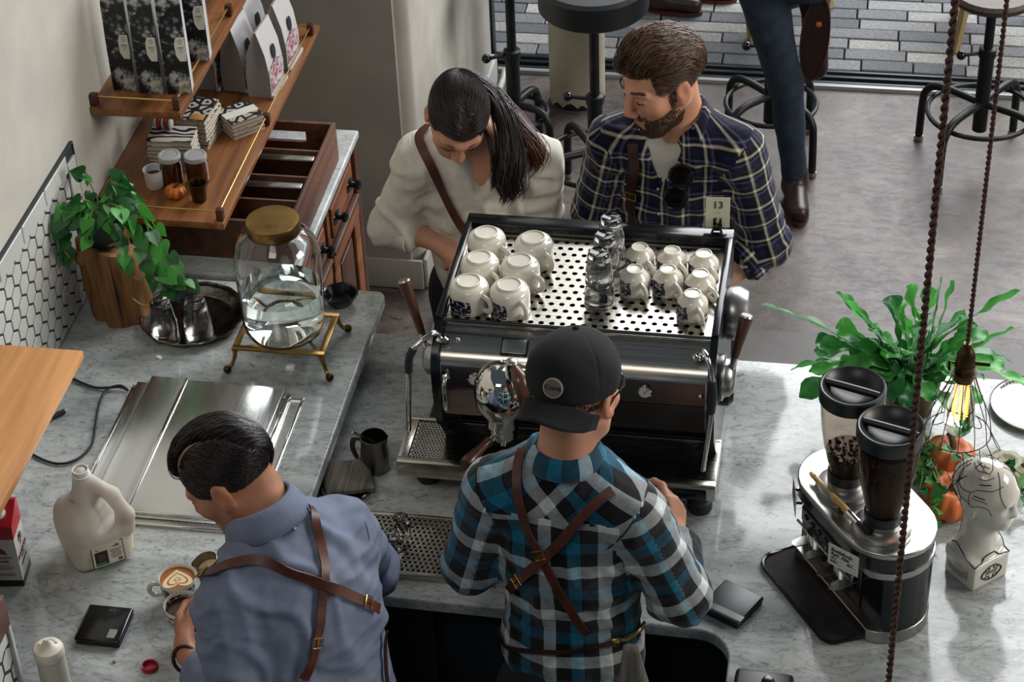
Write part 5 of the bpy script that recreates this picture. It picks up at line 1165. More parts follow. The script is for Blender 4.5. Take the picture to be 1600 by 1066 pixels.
b = MB(); b.tube([(.010 * math.cos(2 * PI * i / 18), .138 + .013 * math.sin(2 * PI * i / 18), 0) for i in range(18)], .0012, 5, closed=True, T=RT); b.ell((.0, .139, 0), (.005, .007, .0006), 10, 4, T=RT); b.box((0, .118, 0), (.014, .002, .0004), T=RT); b.build('emblem', 'ink_black', ct, local=True)
b = MB(); b.prism([(-.012, .118), (.016, .112), (.010, .128), (.002, .136), (-.008, .126)], 0, .0004, T=FT)
for i, (yy_, wd) in enumerate(((.104, .05), (.099, .044), (.075, .036), (.068, .05), (.062, .04), (.046, .048), (.040, .05))): b.box((0, yy_, 0), (wd, .0016, .0003), T=FT)
b.build('small_print', 'ink_red', ct, local=True, smooth=None); local_text('START', .008, 'ink_black', FT @ Matrix.Translation((.004, .086, 0)), ct, bold=.0003)
b = MB(); b.ell((.026, .032, 0), (.006, .007, .0006), 12, 4, T=RT); b.build('recycle_mark', 'paper', ct, local=True)
# coffee scales
def scale_(label, loc, rz, top_m, strip):
    t = thing('coffee_scale', label, 'scale', loc, rz, 'slim coffee scales')
    MB().rbox((0, 0, .004), (.098, .104, .008), .003, 2).build('base', 'black_rubber', t, local=True)
    MB().rbox((0, 0, .0145), (.102, .108, .012), .005, 3).build('platform', top_m, t, local=True)
    if strip == 'logo': MB().rbox((.028, -.030, .0207), (.018, .026, .0006), .0002, 1).build('display', 'satin_metal', t, local=True)
    else:
        MB().rbox((0, -.036, .0207), (.102, .018, .0008), .0003, 1).build('display', 'black_gloss', t, local=True)
    for k in (-1, 1): MB().ell((k * .004 + .006, .040, .0207), (.001, .001, .0004), 6, 4).build('indicator', 'white_plastic', t, local=True)
scale_('glossy black coffee scale on the raised worktop beside the milk jug', (-1.537, 3.145, ZL + .0005), R_(0), 'black_gloss', 'logo')
scale_('matt dark grey coffee scale on the bar beside the coffee grinder', (-.208, 3.487, ZM + .0005), R_(-28), 'black_plastic', 'strip')
# squeeze bottle, cap
t = thing('squeeze_bottle', 'translucent cream squeeze bottle with stubby nozzle at the bottom left', 'bottle', (-1.568, 2.935, ZL + .0005))
MB().lathe([(0, 0), (.027, 0), (.030, .003), (.031, .02), (.030, .11), (.029, .134), (.0, .134)], seg=32).build('body', 'bottle_plastic', t, local=True)
MB().lathe([(.0308, .128), (.0318, .130), (.0318, .146), (.029, .152), (.024, .154), (.014, .158), (.009, .164), (.0055, .170), (.004, .174), (0, .174)], seg=32).build('cap', 'cream', t, local=True)
MB().tube([(.018 * math.cos(a), .018 * math.sin(a), .1565) for a in [R_(30 + 10 * i) for i in range(16)]], .003, 6).build('cap_ridge', 'cream', t, local=True)
o = MB().lathe([(0, .0025), (.0135, .0025), (.0145, .010), (.0165, .011), (.018, .009), (.018, .001), (.017, 0), (0, 0)], (-1.405, 3.045, ZL + .0005), 28, wob=lambda a, z: 1.).build('bottle_cap', 'red_plastic'); tag(o, 'red plastic milk cap lying upturned on the marble', 'cap')
tag(MB().ell((-1.487, 3.052, ZL + .0025), (.0035, .0030, .0025), 8, 6).build('crumb', 'pumpkin_small'), 'tiny orange crumb on the marble near the red cap', 'crumb')
# cups being filled
def mug(name, label, loc, rz, liquid, lat=False, tilt=0.):
    t = thing(name, label, 'cup', loc, rz)
    MB().lathe([(0, .002), (.024, .002), (.025, 0), (.027, .001), (.030, .006), (.0365, .018), (.040, .040), (.0412, .062), (.0405, .0635), (.0392, .062), (.038, .040), (.0345, .020), (.026, .008), (0, .006)], seg=40).build('bowl', 'cup_print_dense', t, local=True)
    MB().tube(spline([(.038, 0, .050), (.056, 0, .052), (.064, 0, .036), (.054, 0, .020), (.036, 0, .020)], 5), .0048, 10, flat=1.2).build('handle', 'cup_white', t, local=True)
    MB().lathe([(0, .056 if lat else .046), (.0388 if lat else .0380, .056 if lat else .046), (0, .0562 if lat else .0462)], seg=36).build('drink', liquid, t, local=True)
    if lat:
        def blob(sc, dz): return [(sc * (.016 * math.sin(a) ** 3), sc * (.013 * math.cos(a) - .005 * math.cos(2 * a) - .002 * math.cos(3 * a)) + .002, .0564 + dz) for a in [2 * PI * i / 40 for i in range(40)]]
        for sc, dz, m in ((2.05, 0, 'foam'), (1.45, .0003, 'latte'), (1.2, .0005, 'foam'), (.45, .0008, 'latte'), (.3, .001, 'foam')):
            vs = blob(sc, dz) + [(x, y, z - .0004) for x, y, z in blob(sc, dz)]
            MB().add(vs, [tuple(range(40))] + [(i, (i + 1) % 40, 40 + (i + 1) % 40, 40 + i) for i in range(40)]).build('latte_art', m, t, local=True, smooth=None)
    return t
mug('latte_cup', 'filled latte cup with heart art and dark printed side standing on the marble', (-1.402, 3.262, ZL + .0005), R_(200), 'latte', True)
HELD = (-1.352, 3.150, 1.003)
mug('printed_cup', 'dark printed cup of espresso held in the hand of the man in blue', HELD, R_(20), 'coffee')
# steel pitcher, towel on dish
def pitcher(name, label, loc, rz, r, h, ry=0., milk=None):
    t = thing(name, label, 'pitcher', loc, rz); t.rotation_euler = (0, ry, rz)
    def wob(a, z):
        s = max(0, math.cos(a)) ** 14; return 1 + (.22 * s * max(0, (z - h * .72) / (h * .28)) if z > h * .72 else 0)
    MB().lathe([(0, 0), (r * .92, 0), (r, .004), (r * 1.02, h * .25), (r * .96, h * .55), (r * .86, h * .8), (r * .88, h), (r * .85, h + .0005), (r * .82, h * .8), (r * .92, h * .5), (r * .95, .006), (0, .004)], seg=40, wob=wob).build('jug_body', 'pitcher_steel', t, local=True)
    MB().tube(spline([(-r * .86, 0, h * .86), (-r * 1.35, 0, h * .84), (-r * 1.55, 0, h * .55), (-r * 1.3, 0, h * .25), (-r * .98, 0, h * .22)], 5), .0042, 8, flat=1.6).build('handle', 'pitcher_steel', t, local=True)
    if milk: MB().lathe([(0, h * milk), (r * .84, h * milk), (0, h * milk + .0002)], seg=30).build('milk', 'foam', t, local=True)
    return t
pitcher('steel_pitcher', 'steel milk pitcher standing on the bar with a thermometer spoon in it', (-1.100, 3.862, ZM + .0005), R_(-5), .036, .098)
tag(MB().tube([(-1.135, 3.838, .992), (-1.110, 3.855, .965), (-1.088, 3.872, .930)], [.0018, .0022, .0028], 8).tube([(-1.142, 3.833, 1.0), (-1.133, 3.839, .990)], [.004, .004], 8).build('bar_spoon', 'chrome'), 'thin steel spoon leaning in the milk pitcher', 'spoon')
PIT_ = (-1.303, 3.238, 1.043)
pitcher('pouring_pitcher', 'small steel milk pitcher tilted over the latte cup in the hand', PIT_, R_(200), .030, .078, R_(12), .7)
t = thing('round_dish', 'dark round dish under the folded grey cloth by the worktop edge', 'dish', (-1.16, 3.772, ZM))
MB().lathe([(0, .003), (.055, .003), (.062, .012), (.066, .014), (.064, .017), (.058, .014), (.05, .006), (0, .005)], (-1.155, 3.775, ZM), 36).build('plate', 'black_gloss', t)
tw = thing('bar_towel', 'folded striped grey bar towel lying on the dark dish', 'towel', (-1.155, 3.78, ZM + .02))
def towel_fn(u, v, off):
    x, y = (u - .5) * .118, (v - .5) * .105
    z = ZM + .022 + off + .004 * math.sin(u * 9) + .003 * math.sin(v * 7 + 2) + .010 * math.exp(-((u - .4) ** 2) * 8)
    if v < .2: z -= (.2 - v) * .06
    if u > .88: z -= (u - .88) * .1
    c, s = math.cos(.35), math.sin(.35); return (-1.153 + c * x - s * y, 3.788 + s * x + c * y, max(z, ZM + .0185 + off))
for k in range(2): MB().grid(lambda u, v: towel_fn(u, v, k * .006), 18, 16).build('cloth_fold', 'towel', tw, smooth=60)
for ch in tw.children:
    md = ch.modifiers.new('thick', 'SOLIDIFY'); md.thickness = .004
# ================================================================== coffee grinder
random.seed(21)
GA = R_(-56); GC = (.0635, 3.555)
gr = thing('coffee_grinder', 'twin hopper black and silver coffee grinder with black catch tray on the bar', 'coffee grinder', (GC[0], GC[1], ZM), GA)
def stadium(r, hl, cx=-.025, cy=.025, n=14, front=-.080):
    p = [(cx + hl + r * math.cos(a), cy + r * math.sin(a)) for a in [-PI / 2 + PI * i / n for i in range(n + 1)]] + [(cx - hl + r * math.cos(a), cy + r * math.sin(a)) for a in [PI / 2 + PI * i / n for i in range(n + 1)]]
    return [(x, max(y, front)) for x, y in p]
def layer(name, poly, z0, z1, m, parent=gr, bev=0.):
    b = MB().prism(poly, z0, z1)
    o = b.build(name, m, parent, local=True, smooth=40)
    if bev: md = o.modifiers.new('b', 'BEVEL'); md.width = bev; md.segments = 2; md.limit_method = 'ANGLE'; md.angle_limit = R_(50)
    return o
layer('base_band', stadium(.104, .085, front=-.055), .0005, .034, 'satin_metal', bev=.002)
layer('lower_shell', stadium(.102, .085, front=-.030), .034, .190, 'black_gloss')
layer('trim_band', stadium(.1045, .085, front=-.060), .190, .207, 'satin_metal')
layer('upper_shell', stadium(.102, .085, front=-.070), .207, .243, 'black_gloss')
layer('seam_ring', stadium(.1035, .085, front=-.078), .243, .247, 'dark_metal')
tp = layer('top_plate', stadium(.106, .085), .247, .262, 'satin_metal', bev=.003)
# front works
MB().rbb((-.135, -.034, .035), (.062, -.0305, .185), .002).build('back_plate', 'steel_dark', gr, local=True)
MB().rbb((-.140, -.066, .150), (.070, -.060, .190), .002).build('control_strip', 'black_panel', gr, local=True)
for i in range(7): MB().rbox((-.12 + i * .028, -.0675, .170), (.012, .004, .010), .001, 1).build('button', 'dark_metal', gr, local=True)
MB().tube([(-.145, -.072, .145), (.072, -.072, .145)], .003, 8).build('front_rail', 'chrome', gr, local=True)
for x in (-.088, .020):
    sp = MB().lathe([(0, .10), (.016, .10), (.020, .115), (.022, .150), (0, .150)], (x, -.056, 0), 18).build('spout', 'chrome', gr, local=True)
    MB().rbb((x - .022, -.05, .070), (x + .022, -.035, .125), .003).build('spout_block', 'steel_dark', sp, local=True)
    for s in (-1, 1):
        xx = x + s * .024
        vs = [(-.010, -.03), (.010, -.03), (.013, -.075), (.010, -.098), (0, -.104), (-.010, -.098), (-.013, -.075)]
        MB().prism([(xx + a, b_) for a, b_ in vs], .108, .1115, T=None).build('fork', 'satin_metal', gr, local=True)
        MB().tube([(xx, -.045, .11), (xx, -.045, .145)], .004, 8).build('fork_arm', 'chrome', gr, local=True)
tr = [(p[0], p[1]) for p in corner(-.162, -.098, .042, 180, 270, 6)] + corner(.070, -.098, .042, 270, 330, 5) + [(.118, -.045), (.118, -.0305), (-.2, -.0305)]
ty = MB().prism(tr, .0005, .006).build('catch_tray', 'grounds', gr, local=True, smooth=40)
MB().tube([(x, y, .0075) for x, y in tr], .0045, 8, closed=True).build('tray_rim', 'black_gloss', ty, local=True)
MB().rbb((-.150, -.0405, .006), (.108, -.035, .014), .001).build('tray_stop', 'satin_metal', gr, local=True)
# hoppers
def hopper(x, label_level, name):
    z0 = .262
    cl = MB().lathe([(0, z0), (.066, z0), (.066, z0 + .004), (.062, z0 + .005), (.062, z0 + .016), (.056, z0 + .020), (.040, z0 + .022), (.040, z0 + .034), (0, z0 + .034)], (x, 0, 0), 44, wob=lambda a, z: 1 + (.008 * math.cos(a * 60) if z0 + .004 < z < z0 + .017 else 0)).build('collar', 'satin_metal', gr, local=True)
    MB().lathe([(.0385, z0 + .034), (.041, z0 + .035), (.041, z0 + .056), (.0375, z0 + .058), (0, z0 + .058)], (x, 0, 0), 36).build('neck_ring', 'black_plastic', gr, local=True)
    prof = [(.0365, z0 + .056), (.043, z0 + .085), (.053, z0 + .13), (.0605, z0 + .18), (.0645, z0 + .225), (.066, z0 + .262)]
    hp = MB().lathe(prof + [(r - .002, z) for r, z in prof[::-1]], (x, 0, 0), 44).build('hopper', 'hopper_glass', gr, local=True)
    ld = MB().lathe([(.0672, z0 + .252), (.0700, z0 + .254), (.0710, z0 + .282), (.0705, z0 + .287), (.067, z0 + .2895), (.064, z0 + .2885), (.062, z0 + .285), (.045, z0 + .268), (.020, z0 + .262), (0, z0 + .261)], (x, 0, 0), 48).build('hopper_lid', 'black_plastic', gr, local=True)
    a = R_(25) - GA * 0; d = Vector((math.cos(R_(38)), math.sin(R_(38)), 0)); c = Vector((x, 0, z0 + .281))
    MB().tube([c - d * .060, c - d * .03, c + d * .03, c + d * .060], [.0075, .0085, .0085, .0075], 12).build('lid_bar', 'black_plastic', ld, local=True)
    lv = label_level; rs = [(r - .003, z) for r, z in prof if z < z0 + lv]
    rtop = np.interp(z0 + lv, [z for r, z in prof], [r for r, z in prof]) - .003
    MB().lathe([(0, z0 + .058)] + rs + [(rtop, z0 + lv), (0, z0 + lv)], (x, 0, 0), 40).build('bean_fill', 'bean', gr, local=True)
    b = MB()
    for i in range(150):
        if i < 80: rr = rtop * math.sqrt(random.random()) * .95; aa = random.uniform(0, 2 * PI); p = (x + rr * math.cos(aa), rr * math.sin(aa), z0 + lv + random.uniform(-.001, .004)); 
        else:
            zz = random.uniform(max(.07, lv - .09), lv); ra = np.interp(z0 + zz, [z for r, z in prof], [r for r, z in prof]) - .0045; aa = random.uniform(0, 2 * PI); p = (x + ra * math.cos(aa), ra * math.sin(aa), z0 + zz)
        b.ell((0, 0, 0), (.0055, .0038, .0032), 7, 5, T=TR(p, random.uniform(0, 3), random.uniform(0, 3), random.uniform(0, 6)))
    stuff(b.build('coffee_beans', 'bean', hp, local=True, smooth=60))
hopper(-.074, .115, 'a'); hopper(.074, .235, 'b')
for a, c in (((-.105, -.062), (-.01, -.034)),): 
    pl = MB().rbox((-.060, -.048, .2625), (.11, .028, .003), .001, 2).build('knob_plate', 'satin_metal', gr, local=True)
for x in (-.085, -.012):
    MB().lathe([(0, 0), (.0075, 0), (.0075, .014), (.0068, .016), (0, .016)], (x, -.048, .2641), 16).build('adjust_knob', 'black_plastic', gr, local=True)
def sign(label_t, T, lines):
    MB().rbox((0, 0, 0), (.078, .0012, .058), .0003, 1, T=T).build('sign_card', 'paper', gr, local=True)
    UPm = T @ Matrix.Translation((0, -.0009, 0)) @ Matrix.Rotation(R_(90), 4, 'X')
    Sh = Matrix(((1, .25, 0, 0), (0, 1, 0, 0), (0, 0, 1, 0), (0, 0, 0, 1)))
    for txt, x, y, sz in lines: local_text(txt, sz, 'ink_black', UPm @ Matrix.Translation((x, y, 0)) @ Sh, gr, align='LEFT', bold=.00035)
    b = MB()
    for x, y, wd in ((-.004, .0105, .064), (.0, -.0005, .058), (-.017, -.0105, .032), (.020, -.0105, .028), (-.017, -.020, .032), (.020, -.022, .026)): b.box((x, -.0009, y), (wd, .0003, .0005), T=T)
    b.build('sign_rules', 'ink_black', gr, local=True, smooth=None)
LN = [('Bottlebody', -.032, .012, .012), ('Rum  Alps', -.032, .001, .011), ('19.1', -.032, -.0095, .009), ('3x1', .010, -.0095, .009), ('6.5m', -.032, -.019, .008)]
sign('front', Matrix.Translation((.062, -.084, .200)) @ Matrix.Rotation(R_(24), 4, 'Z'), LN)
sign('end', Matrix.Translation((-.160, -.074, .205)) @ Matrix.Rotation(R_(-26), 4, 'Z'), LN)
MB().tube([(-.150, -.058, .225), (-.158, -.070, .222), (-.160, -.0745, .226)], .003, 8).tube([(-.150, -.058, .185), (-.158, -.070, .184)], .003, 8).build('sign_clip', 'dark_metal', gr, local=True)
# brush lying on the grinder
bz = ZM + .262 + .0165
A = Vector((-.055, 3.643, bz)); Bv = Vector((.082, 3.452, bz)); D_ = (Bv - A).normalized()
br = thing('grinder_brush', 'wooden handled round brush with black bristles lying across the grinder top', 'brush', (A.x, A.y, bz))
L_ = (Bv - A).length
MB().tube([A + D_ * (L_ * t_) for t_ in (0, .03, .12, .25, .40, .52, .60, .64)], [.004, .006, .0065, .0058, .0070, .0082, .0078, .0070], 14).build('handle', 'brush_wood', br)
MB().ell(tuple(A + D_ * .018 + Vector((0, 0, .0062))), (.0022, .0022, .0008), 8, 4).build('hang_hole', 'ink_black', br)
MB().tube([A + D_ * (L_ * t_) for t_ in (.63, .66, .78, .80)], [.0075, .0080, .0084, .0082], 16).build('ferrule', 'chrome', br)
n = 260; P = np.zeros((n, 4, 3)); sx_ = Vector((0, 0, 1)).cross(D_)
for i in range(n):
    a = random.uniform(0, 2 * PI); q = math.sqrt(random.random()); o2 = sx_ * math.cos(a) * q + Vector((0, 0, 1)) * math.sin(a) * q
    for j, (t_, sp) in enumerate(((.79, .0075), (.87, .010), (.95, .0115), (1.03 - .05 * q, .0118))): P[i, j] = A + D_ * (L_ * t_) + o2 * sp
stuff(strands('bristles', P, np.tile([.0011, .0011, .0009, .0003], (n, 1)), 'hair_black', br))
# ================================================================== phrenology bust
ph = thing('phrenology_head', 'white porcelain phrenology head bust with black lines on the bar', 'figurine', (.325, 3.672, ZM + .0005), R_(-48))
# local frame: +X is the way the face looks
hs = Soft(); z0 = .0
FW = R_(20)
cR = np.array([[math.cos(FW), -math.sin(FW), 0], [math.sin(FW), math.cos(FW), 0], [0, 0, 1]])
def hl(p): return tuple(cR @ np.array(p))
hs.ell(hl((-.004, 0, .258)), (.072, .058, .066), cR, k=.03).ell(hl((.030, 0, .215)), (.038, .040, .050), cR, k=.03)
hs.cap(hl((.048, 0, .172)), hl((.046, 0, .176)), .016, .016, k=.025).cap(hl((.060, 0, .236)), hl((.073, 0, .210)), .007, .009, k=.012)
hs.cap(hl((.056, -.022, .245)), hl((.056, .022, .245)), .012, k=.015).cap(hl((.058, -.01, .186)), hl((.058, .01, .186)), .007, k=.01)
for s in (-1, 1): hs.ell(hl((.066, s * .020, .230)), (.010, .011, .009), cR, k=.010, sub=True); hs.ell(hl((.058, s * .019, .230)), (.007, .008, .006), cR, k=.006); hs.ell(hl((-.004, s * .058, .218)), (.013, .006, .020), cR, k=.006); hs.ell(hl((-.002, s * .066, .219)), (.006, .005, .010), cR, k=.004, sub=True)
hs.cap((-.004, 0, .085), hl((-.006, 0, .20)), .043, .037, k=.03)
hs.box((0, 0, .036), (.047, .052, .036), .004, k=.006); hs.box((-.014, 0, .068), (.034, .052, .016), .008, k=.012); hs.cap((-.008, -.03, .078), (-.008, .03, .078), .026, .026, k=.03)
V, F = hs.mesh(.0040); V = smoothv(V, F, 1, .4); V[:, 2] = np.maximum(V[:, 2], .0003)
o = soft_obj('bust', V, F, 'porcelain'); o.parent = ph
def drawn(name, pts, r=.0008, m='ink_black', parent=ph, closed=False, n=6):
    p = np.array([tuple(v) for v in spline(pts, n)], np.float32); Q, N = hs.project(p, .0003)
    o = MB().tube(Q.tolist(), r, 5).build(name, m, None); o.parent = parent
def sp_(th, phi, r=.075): return hl((-.004 + r * math.cos(th) * math.cos(phi), r * math.sin(th) * math.cos(phi) , .258 + r * math.sin(phi)))
for sd in (-1, 1):
    for seq in ([(20, 60), (28, 45), (34, 20), (30, 2), (24, -8)], [(24, 32), (50, 26), (80, 24), (95, 14), (120, 12), (142, 34), (150, 60)], [(95, 14), (96, -12), (60, -14), (46, -30)], [(142, 34), (128, 8), (118, -12), (125, -30)], [(96, -12), (118, -12)],
                [(60, -2), (80, 2), (92, 4)], [(120, 40), (130, 22), (136, 10)], [(40, 52), (60, 48), (84, 46)], [(160, 20), (146, -4), (140, -24)], [(170, 62), (160, 40), (158, 12), (164, -20)], [(50, 60), (100, 62), (150, 66)], [(50, 72), (110, 74), (165, 72)],
                [(80, 62), (84, 80)], [(118, 62), (124, 80)], [(150, 50), (175, 50)], [(156, 34), (178, 34)], [(158, 16), (178, 16)], [(160, 0), (178, 0)]):
        drawn('drawn_line', [sp_(R_(a) * sd, R_(b_)) for a, b_ in seq])
    for seq in ([(52, 38), (66, 37), (80, 36)], [(128, 30), (134, 16), (138, 4)], [(64, 6), (76, 8), (88, 9)], [(140, -8), (128, -16)]): drawn('drawn_word', [sp_(R_(a) * sd, R_(b_)) for a, b_ in seq], .0013)
for pts in ([(.047, -.050, .072), (.047, -.02, .084), (.046, 0, .088), (.047, .02, .084), (.047, .050, .072)], [(.047, -.052, .070), (.02, -.052, .080), (0, -.052, .095), (-.02, -.052, .103), (-.046, -.052, .100)], [(.047, .052, .070), (.02, .052, .080), (0, .052, .095), (-.02, .052, .103), (-.046, .052, .100)]):
    drawn('blue_edge', pts, .0016, 'transfer_ink' if 'transfer_ink' in MATS else 'bag_teal')
b = MB(); b.tube([(.0478, .027 * math.cos(a) * (1 + .08 * math.cos(4 * a)), .036 + .019 * math.sin(a)) for a in [2 * PI * i / 40 for i in range(40)]], .0018, 5, closed=True)
for s, z in ((-1, .048), (1, .048), (-1, .024), (1, .024)): b.tube([(.0478, s * .012 + .006 * math.cos(a), z + .005 * math.sin(a)) for a in [2 * PI * i / 14 for i in range(14)]], .0012, 4, closed=True)
for z in (.039, .035): b.box((.0478, 0, z), (.0004, .034, .0018))
b.build('emblem', 'ink_black', ph, local=True)
b = MB()
for i in range(12): b.box((-.004, -.0524, .064 - i * .0042), (.064 - (i == 11) * .03, .0003, .0013))
b.build('side_text', 'dark_metal', ph, local=True, smooth=None)
# ================================================================== pumpkins, gourd, ivy
pumpkin('pumpkin', 'orange pumpkin with curled dry stem behind the other, nearest the fern', 'pumpkin', (.262, 4.005, ZM + .0005), .068, .094, 11, 'pumpkin_orange', .09, R_(10), rz=2.0, group='pumpkins on the bar')
pumpkin('pumpkin', 'orange pumpkin in front, tilted, just behind the phrenology head', 'pumpkin', (.262, 3.872, ZM + .0005), .066, .088, 11, 'pumpkin_orange', .09, R_(14), rz=.6, group='pumpkins on the bar')
gd = pumpkin('gourd', 'pale green ribbed gourd with long curved stem beside the pumpkins', 'gourd', (.392, 3.985, ZM + .0005), .060, .078, 8, 'gourd_green', .10, 0, stem=False)
MB().tube(spline([(.020, -.01, .058), (.040, -.012, .072), (.058, -.004, .084), (.072, .012, .104)], 5), [.010, .0085, .0075, .0068, .0062, .0058, .0054, .0052, .0050, .0050, .0050, .0050, .0052, .0056, .0058, .006], 8).build('stem', 'stem_dry', gd, local=True)
iv = thing('ivy_sprig', 'trailing green ivy laid over the pumpkins and the gourd', 'ivy', (.26, 3.95, ZM + .09))
def ivy_leaf():
    pts = [(0, 0), (-.10, .22), (.08, .34), (.02, .52), (.34, .42), (.42, .30), (.66, .36), (.72, .16), (1.0, 0)]
    vs = []; fs = []
    for x, y in pts: vs += [(max(x, 0), 0, 0), (x, y, .12 * y), (x, -y, .12 * y)]
    for i in range(len(pts) - 1): a, c = 3 * i, 3 * i + 3; fs += [(a, c, c + 1, a + 1), (a, a + 2, c + 2, c)]
    return vs, fs
il = leaf_data('ivy_leaf', *ivy_leaf(), 'ivy_leaf'); ii = root_mat(iv).inverted()
paths = [[(.200, 4.02, .965), (.202, 3.97, .968), (.198, 3.92, .96), (.196, 3.87, .955), (.185, 3.83, .93), (.180, 3.80, .90)], [(.20, 3.97, .968), (.25, 3.955, .985), (.30, 3.95, .975), (.345, 3.945, .968), (.39, 3.94, .962), (.428, 3.93, .945), (.445, 3.90, .915)], [(.215, 3.93, .965), (.225, 3.90, .975), (.235, 3.86, .972), (.228, 3.82, .95), (.222, 3.79, .92)], [(.19, 4.04, .95), (.17, 4.06, .95)]]
for p in paths:
    pts = spline(p, 5); MB().tube(pts, .0015, 5).build('stem', 'vine_stem', iv)
    for k in range(0, len(pts), 2):
        out = rv(.5) + Vector((-.2, -.5, -.2)); put_leaf(il, iv, pts[k] + rv(.006), out, Vector((.1, -.4, .9)) + rv(.35), random.uniform(.024, .042), rootinv=ii)
# ================================================================== fern
fp = thing('potted_fern', 'large bright green blue star fern in a brown pot at the back of the bar', 'plant', (.165, 4.245, ZM + .0005))
MB().lathe([(0, 0), (.052, 0), (.056, .003), (.068, .085), (.073, .088), (.073, .104), (.067, .104), (.062, .09), (0, .088)], seg=36).build('pot', 'brass_dark', fp, local=True)
MB().lathe([(0, .093), (.063, .090), (0, .0901)], seg=20).build('soil', 'soil', fp, local=True)
fi = root_mat(fp).inverted()
def frond(base, tip, sag, w, lobes, name, mat_n='fern_leaf', seed=0, twist=0.):
    """a strap or lobed frond as one curved blade with a raised midrib"""
    r = random.Random(seed); B, T_ = Vector(base), Vector(tip); d = T_ - B; mid = B.lerp(T_, .5) + Vector((0, 0, sag))
    pts = arc(B, mid, T_, 25); side0 = d.cross(Vector((0, 0, 1)))
    side0 = side0.normalized() if side0.length > 1e-4 else Vector((1, 0, 0)); vs = []; fs = []; ph_ = r.uniform(0, 6)
    for i, p in enumerate(pts):
        t = i / 24; a = (pts[min(i + 1, 24)] - pts[max(i - 1, 0)]).normalized()
        q = Matrix.Rotation(twist * t + .25 * math.sin(t * 3 + ph_), 3, a) @ side0; nn = q.cross(a).normalized()
        env = min(1, max(0, (t - .12) / .14)) * min(1, (1.001 - t) / .10) ** .6; ww = w * env
        if lobes: ww *= .30 + .70 * max(0., math.sin(t * lobes * PI)) ** .7
        else: ww *= .88 + .12 * math.sin(t * 40)
        ww = max(ww, .0015)
        for s in (-1, -.5, 0, .5, 1): vs.append(p + q * s * ww + nn * (.22 * ww * abs(s) + (.004 * math.sin(t * 30 + s * 2) * abs(s))) - (a * -.35 * ww * abs(s) if lobes else Vector()))
        if i:
            for k in range(4): b_ = (i - 1) * 5 + k; fs.append((b_, b_ + 1, b_ + 6, b_ + 5))
    me = leaf_data('frond', [tuple(fi @ v) for v in vs], fs, mat_n); o = bpy.data.objects.new('frond', me); COL.objects.link(o); o.parent = fp
    MB().tube([fi @ p for p in pts[:20]], [.0016 - .0011 * i / 20 for i in range(20)], 5).build('frond_rib', 'vine_stem', o, local=True)
FRD = [((-.205, 4.20, 1.19), .06, .030, 7), ((-.10, 4.13, .97), .12, .030, 5), ((-.125, 4.17, 1.02), .10, .026, 5), ((-.03, 4.22, 1.225), .03, .022, 0), ((-.01, 4.20, 1.22), .02, .021, 0), ((.055, 4.16, 1.14), .02, .019, 0), ((.005, 4.10, 1.06), .06, .024, 0),
       ((.10, 4.22, 1.20), .05, .034, 3), ((.135, 4.26, 1.23), .05, .028, 3), ((.215, 4.24, 1.275), .03, .024, 3), ((.245, 4.25, 1.26), .02, .024, 3), ((.19, 4.18, 1.18), .05, .030, 3), ((.26, 4.18, 1.20), .04, .030, 3), ((.30, 4.20, 1.20), .06, .028, 3), ((.395, 4.22, 1.265), .05, .020, 3),
       ((.39, 4.20, 1.17), .0, .020, 0), ((.35, 4.16, 1.10), .05, .024, 3), ((.33, 4.12, 1.00), .08, .024, 3), ((.46, 4.18, 1.00), .10, .018, 3), ((.05, 4.05, 1.00), .09, .024, 3), ((.12, 4.06, 1.03), .10, .026, 3), ((.20, 4.07, 1.04), .10, .026, 3), ((.27, 4.06, 1.00), .10, .024, 3),
       ((.15, 4.12, 1.12), .06, .026, 3), ((.10, 4.14, 1.10), .06, .028, 3), ((.23, 4.13, 1.12), .06, .030, 3), ((.06, 4.20, 1.13), .06, .03, 5), ((.28, 4.25, 1.16), .06, .03, 3), ((.02, 4.17, 1.06), .08, .028, 5), ((-.06, 4.18, 1.09), .08, .026, 5), ((.20, 4.33, 1.18), .05, .026, 3), ((.10, 4.34, 1.14), .05, .026, 3), ((.31, 4.30, 1.10), .06, .026, 3), ((.17, 4.16, 1.00), .06, .022, 3), ((.24, 4.17, 1.02), .06, .022, 3), ((.09, 4.15, 1.02), .06, .022, 3)]
for i, (tip, sag, w_, lo) in enumerate(FRD):
    a = random.uniform(0, 6.28); frond((.165 + .03 * math.cos(a), 4.245 + .03 * math.sin(a), ZM + .09), tip, sag, w_ * 1.05, lo, 'frond', seed=i, twist=random.uniform(-.5, .5))
for i in range(34):
    a = random.uniform(0, 2 * PI); rr = random.uniform(.09, .25); tip = (.165 + rr * math.cos(a) * 1.05, 4.235 + rr * .62 * math.sin(a), ZM + random.uniform(.10, .30) * (1.15 - rr * 1.6)); frond((.165 + .03 * math.cos(a), 4.245 + .03 * math.sin(a), ZM + .09), tip, random.uniform(.05, .11), random.uniform(.020, .032), random.choice((0, 3, 3, 5)), 'frond', seed=60 + i, twist=random.uniform(-.6, .6))
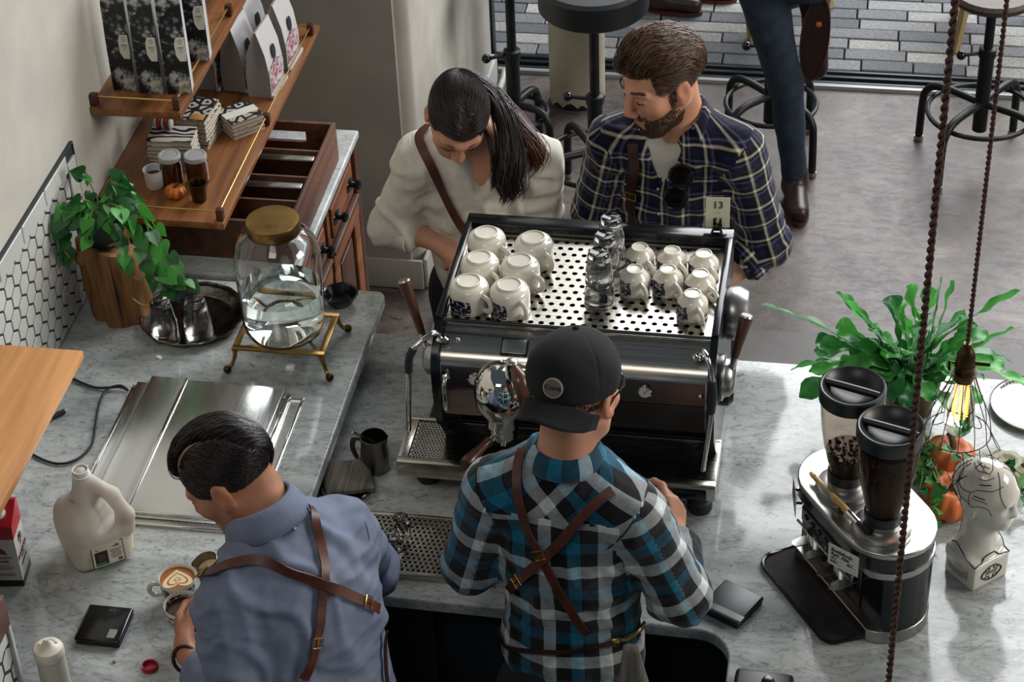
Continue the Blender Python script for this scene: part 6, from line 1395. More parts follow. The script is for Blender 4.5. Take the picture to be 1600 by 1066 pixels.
# round plate and glass at the right edge, tamping mat, knock box
t = thing('round_plate', 'white round plate with black zigzag rim print at the right edge of the bar', 'plate', (.475, 4.285, ZM + .0005))
MB().lathe([(0, .003), (.085, .004), (.108, .010), (.112, .012), (.113, .010), (.09, .001), (0, 0)], seg=56).build('dish', 'porcelain', t, local=True)
b = MB()
for i in range(26):
    a = R_(70 + i * 3.0); c, s = math.cos(a), math.sin(a); b.tube([(.098 * math.cos(a + (.02 if i % 2 else -.02)), .098 * math.sin(a + (.02 if i % 2 else -.02)), .0098), (.104 * c, .104 * s, .0112)], .0012, 4)
b.build('zigzag_print', 'ink_black', t, local=True); MB().tube([(.1115 * math.cos(2 * PI * i / 60), .1115 * math.sin(2 * PI * i / 60), .0120) for i in range(60)], .0018, 6, closed=True).build('dark_rim', 'black_gloss', t, local=True)
o = dup(g2, (.486, 4.115, ZM + .0005), .3, 'clear glass tumbler cut off by the right edge of the picture', None)
if 'group' in o: del o['group']
t = thing('tamping_mat', 'small black tamping tray under the arm of the man in the teal check shirt', 'mat', (-.335, 3.600, ZM + .0005), R_(2))
MB().rbox((0, 0, .006), (.085, .11, .012), .004, 2).build('base', 'black_rubber', t, local=True); MB().tube([(x, y, .0122) for x, y in ((-.033, -.045), (.033, -.045), (.033, .045), (-.033, .045))], .0012, 4, closed=True).build('brass_line', 'brass', t, local=True)
t = thing('knock_box', 'black lidded box with round knob at the bottom edge of the bar', 'box', (-.122, 3.225, ZM + .0005), R_(-3))
MB().rbox((0, 0, .014), (.125, .11, .027), .010, 3).build('body', 'black_plastic', t, local=True); MB().lathe([(0, .0275), (.012, .0275), (.014, .032), (.011, .038), (0, .040)], (.01, .018, 0), 20).build('knob', 'black_gloss', t, local=True)
# ================================================================== pendant lamp and cords
def twisted(name, x, y, z0, z1, r, parent, pitch=.028):
    n = int((z1 - z0) / pitch * 8); 
    for k in (0, PI): MB().tube([(x + r * math.cos(2 * PI * i / 8 + k), y + r * math.sin(2 * PI * i / 8 + k), z0 + (z1 - z0) * i / n) for i in range(n + 1)], r * 1.05, 6).build(name, 'cord', parent)
LX, LY = .236, 3.45
lp = thing('pendant_lamp', 'hanging filament bulb in an open wire cage above the pumpkins', 'pendant lamp', (LX, LY, 1.40))
twisted('cord', LX, LY, 1.672, 4.6, .0025, lp, .024)
so = MB().lathe([(0, 1.585), (.0185, 1.585), (.0195, 1.590), (.0195, 1.618), (.021, 1.620), (.021, 1.626), (.0185, 1.634), (.0185, 1.648), (.012, 1.662), (.008, 1.668), (.008, 1.676), (0, 1.676)], (LX, LY, 0), 28).build('socket', 'brass_dark', lp)
MB().tube([(LX + .019, LY, 1.628), (LX + .048, LY - .002, 1.628)], .0038, 8).build('switch_key', 'brass_dark', so)
MB().tube([(LX - .019, LY, 1.625), (LX - .032, LY, 1.630), (LX - .030, LY - .006, 1.612)], .003, 6).build('clamp_screw', 'brass_dark', so)
prof = [(.0135, 1.590), (.0145, 1.580), (.019, 1.560), (.0265, 1.530), (.031, 1.500), (.0305, 1.480), (.026, 1.462), (.017, 1.450), (.007, 1.446), (0, 1.445)]
bl = MB().lathe(prof, (LX, LY, 0), 32).build('bulb', 'bulb_glass', lp)
MB().lathe([(0, 1.585), (.006, 1.585), (.004, 1.560), (.0015, 1.548), (.0015, 1.49), (0, 1.49)], (LX, LY, 0), 10).build('filament_stem', 'glass_thin', bl)
b = MB()
for k in range(8):
    a = 2 * PI * k / 8; x0, y0 = LX + .0125 * math.cos(a), LY + .0125 * math.sin(a)
    b.tube([(x0 + .0016 * math.cos(i * 1.3), y0 + .0016 * math.sin(i * 1.3), 1.565 - .072 * i / 70) for i in range(71)], .0008, 4)
fo = b.build('filament', 'filament', bl); stuff(fo)
fm = MATS['filament']; pb = fm.node_tree.nodes['Principled BSDF']; pb.inputs['Emission Color'].default_value = (1., .42, .06, 1); pb.inputs['Emission Strength'].default_value = 4
cg = thing('x', None, None) if False else None
ZT, ZR = 1.600, 1.452
for k in range(12):
    a = 2 * PI * k / 12; c, s = math.cos(a), math.sin(a)
    MB().tube(spline([(LX + .021 * c, LY + .021 * s, ZT), (LX + .036 * c, LY + .036 * s, 1.555), (LX + .058 * c, LY + .058 * s, 1.50), (LX + .066 * c, LY + .066 * s, ZR)], 4), .0010, 5).build('cage_wire', 'wire', lp)
for r, z in ((.0225, 1.598), (.0235, 1.604), (.066, ZR)): MB().tube([(LX + r * math.cos(2 * PI * i / 36), LY + r * math.sin(2 * PI * i / 36), z) for i in range(36)], .0014, 6, closed=True).build('cage_ring', 'wire', lp)
for k in range(7):
    a = 2 * PI * k / 7 + .2; da = .42; P3 = lambda an, r, z: (LX + r * math.cos(an), LY + r * math.sin(an), z)
    MB().tube(spline([P3(a - da * .4, .066, ZR), P3(a - da * .5, .080, ZR - .030), P3(a - da * .2, .090, ZR - .050), P3(a + da * .2, .090, ZR - .050), P3(a + da * .5, .080, ZR - .030), P3(a + da * .4, .066, ZR)], 5), .0010, 5).build('petal_wire', 'wire', lp)
pl_ = bpy.data.lights.new('filament_glow', 'POINT'); pl_.energy = .5; pl_.color = (1, .55, .2); pl_.shadow_soft_size = .0005; po = bpy.data.objects.new('filament_glow', pl_); COL.objects.link(po); po.parent = lp; po.location = (0, 0, .12)
l2 = thing('pendant_lamp', 'second pendant lamp of which only the nearer thick twisted brown cord is in view', 'pendant lamp', (.098, 2.3, 1.50))
twisted('cord', .0985, 2.3, 1.74, 4.6, .0027, l2, .026)
MB().lathe([(0, 1.66), (.0185, 1.66), (.0195, 1.69), (.021, 1.70), (.0185, 1.72), (.008, 1.74), (0, 1.742)], (.0985, 2.3, 0), 24).build('socket', 'brass_dark', l2)
MB().lathe([(r, z + .07) for r, z in prof], (.0985, 2.3, 0), 24).build('bulb', 'bulb_glass', l2)
# ================================================================== people: soft bodies
def unit(v): v = np.array(v, float); return v / np.linalg.norm(v)
def head_frame(f, roll=0., up_=(0, 0, 1)):
    """columns: right, forward, up"""
    f = unit(f); r = unit(np.cross(f, up_)); u = np.cross(r, f); c, s = math.cos(roll), math.sin(roll)
    r, u = c * r + s * u, c * u - s * r; return np.stack([r, f, u], 1)
def add_head(S_, c, R, neck, s=1., jaw=1., part=5, ears=True, neck_r=.054):
    c = np.array(c, float); L = lambda p: tuple(c + R @ (np.array(p, float) * s)); rs = lambda *r: tuple(a * s for a in r)
    S_.ell(L((0, -.015, .034)), rs(.0755, .097, .084), R, k=.03, part=part).ell(L((0, .032, -.044)), rs(.056 * jaw, .058, .074), R, k=.035, part=part)
    S_.cap(L((-.012, .070, -.098)), L((.012, .070, -.098)), .019 * s, k=.028, part=part)
    for x in (-1, 1):
        S_.cap(L((x * .055 * jaw, -.004, -.045)), L((x * .028, .058, -.094)), .019 * s, .015 * s, k=.03, part=part)
        S_.ell(L((x * .043, .058, -.024)), rs(.022, .020, .020), R, k=.03, part=part)
        S_.cap(L((x * .012, .086, .020)), L((x * .044, .072, .020)), .0105 * s, .0095 * s, k=.016, part=part)
        S_.ell(L((x * .031, .100, .001)), rs(.017, .016, .011), R, k=.014, part=part, sub=True)
        S_.ell(L((x * .031, .0775, -.001)), rs(.0145, .0125, .0115), R, k=.005, part=part)
        S_.ell(L((x * .012, .101, -.041)), rs(.0085, .010, .0075), R, k=.008, part=part)
        if ears:
            S_.ell(L((x * .079, -.012, -.006)), rs(.0085, .021, .032), R, k=.008, part=part); S_.ell(L((x * .088, -.008, -.002)), rs(.007, .011, .018), R, k=.006, part=part, sub=True)
            S_.ell(L((x * .077, .0, -.032)), rs(.007, .008, .010), R, k=.008, part=part)
    S_.cap(L((0, .090, .014)), L((0, .112, -.032)), .0078 * s, .0112 * s, k=.012, part=part)
    S_.cap(L((-.016, .086, -.0665)), L((.016, .086, -.0665)), .0068 * s, k=.010, part=part); S_.cap(L((-.013, .086, -.0785)), L((.013, .086, -.0785)), .0082 * s, k=.010, part=part)
    S_.cap(L((-.020, .099, -.0722)), L((.020, .099, -.0722)), .0030 * s, k=.005, part=part, sub=True)
    S_.cap(L((0, -.030, -.055)), neck, neck_r * s * .95, neck_r * s * 1.08, k=.03, part=part)
    return L
def add_hand(S_, wrist, f, n, side, curl=(.5, .5, .5, .5), thumb=.4, s=1., part=6, spread=.06, thumb_out=.7):
    """f: towards the fingers, n: back of the hand, side: +1 / -1 thumb side along f x n"""
    f = unit(f); n = unit(np.array(n) - f * np.dot(n, f)); t = np.cross(f, n) * side; w = np.array(wrist, float)
    offs = (.030, .010, -.010, -.028); ln = (.040, .044, .041, .032); kn = []
    for i in range(4):
        k_ = w + f * (.088 - .006 * abs(i - 1)) * s + t * offs[i] * s - n * (.003 if i in (0, 3) else 0); kn.append(k_)
        S_.cap(w + t * offs[i] * .62 * s + f * .005, k_, .0155 * s, .0112 * s, k=.014, part=part)
        d = f + t * offs[i] * spread * 18; d = unit(d); p = k_; a = curl[i] * .8; r = .0092 * s
        for j in range(3):
            dd = d * math.cos(a) - n * math.sin(a); L_ = ln[i] * (1, .66, .52)[j] * s; q = p + dd * L_
            S_.cap(p, q, r, r * .93, k=.0035, part=part); p = q; r *= .92; a += curl[i] * 1.05
    b = w + f * .022 * s + t * .024 * s - n * .006 * s; d1 = unit(f * .72 + t * thumb_out - n * .35); q = b + d1 * .042 * s; S_.cap(b, q, .0145 * s, .0118 * s, k=.014, part=part)
    d2 = unit(f * .9 + t * (thumb_out - thumb) - n * (.25 + thumb * .5)); q2 = q + d2 * .032 * s; S_.cap(q, q2, .0105 * s, .0096 * s, k=.004, part=part)
    d3 = unit(f * .9 + t * (thumb_out - 1.7 * thumb) - n * (.3 + thumb)); S_.cap(q2, q2 + d3 * .026 * s, .0096 * s, .0082 * s, k=.004, part=part)
    S_.cap(w - f * .02, w + f * .02 * s, .0215 * s, .020 * s, k=.012, part=part)
def torso(S_, J, o=0., w=1., d=1., k=.05, arms=True, fore=(True, True), up_r=.050, k2=.03, belly=1.):
    """J: pelvis, waist, chest, neck, shL, shR, elL, elR, wrL, wrR (L/R as seen from the camera: L = picture left)"""
    A = {q: np.array(v, float) for q, v in J.items()}; ax = unit(A['shR'] - A['shL'])
    def fr(a, b):
        u = unit(b - a); r = unit(ax - u * np.dot(ax, u)); f = np.cross(u, r); return np.stack([r, f, u], 1)
    R1 = fr(A['waist'], A['chest']); R0 = fr(A['pelvis'], A['waist'])
    S_.ell(A['chest'] + R1 @ np.array([0, 0, .02]), (.150 * w + o, .108 * d + o, .185 + o), R1, k=k, part=0)
    S_.ell((A['waist'] + A['chest']) / 2, (.138 * w + o, .100 * d * belly + o, .17 + o), R1, k=k, part=0)
    S_.ell((A['waist'] * .5 + A['pelvis'] * .5), (.142 * w + o, .104 * d * belly + o, .165 + o), R0, k=k, part=0)
    S_.cap(A['shL'] * .93 + A['shR'] * .07, A['shR'] * .93 + A['shL'] * .07, .044 + o, .044 + o, k=.05, part=0)
    for q in ('shL', 'shR'): S_.cap(A['neck'] + (A[q] - A['neck']) * .12, A[q], .044 + o * .7, .040 + o * .8, k=.05, part=0)
    if arms:
        for q, e, wr, fo, pt in (('shL', 'elL', 'wrL', fore[0], 1), ('shR', 'elR', 'wrR', fore[1], 2)):
            S_.cap(A[q], A[e], up_r + o, up_r - .004 + o, k=k2, part=pt)
            if fo is True: S_.cap(A[e], A[wr], up_r - .007 + o, .033 + o, k=k2, part=pt + 2)
            elif fo: S_.cap(A[e], A[e] + (A[wr] - A[e]) * fo, up_r - .007 + o, up_r - .010 + o, k=k2, part=pt + 2)
    return R1
def body_arms(S_, J, up_r=.040):
    A = {q: np.array(v, float) for q, v in J.items()}
    for q, e, wr in (('shL', 'elL', 'wrL'), ('shR', 'elR', 'wrR')):
        S_.cap(A[q], A[e], up_r, up_r - .004, k=.02, part=6); mid = A[e] + (A[wr] - A[e]) * .35
        S_.cap(A[e], mid, up_r - .004, up_r - .003, k=.02, part=6); S_.cap(mid, A[wr], up_r - .003, .0215, k=.02, part=6)
def cloth_uv(S_, V, F, J, R1, yoke=None):
    """cloth coordinates per face corner: body, yoke and each sleeve are cut as separate pieces"""
    A = {q: np.array(v, float) for q, v in J.items()}; Fc = V[F].mean(1); part = S_.part_of(Fc.astype(np.float32)); W_ = V[F]
    rel = W_ - A['chest']; loc = rel @ R1; ang = np.arctan2(loc[..., 0], np.abs(loc[..., 1]) + .03); uv = np.zeros(W_.shape)
    uv[..., 0] = ang * .155; uv[..., 1] = loc[..., 2]
    lc = (Fc - A['chest']) @ R1
    if yoke is not None:
        m = (lc[:, 2] > yoke) & (lc[:, 1] < .01); u0, v0 = uv[m][..., 0].copy(), uv[m][..., 1].copy(); q = uv[m]; q[..., 0] = (u0 + v0) * .707 + .02; q[..., 1] = (v0 - u0) * .707; uv[m] = q
    for pt, a, b, oth, off in ((1, 'shL', 'elL', 'shR', .3), (2, 'shR', 'elR', 'shL', .6)):
        d = unit(A[b] - A[a]); nrm = unit(unit(A[a] - A[oth]) * .75 + d * .65); pl = (Fc - A[a]) @ nrm + .012; t = np.clip((Fc - A[a]) @ d, 0, None); dist = np.linalg.norm(Fc - A[a] - t[:, None] * d, axis=1)
        m = ((part == pt) & (pl > 0)) | (part == pt + 2) | ((part == 0) & (pl > 0) & (dist < .075)); x = unit(np.cross(d, [.3, -.8, .5])); y = np.cross(d, x)
        q = W_[m] - A[a]; u = np.arctan2(q @ x, q @ y); c0 = u.mean(1, keepdims=True); u = np.where(u - c0 > PI, u - 2 * PI, np.where(u - c0 < -PI, u + 2 * PI, u)); g = uv[m]; g[..., 0] = u * .056 + off; g[..., 1] = q @ d; uv[m] = g
    return uv.reshape(-1, 3)
def sleeve_ring(S_, J, a, b, oth, n=30):
    A = {q: np.array(v, float) for q, v in J.items()}; d = unit(A[b] - A[a]); nrm = unit(unit(A[a] - A[oth]) * .75 + d * .65); x = unit(np.cross(nrm, [.1, .9, .2])); y = np.cross(nrm, x); c = A[a] - nrm * .012; out = []
    for i in range(n):
        q = 2 * PI * i / n; dr = x * math.cos(q) + y * math.sin(q); t = .02
        for _ in range(40):
            v = float(S_.ev(np.array([c + dr * t], np.float32))[0])
            if v > -.0005: break
            t += max(.001, -v * .8)
        out.append(c + dr * t if t < .10 else None)
    k = next((i for i, p in enumerate(out) if p is None), 0); out = out[k:] + out[:k]; runs = [[]]
    for p in out:
        if p is None: runs.append([])
        else: runs[-1].append(p)
    return [r for r in runs if len(r) > 5]
def legs(S_, hip, kneeL, footL, kneeR, footR, o=0., r=.085):
    h = np.array(hip, float)
    for s, kn, ft in ((-1, kneeL, footL), (1, kneeR, footR)):
        hp = h + np.array([s * .085, 0, -.05]); S_.cap(hp, kn, r + o, r * .70 + o, k=.05, part=0); S_.cap(kn, np.array(ft) + np.array([0, 0, .06]), r * .68 + o, r * .52 + o, k=.03, part=0)
    S_.ell(h, (.155 + o, .115 + o, .12 + o), None, k=.05)
# --- the man in the cap (H), the man in blue (L), the woman in white (W), the bearded man (B)
JH = dict(pelvis=(-.53, 3.262, .86), waist=(-.535, 3.285, 1.03), chest=(-.540, 3.302, 1.235), neck=(-.543, 3.290, 1.435), shL=(-.692, 3.285, 1.340), shR=(-.396, 3.250, 1.338),
          elL=(-.752, 3.300, 1.115), elR=(-.302, 3.270, 1.105), wrL=(-.660, 3.515, 1.07), wrR=(-.338, 3.470, 1.078))
HH = (-.519, 3.312, 1.598); RH = head_frame((.33, .90, -.28), R_(4))
JL = dict(pelvis=(-1.000, 2.990, .90), waist=(-1.025, 3.010, 1.03), chest=(-1.058, 3.060, 1.185), neck=(-1.108, 3.098, 1.350), shL=(-1.172, 2.968, 1.258), shR=(-.995, 3.195, 1.263),
          elL=(-1.150, 2.868, 1.050), elR=(-.985, 3.295, 1.075), wrL=(-1.308, 3.030, 1.048), wrR=(-1.212, 3.285, 1.095))
HL = (-1.206, 3.150, 1.440); RL = head_frame((-.80, -.02, -.60), R_(-6))
JW = dict(pelvis=(-.97, 4.69, .88), waist=(-.968, 4.675, 1.02), chest=(-.965, 4.650, 1.19), neck=(-.962, 4.605, 1.365), shL=(-1.110, 4.600, 1.288), shR=(-.815, 4.615, 1.288),
          elL=(-1.200, 4.610, 1.075), elR=(-.815, 4.660, 1.085), wrL=(-1.062, 4.560, 1.050), wrR=(-.915, 4.545, 1.030))
HW = (-.992, 4.528, 1.468); RW = head_frame((.16, -.68, -.72), R_(8))
JB = dict(pelvis=(-.455, 4.70, .88), waist=(-.455, 4.690, 1.04), chest=(-.452, 4.665, 1.24), neck=(-.450, 4.625, 1.450), shL=(-.612, 4.610, 1.372), shR=(-.292, 4.590, 1.372),
          elL=(-.668, 4.668, 1.120), elR=(-.222, 4.615, 1.085), wrL=(-.600, 4.520, 1.020), wrR=(-.350, 4.510, .995))
HB = (-.487, 4.566, 1.580); RB = head_frame((-.74, -.62, -.27), R_(-3))
def shirt_soft(J, o, w=1., d=1., fore=(True, True), up_r=.050, belly=1., **k):
    S_ = Soft(); R1 = torso(S_, J, o, w, d, fore=fore, up_r=up_r, belly=belly, **k); return S_, R1
SH, R1H = shirt_soft(JH, .012, 1.0, 1.0, fore=(True, .80), up_r=.052)
SL, R1L = shirt_soft(JL, .013, 1.05, 1.05, fore=(.60, .88), up_r=.056)
SW, R1W = shirt_soft(JW, .013, .95, 1.0, fore=(.25, True), up_r=.050)
SB, R1B = shirt_soft(JB, .012, 1.05, 1.05, fore=(.30, .30), up_r=.052)
# ================================================================== people: objects
from mathutils.bvhtree import BVHTree
rng = np.random.RandomState(5)
EC = np.array([0, -.015, .034]); ER = np.array([.0765, .098, .085])
def lev(p): return np.linalg.norm((p - EC) / ER, axis=-1)
def enorm(p): g = (p - EC) / (ER * ER); return g / (np.linalg.norm(g, axis=-1, keepdims=True) + 1e-9)
def hair_paths(n, keep, flow, length, lift, off, seg=9, jitter=.12, seed=1):
    r = np.random.RandomState(seed); P0 = r.randn(n * 4, 3); P0 = EC + ER * P0 / np.linalg.norm(P0, axis=1, keepdims=True); P0 = P0[keep(P0)][:n]
    L_ = length(P0) * r.uniform(.8, 1.15, len(P0)); out = np.zeros((len(P0), seg, 3)); p = P0.copy(); out[:, 0] = p; jit = r.randn(len(P0), 3) * jitter; oo = r.uniform(.6, 1.15, len(P0))
    for k in range(1, seg):
        t = k / (seg - 1); nn = enorm(p); d = flow(p, t) + jit; d = d - nn * (d * nn).sum(1, keepdims=True); d /= np.linalg.norm(d, axis=1, keepdims=True) + 1e-9
        p = p + (d + nn * lift(P0, t)[:, None]) * (L_ / (seg - 1))[:, None]
        target = 1 + off(P0, t) * oo / .085; l = lev(p); q = EC + (p - EC) * (target / l)[:, None]; w_ = np.where(l < target, 1., .45)[:, None]; p = p * (1 - w_) + q * w_
        out[:, k] = p
    return out
def hair_obj(name, paths, c, R, s, r0, m, parent, tip=.35):
    P = np.array(c) + (paths * s) @ R.T; k = P.shape[1]; prof = np.linspace(1, tip, k) * r0; prof[-1] = r0 * .12
    return stuff(strands(name, P, np.tile(prof, (len(P), 1)) * rng.uniform(.7, 1.2, (len(P), 1)), m, parent))
def head_shell(name, c, R, s, cuts, m, parent, grow=1.03, extra=(), h=.004, rough=.0015):
    S_ = Soft(); L = lambda p: tuple(np.array(c) + R @ (np.array(p) * s))
    S_.ell(L(EC), tuple(ER * grow * s), R, k=.02)
    for p, r in extra: S_.ell(L(p), tuple(np.array(r) * s), R, k=.03)
    for p, hf in cuts: S_.box(L(p), tuple(np.array(hf) * s), .02, R, k=.02, sub=True)
    V, F = S_.mesh(h); V = V + vnormals(V, F) * (nwave(V, 220, 3) * rough)[:, None]
    return soft_obj(name, V, F, m, parent)
def tint_for(V, part, c, R, base=(1, 1, 1), s=1., stubble=None):
    T = np.ones((len(V), 4)); T[:, :3] = base; q = ((V - np.array(c)) @ R) / s
    def add(center, rad, col, a=1.):
        w_ = np.exp(-(((q - np.array(center)) / np.array(rad)) ** 2).sum(1))[:, None] * a; T[:, :3] = T[:, :3] * (1 - w_) + np.array(col) * w_
    add((0, .096, -.0725), (.019, .02, .0085), (.72, .42, .42)); add((0, .112, -.034), (.016, .02, .016), (1.0, .80, .76), .8)
    for x in (-1, 1): add((x * .042, .07, -.028), (.022, .03, .018), (1.03, .84, .78), .6); add((x * .080, -.01, -.005), (.02, .03, .035), (1.0, .72, .66), .8); add((x * .031, .088, .004), (.017, .02, .009), (.74, .62, .58), .7)
    if stubble is not None:
        for x in (-1, 1): add((x * .045, .03, -.075), (.03, .06, .045), stubble, .8)
        add((0, .075, -.10), (.04, .04, .035), stubble, .8)
    return T
def make_body(J, c, R, s, parent, hands, skin='skin', base=(1, 1, 1), jaw=1., neck_r=.054, ears=True, stubble=None, torso_o=-.010, up_r=.040, w=1., d=1.):
    S_ = Soft(); torso(S_, J, torso_o, w, d, arms=False); body_arms(S_, J, up_r); L = add_head(S_, c, R, J['neck'], s, jaw, ears=ears, neck_r=neck_r); fine = [(np.array(c) - .14, np.array(c) + .14, .0034)]
    for hd in hands:
        add_hand(S_, **hd); w_ = np.array(hd['wrist']); f_ = unit(hd['f']) * .09; fine.append((w_ + f_ - .10, w_ + f_ + .10, .0042))
    V, F = S_.mesh(.009, fine); V = smoothv(V, F, 1, .3); part = S_.part_of(V.astype(np.float32)); T = tint_for(V, part, c, R, base, s, stubble)
    T[part != 5, :3] = np.array(base)
    return soft_obj('body', V, F, skin, parent, attrs={'tint': ('FLOAT_COLOR', T)}), S_, L
def make_shirt(S_, J, R1, m, parent, h=.0068, fold=.004, fscale=16, seed=1, name='shirt', crease=(), ridge=.005, yoke=None, seams=True, long=.006):
    V, F = S_.mesh(h); N = vnormals(V, F); D = fold * nwave(V * np.array([1, 1, .55]), fscale, seed) + fold * .45 * nwave(V, fscale * 2.7, seed + 1)
    rw = 1 - 2.2 * np.abs(nwave(V * np.array([1.2, 1.2, .5]), fscale * .9, seed + 5)) ; rw2 = 1 - 2.2 * np.abs(nwave(V * np.array([.6, .6, 1.1]), fscale * 1.5, seed + 9)); D += ridge * np.clip(rw, -.6, 1) ** 1 * .6 + ridge * .5 * np.clip(rw2, -.6, 1)
    lq = (V - np.array(J['chest'])) @ R1; ph_ = 62 * lq[:, 0] + 22 * lq[:, 2] + 3.2 * nwave(V, 8, seed + 20); ms = np.clip(nwave(V, 6, seed + 30) * 1.4 + .45, 0, 1); D += long * ms * np.maximum(0, np.sin(ph_)) ** 2.5; ph_ = 70 * lq[:, 2] - 34 * lq[:, 0] + 3 * nwave(V, 9, seed + 40); ms = np.clip(nwave(V, 7, seed + 50) * 1.4 + .2, 0, 1); D += long * .8 * ms * np.maximum(0, np.sin(ph_)) ** 2.5
    for a, b, r, amp, fr in crease:                      # local creases fanning along a-b
        a, b = np.array(a), np.array(b); d = unit(b - a); q = V - a; t = q @ d; dist = np.linalg.norm(q - t[:, None] * d, axis=1); w_ = np.exp(-(dist / r) ** 2) * ((t > -.03) & (t < np.linalg.norm(b - a) + .03)); D += amp * w_ * np.sin(t * fr + dist * 40)
    V = V + N * D[:, None]; V = smoothv(V, F, 1, .35); S_.bvh = BVHTree.FromPolygons([tuple(v) for v in V.tolist()], F.tolist())
    uv = cloth_uv(S_, V, F, J, R1, yoke)
    o = soft_obj(name, V, F, m, parent, attrs={'cloth': ('FLOAT_VECTOR', uv, 'CORNER')})
    if seams:
        for a, b, oth in (('shL', 'elL', 'shR'), ('shR', 'elR', 'shL')):
            for rg in sleeve_ring(S_, J, a, b, oth): MB().tube([tuple(p) for p in rg], .0016, 6).build('sleeve_seam', m, o)
    return o
def collar(neck, up_, fwd, ra, rb, h, m, parent, gap=35, flare=.014, drop=.75, uvs=True, tilt=0., name='collar'):
    up_ = unit(up_); f = unit(np.array(fwd) - up_ * np.dot(fwd, up_)); r = np.cross(f, up_); c = np.array(neck, float); V = []; uv = []; na, prof = 48, [(0, 0, 0), (.1, .55, 0), (.0, 1.0, .0), (.35, 1.02, .1), (.75, .72, .6), (1., .35, 1.), (1.05, .02, 1.3), (.95, .0, 1.2)]
    for i in range(na + 1):
        a = R_(gap + (360 - 2 * gap) * i / na); ca, sa = math.cos(a), math.sin(a); fr = max(0, ca)
        for k, (fo, z, _) in enumerate(prof):
            zz = z * h * (1 - .25 * fr) - fr * .020 - (fo > .5) * h * .15 * fr; rad = flare * fo * (1 + .5 * fr)
            V.append(c + f * ca * (rb + rad) + r * sa * (ra + rad) + up_ * zz); uv.append((a * .075 + .05, fo * .03 + z * h, 0))
    k = len(prof); F = np.array([(i * k + j, (i + 1) * k + j, (i + 1) * k + j + 1, i * k + j + 1) for i in range(na) for j in range(k - 1)])
    o = soft_obj(name, np.array(V), F, m, parent, attrs={'cloth': ('FLOAT_VECTOR', np.array(uv))}); md = o.modifiers.new('t', 'SOLIDIFY'); md.thickness = .0022; return o
def cuff(J, e, wr, t, r, m, parent, w_=.03, off=.0):
    a, b = np.array(J[e]), np.array(J[wr]); d = unit(b - a); c = a + (b - a) * t; x = unit(np.cross(d, [.2, .3, .9])); y = np.cross(d, x); V = []; uv = []; prof = [(-.5, -.004), (-.45, .003), (0, .0045), (.45, .004), (.52, .0), (.45, -.006), (-.3, -.008)]
    for i in range(28):
        q = 2 * PI * i / 28; wv_ = 1 + .03 * math.sin(3 * q + 1)
        for z, g in prof: V.append(c + d * z * w_ + (x * math.cos(q) + y * math.sin(q)) * (r + g) * wv_); uv.append((q * .05, z * w_ + .4, 0))
    k = len(prof); F = np.array([(i * k + j, i * k + (j + 1) % k, ((i + 1) % 28) * k + (j + 1) % k, ((i + 1) % 28) * k + j) for i in range(28) for j in range(k)])
    return soft_obj('cuff', np.array(V), F, m, parent, attrs={'cloth': ('FLOAT_VECTOR', np.array(uv))})
def trousers(hip, kL, fL, kR, fR, m, parent, shoe='shoe_leather', fwd=(0, 1, 0), r=.085, shoes=(True, True)):
    S_ = Soft(); legs(S_, hip, kL, fL, kR, fR, 0., r); V, F = S_.mesh(.013); V = V + vnormals(V, F) * (.004 * nwave(V, 18, 9))[:, None]; o = soft_obj('trousers', V, F, m, parent)
    for ft, ok in ((fL, shoes[0]), (fR, shoes[1])):
        if not ok: continue
        f = unit(fwd) * 1.0; p = np.array(ft, float); Sx = Soft(); Sx.cap(p + f * .0 + (0, 0, .045), p + f * .16 + (0, 0, .034), .042, .036, k=.03).cap(p + (0, 0, .10), p + (0, 0, .05), .045, .045, k=.03)
        V, F = Sx.mesh(.009); V[:, 2] = np.maximum(V[:, 2], .012); so_ = soft_obj('shoe', V, F, shoe, parent)
        b = MB(); T_ = Matrix.Translation((p[0] + f[0] * .075, p[1] + f[1] * .075, .007)) @ Matrix.Rotation(math.atan2(f[1], f[0]), 4, 'Z'); b.lathe([(0, -.006), (.5, -.006), (.5, .006), (0, .006)], seg=28, T=T_ @ Matrix.Diagonal((.25, .088, 1, 1))); b.build('sole', 'sole', so_)
    return o
def strap(name, pts, S_, wd, m, parent, th=.003, buckle=None, off=.0035):
    p = np.array([tuple(v) for v in spline(pts, 8)], np.float32); Q, N = S_.project(p, .004); hs_ = [S_.bvh.find_nearest(Vector(q.tolist())) for q in Q]
    N = np.array([tuple(h_[1]) for h_ in hs_]); N = N * np.sign((N * S_.grad(Q)).sum(1))[:, None]; Q = np.array([tuple(h_[0]) for h_ in hs_]); Q = Q + N * (off + .004)
    for _ in range(4): Q[1:-1] = (Q[1:-1] + .5 * (Q[:-2] + Q[2:])) / 2; N[1:-1] = N[1:-1] + .5 * (N[:-2] + N[2:])
    N = (N + np.roll(N, 1, 0) + np.roll(N, -1, 0)); N[0], N[-1] = N[1], N[-2]
    o = MB().strip(Q.tolist(), N.tolist(), wd, th).build(name, m, parent, smooth=50)
    for t in (buckle or []):
        i = min(len(Q) - 2, int(t * (len(Q) - 1))); d = Vector((Q[i + 1] - Q[i]).tolist()).normalized(); n = Vector(N[i].tolist()); n = (n - d * n.dot(d)).normalized(); b = n.cross(d); M_ = Matrix((d, b, n)).transposed().to_4x4(); M_.translation = Vector(Q[i].tolist()) + n * .005
        MB().tube([M_ @ Vector(v) for v in ((-.010, -wd * .62, 0), (.010, -wd * .62, 0), (.010, wd * .62, 0), (-.010, wd * .62, 0))], .0016, 6, closed=True).tube([M_ @ Vector((-.010, 0, .001)), M_ @ Vector((.011, 0, .001))], .0012, 5).build('buckle', 'brass_rod', o)
    return o
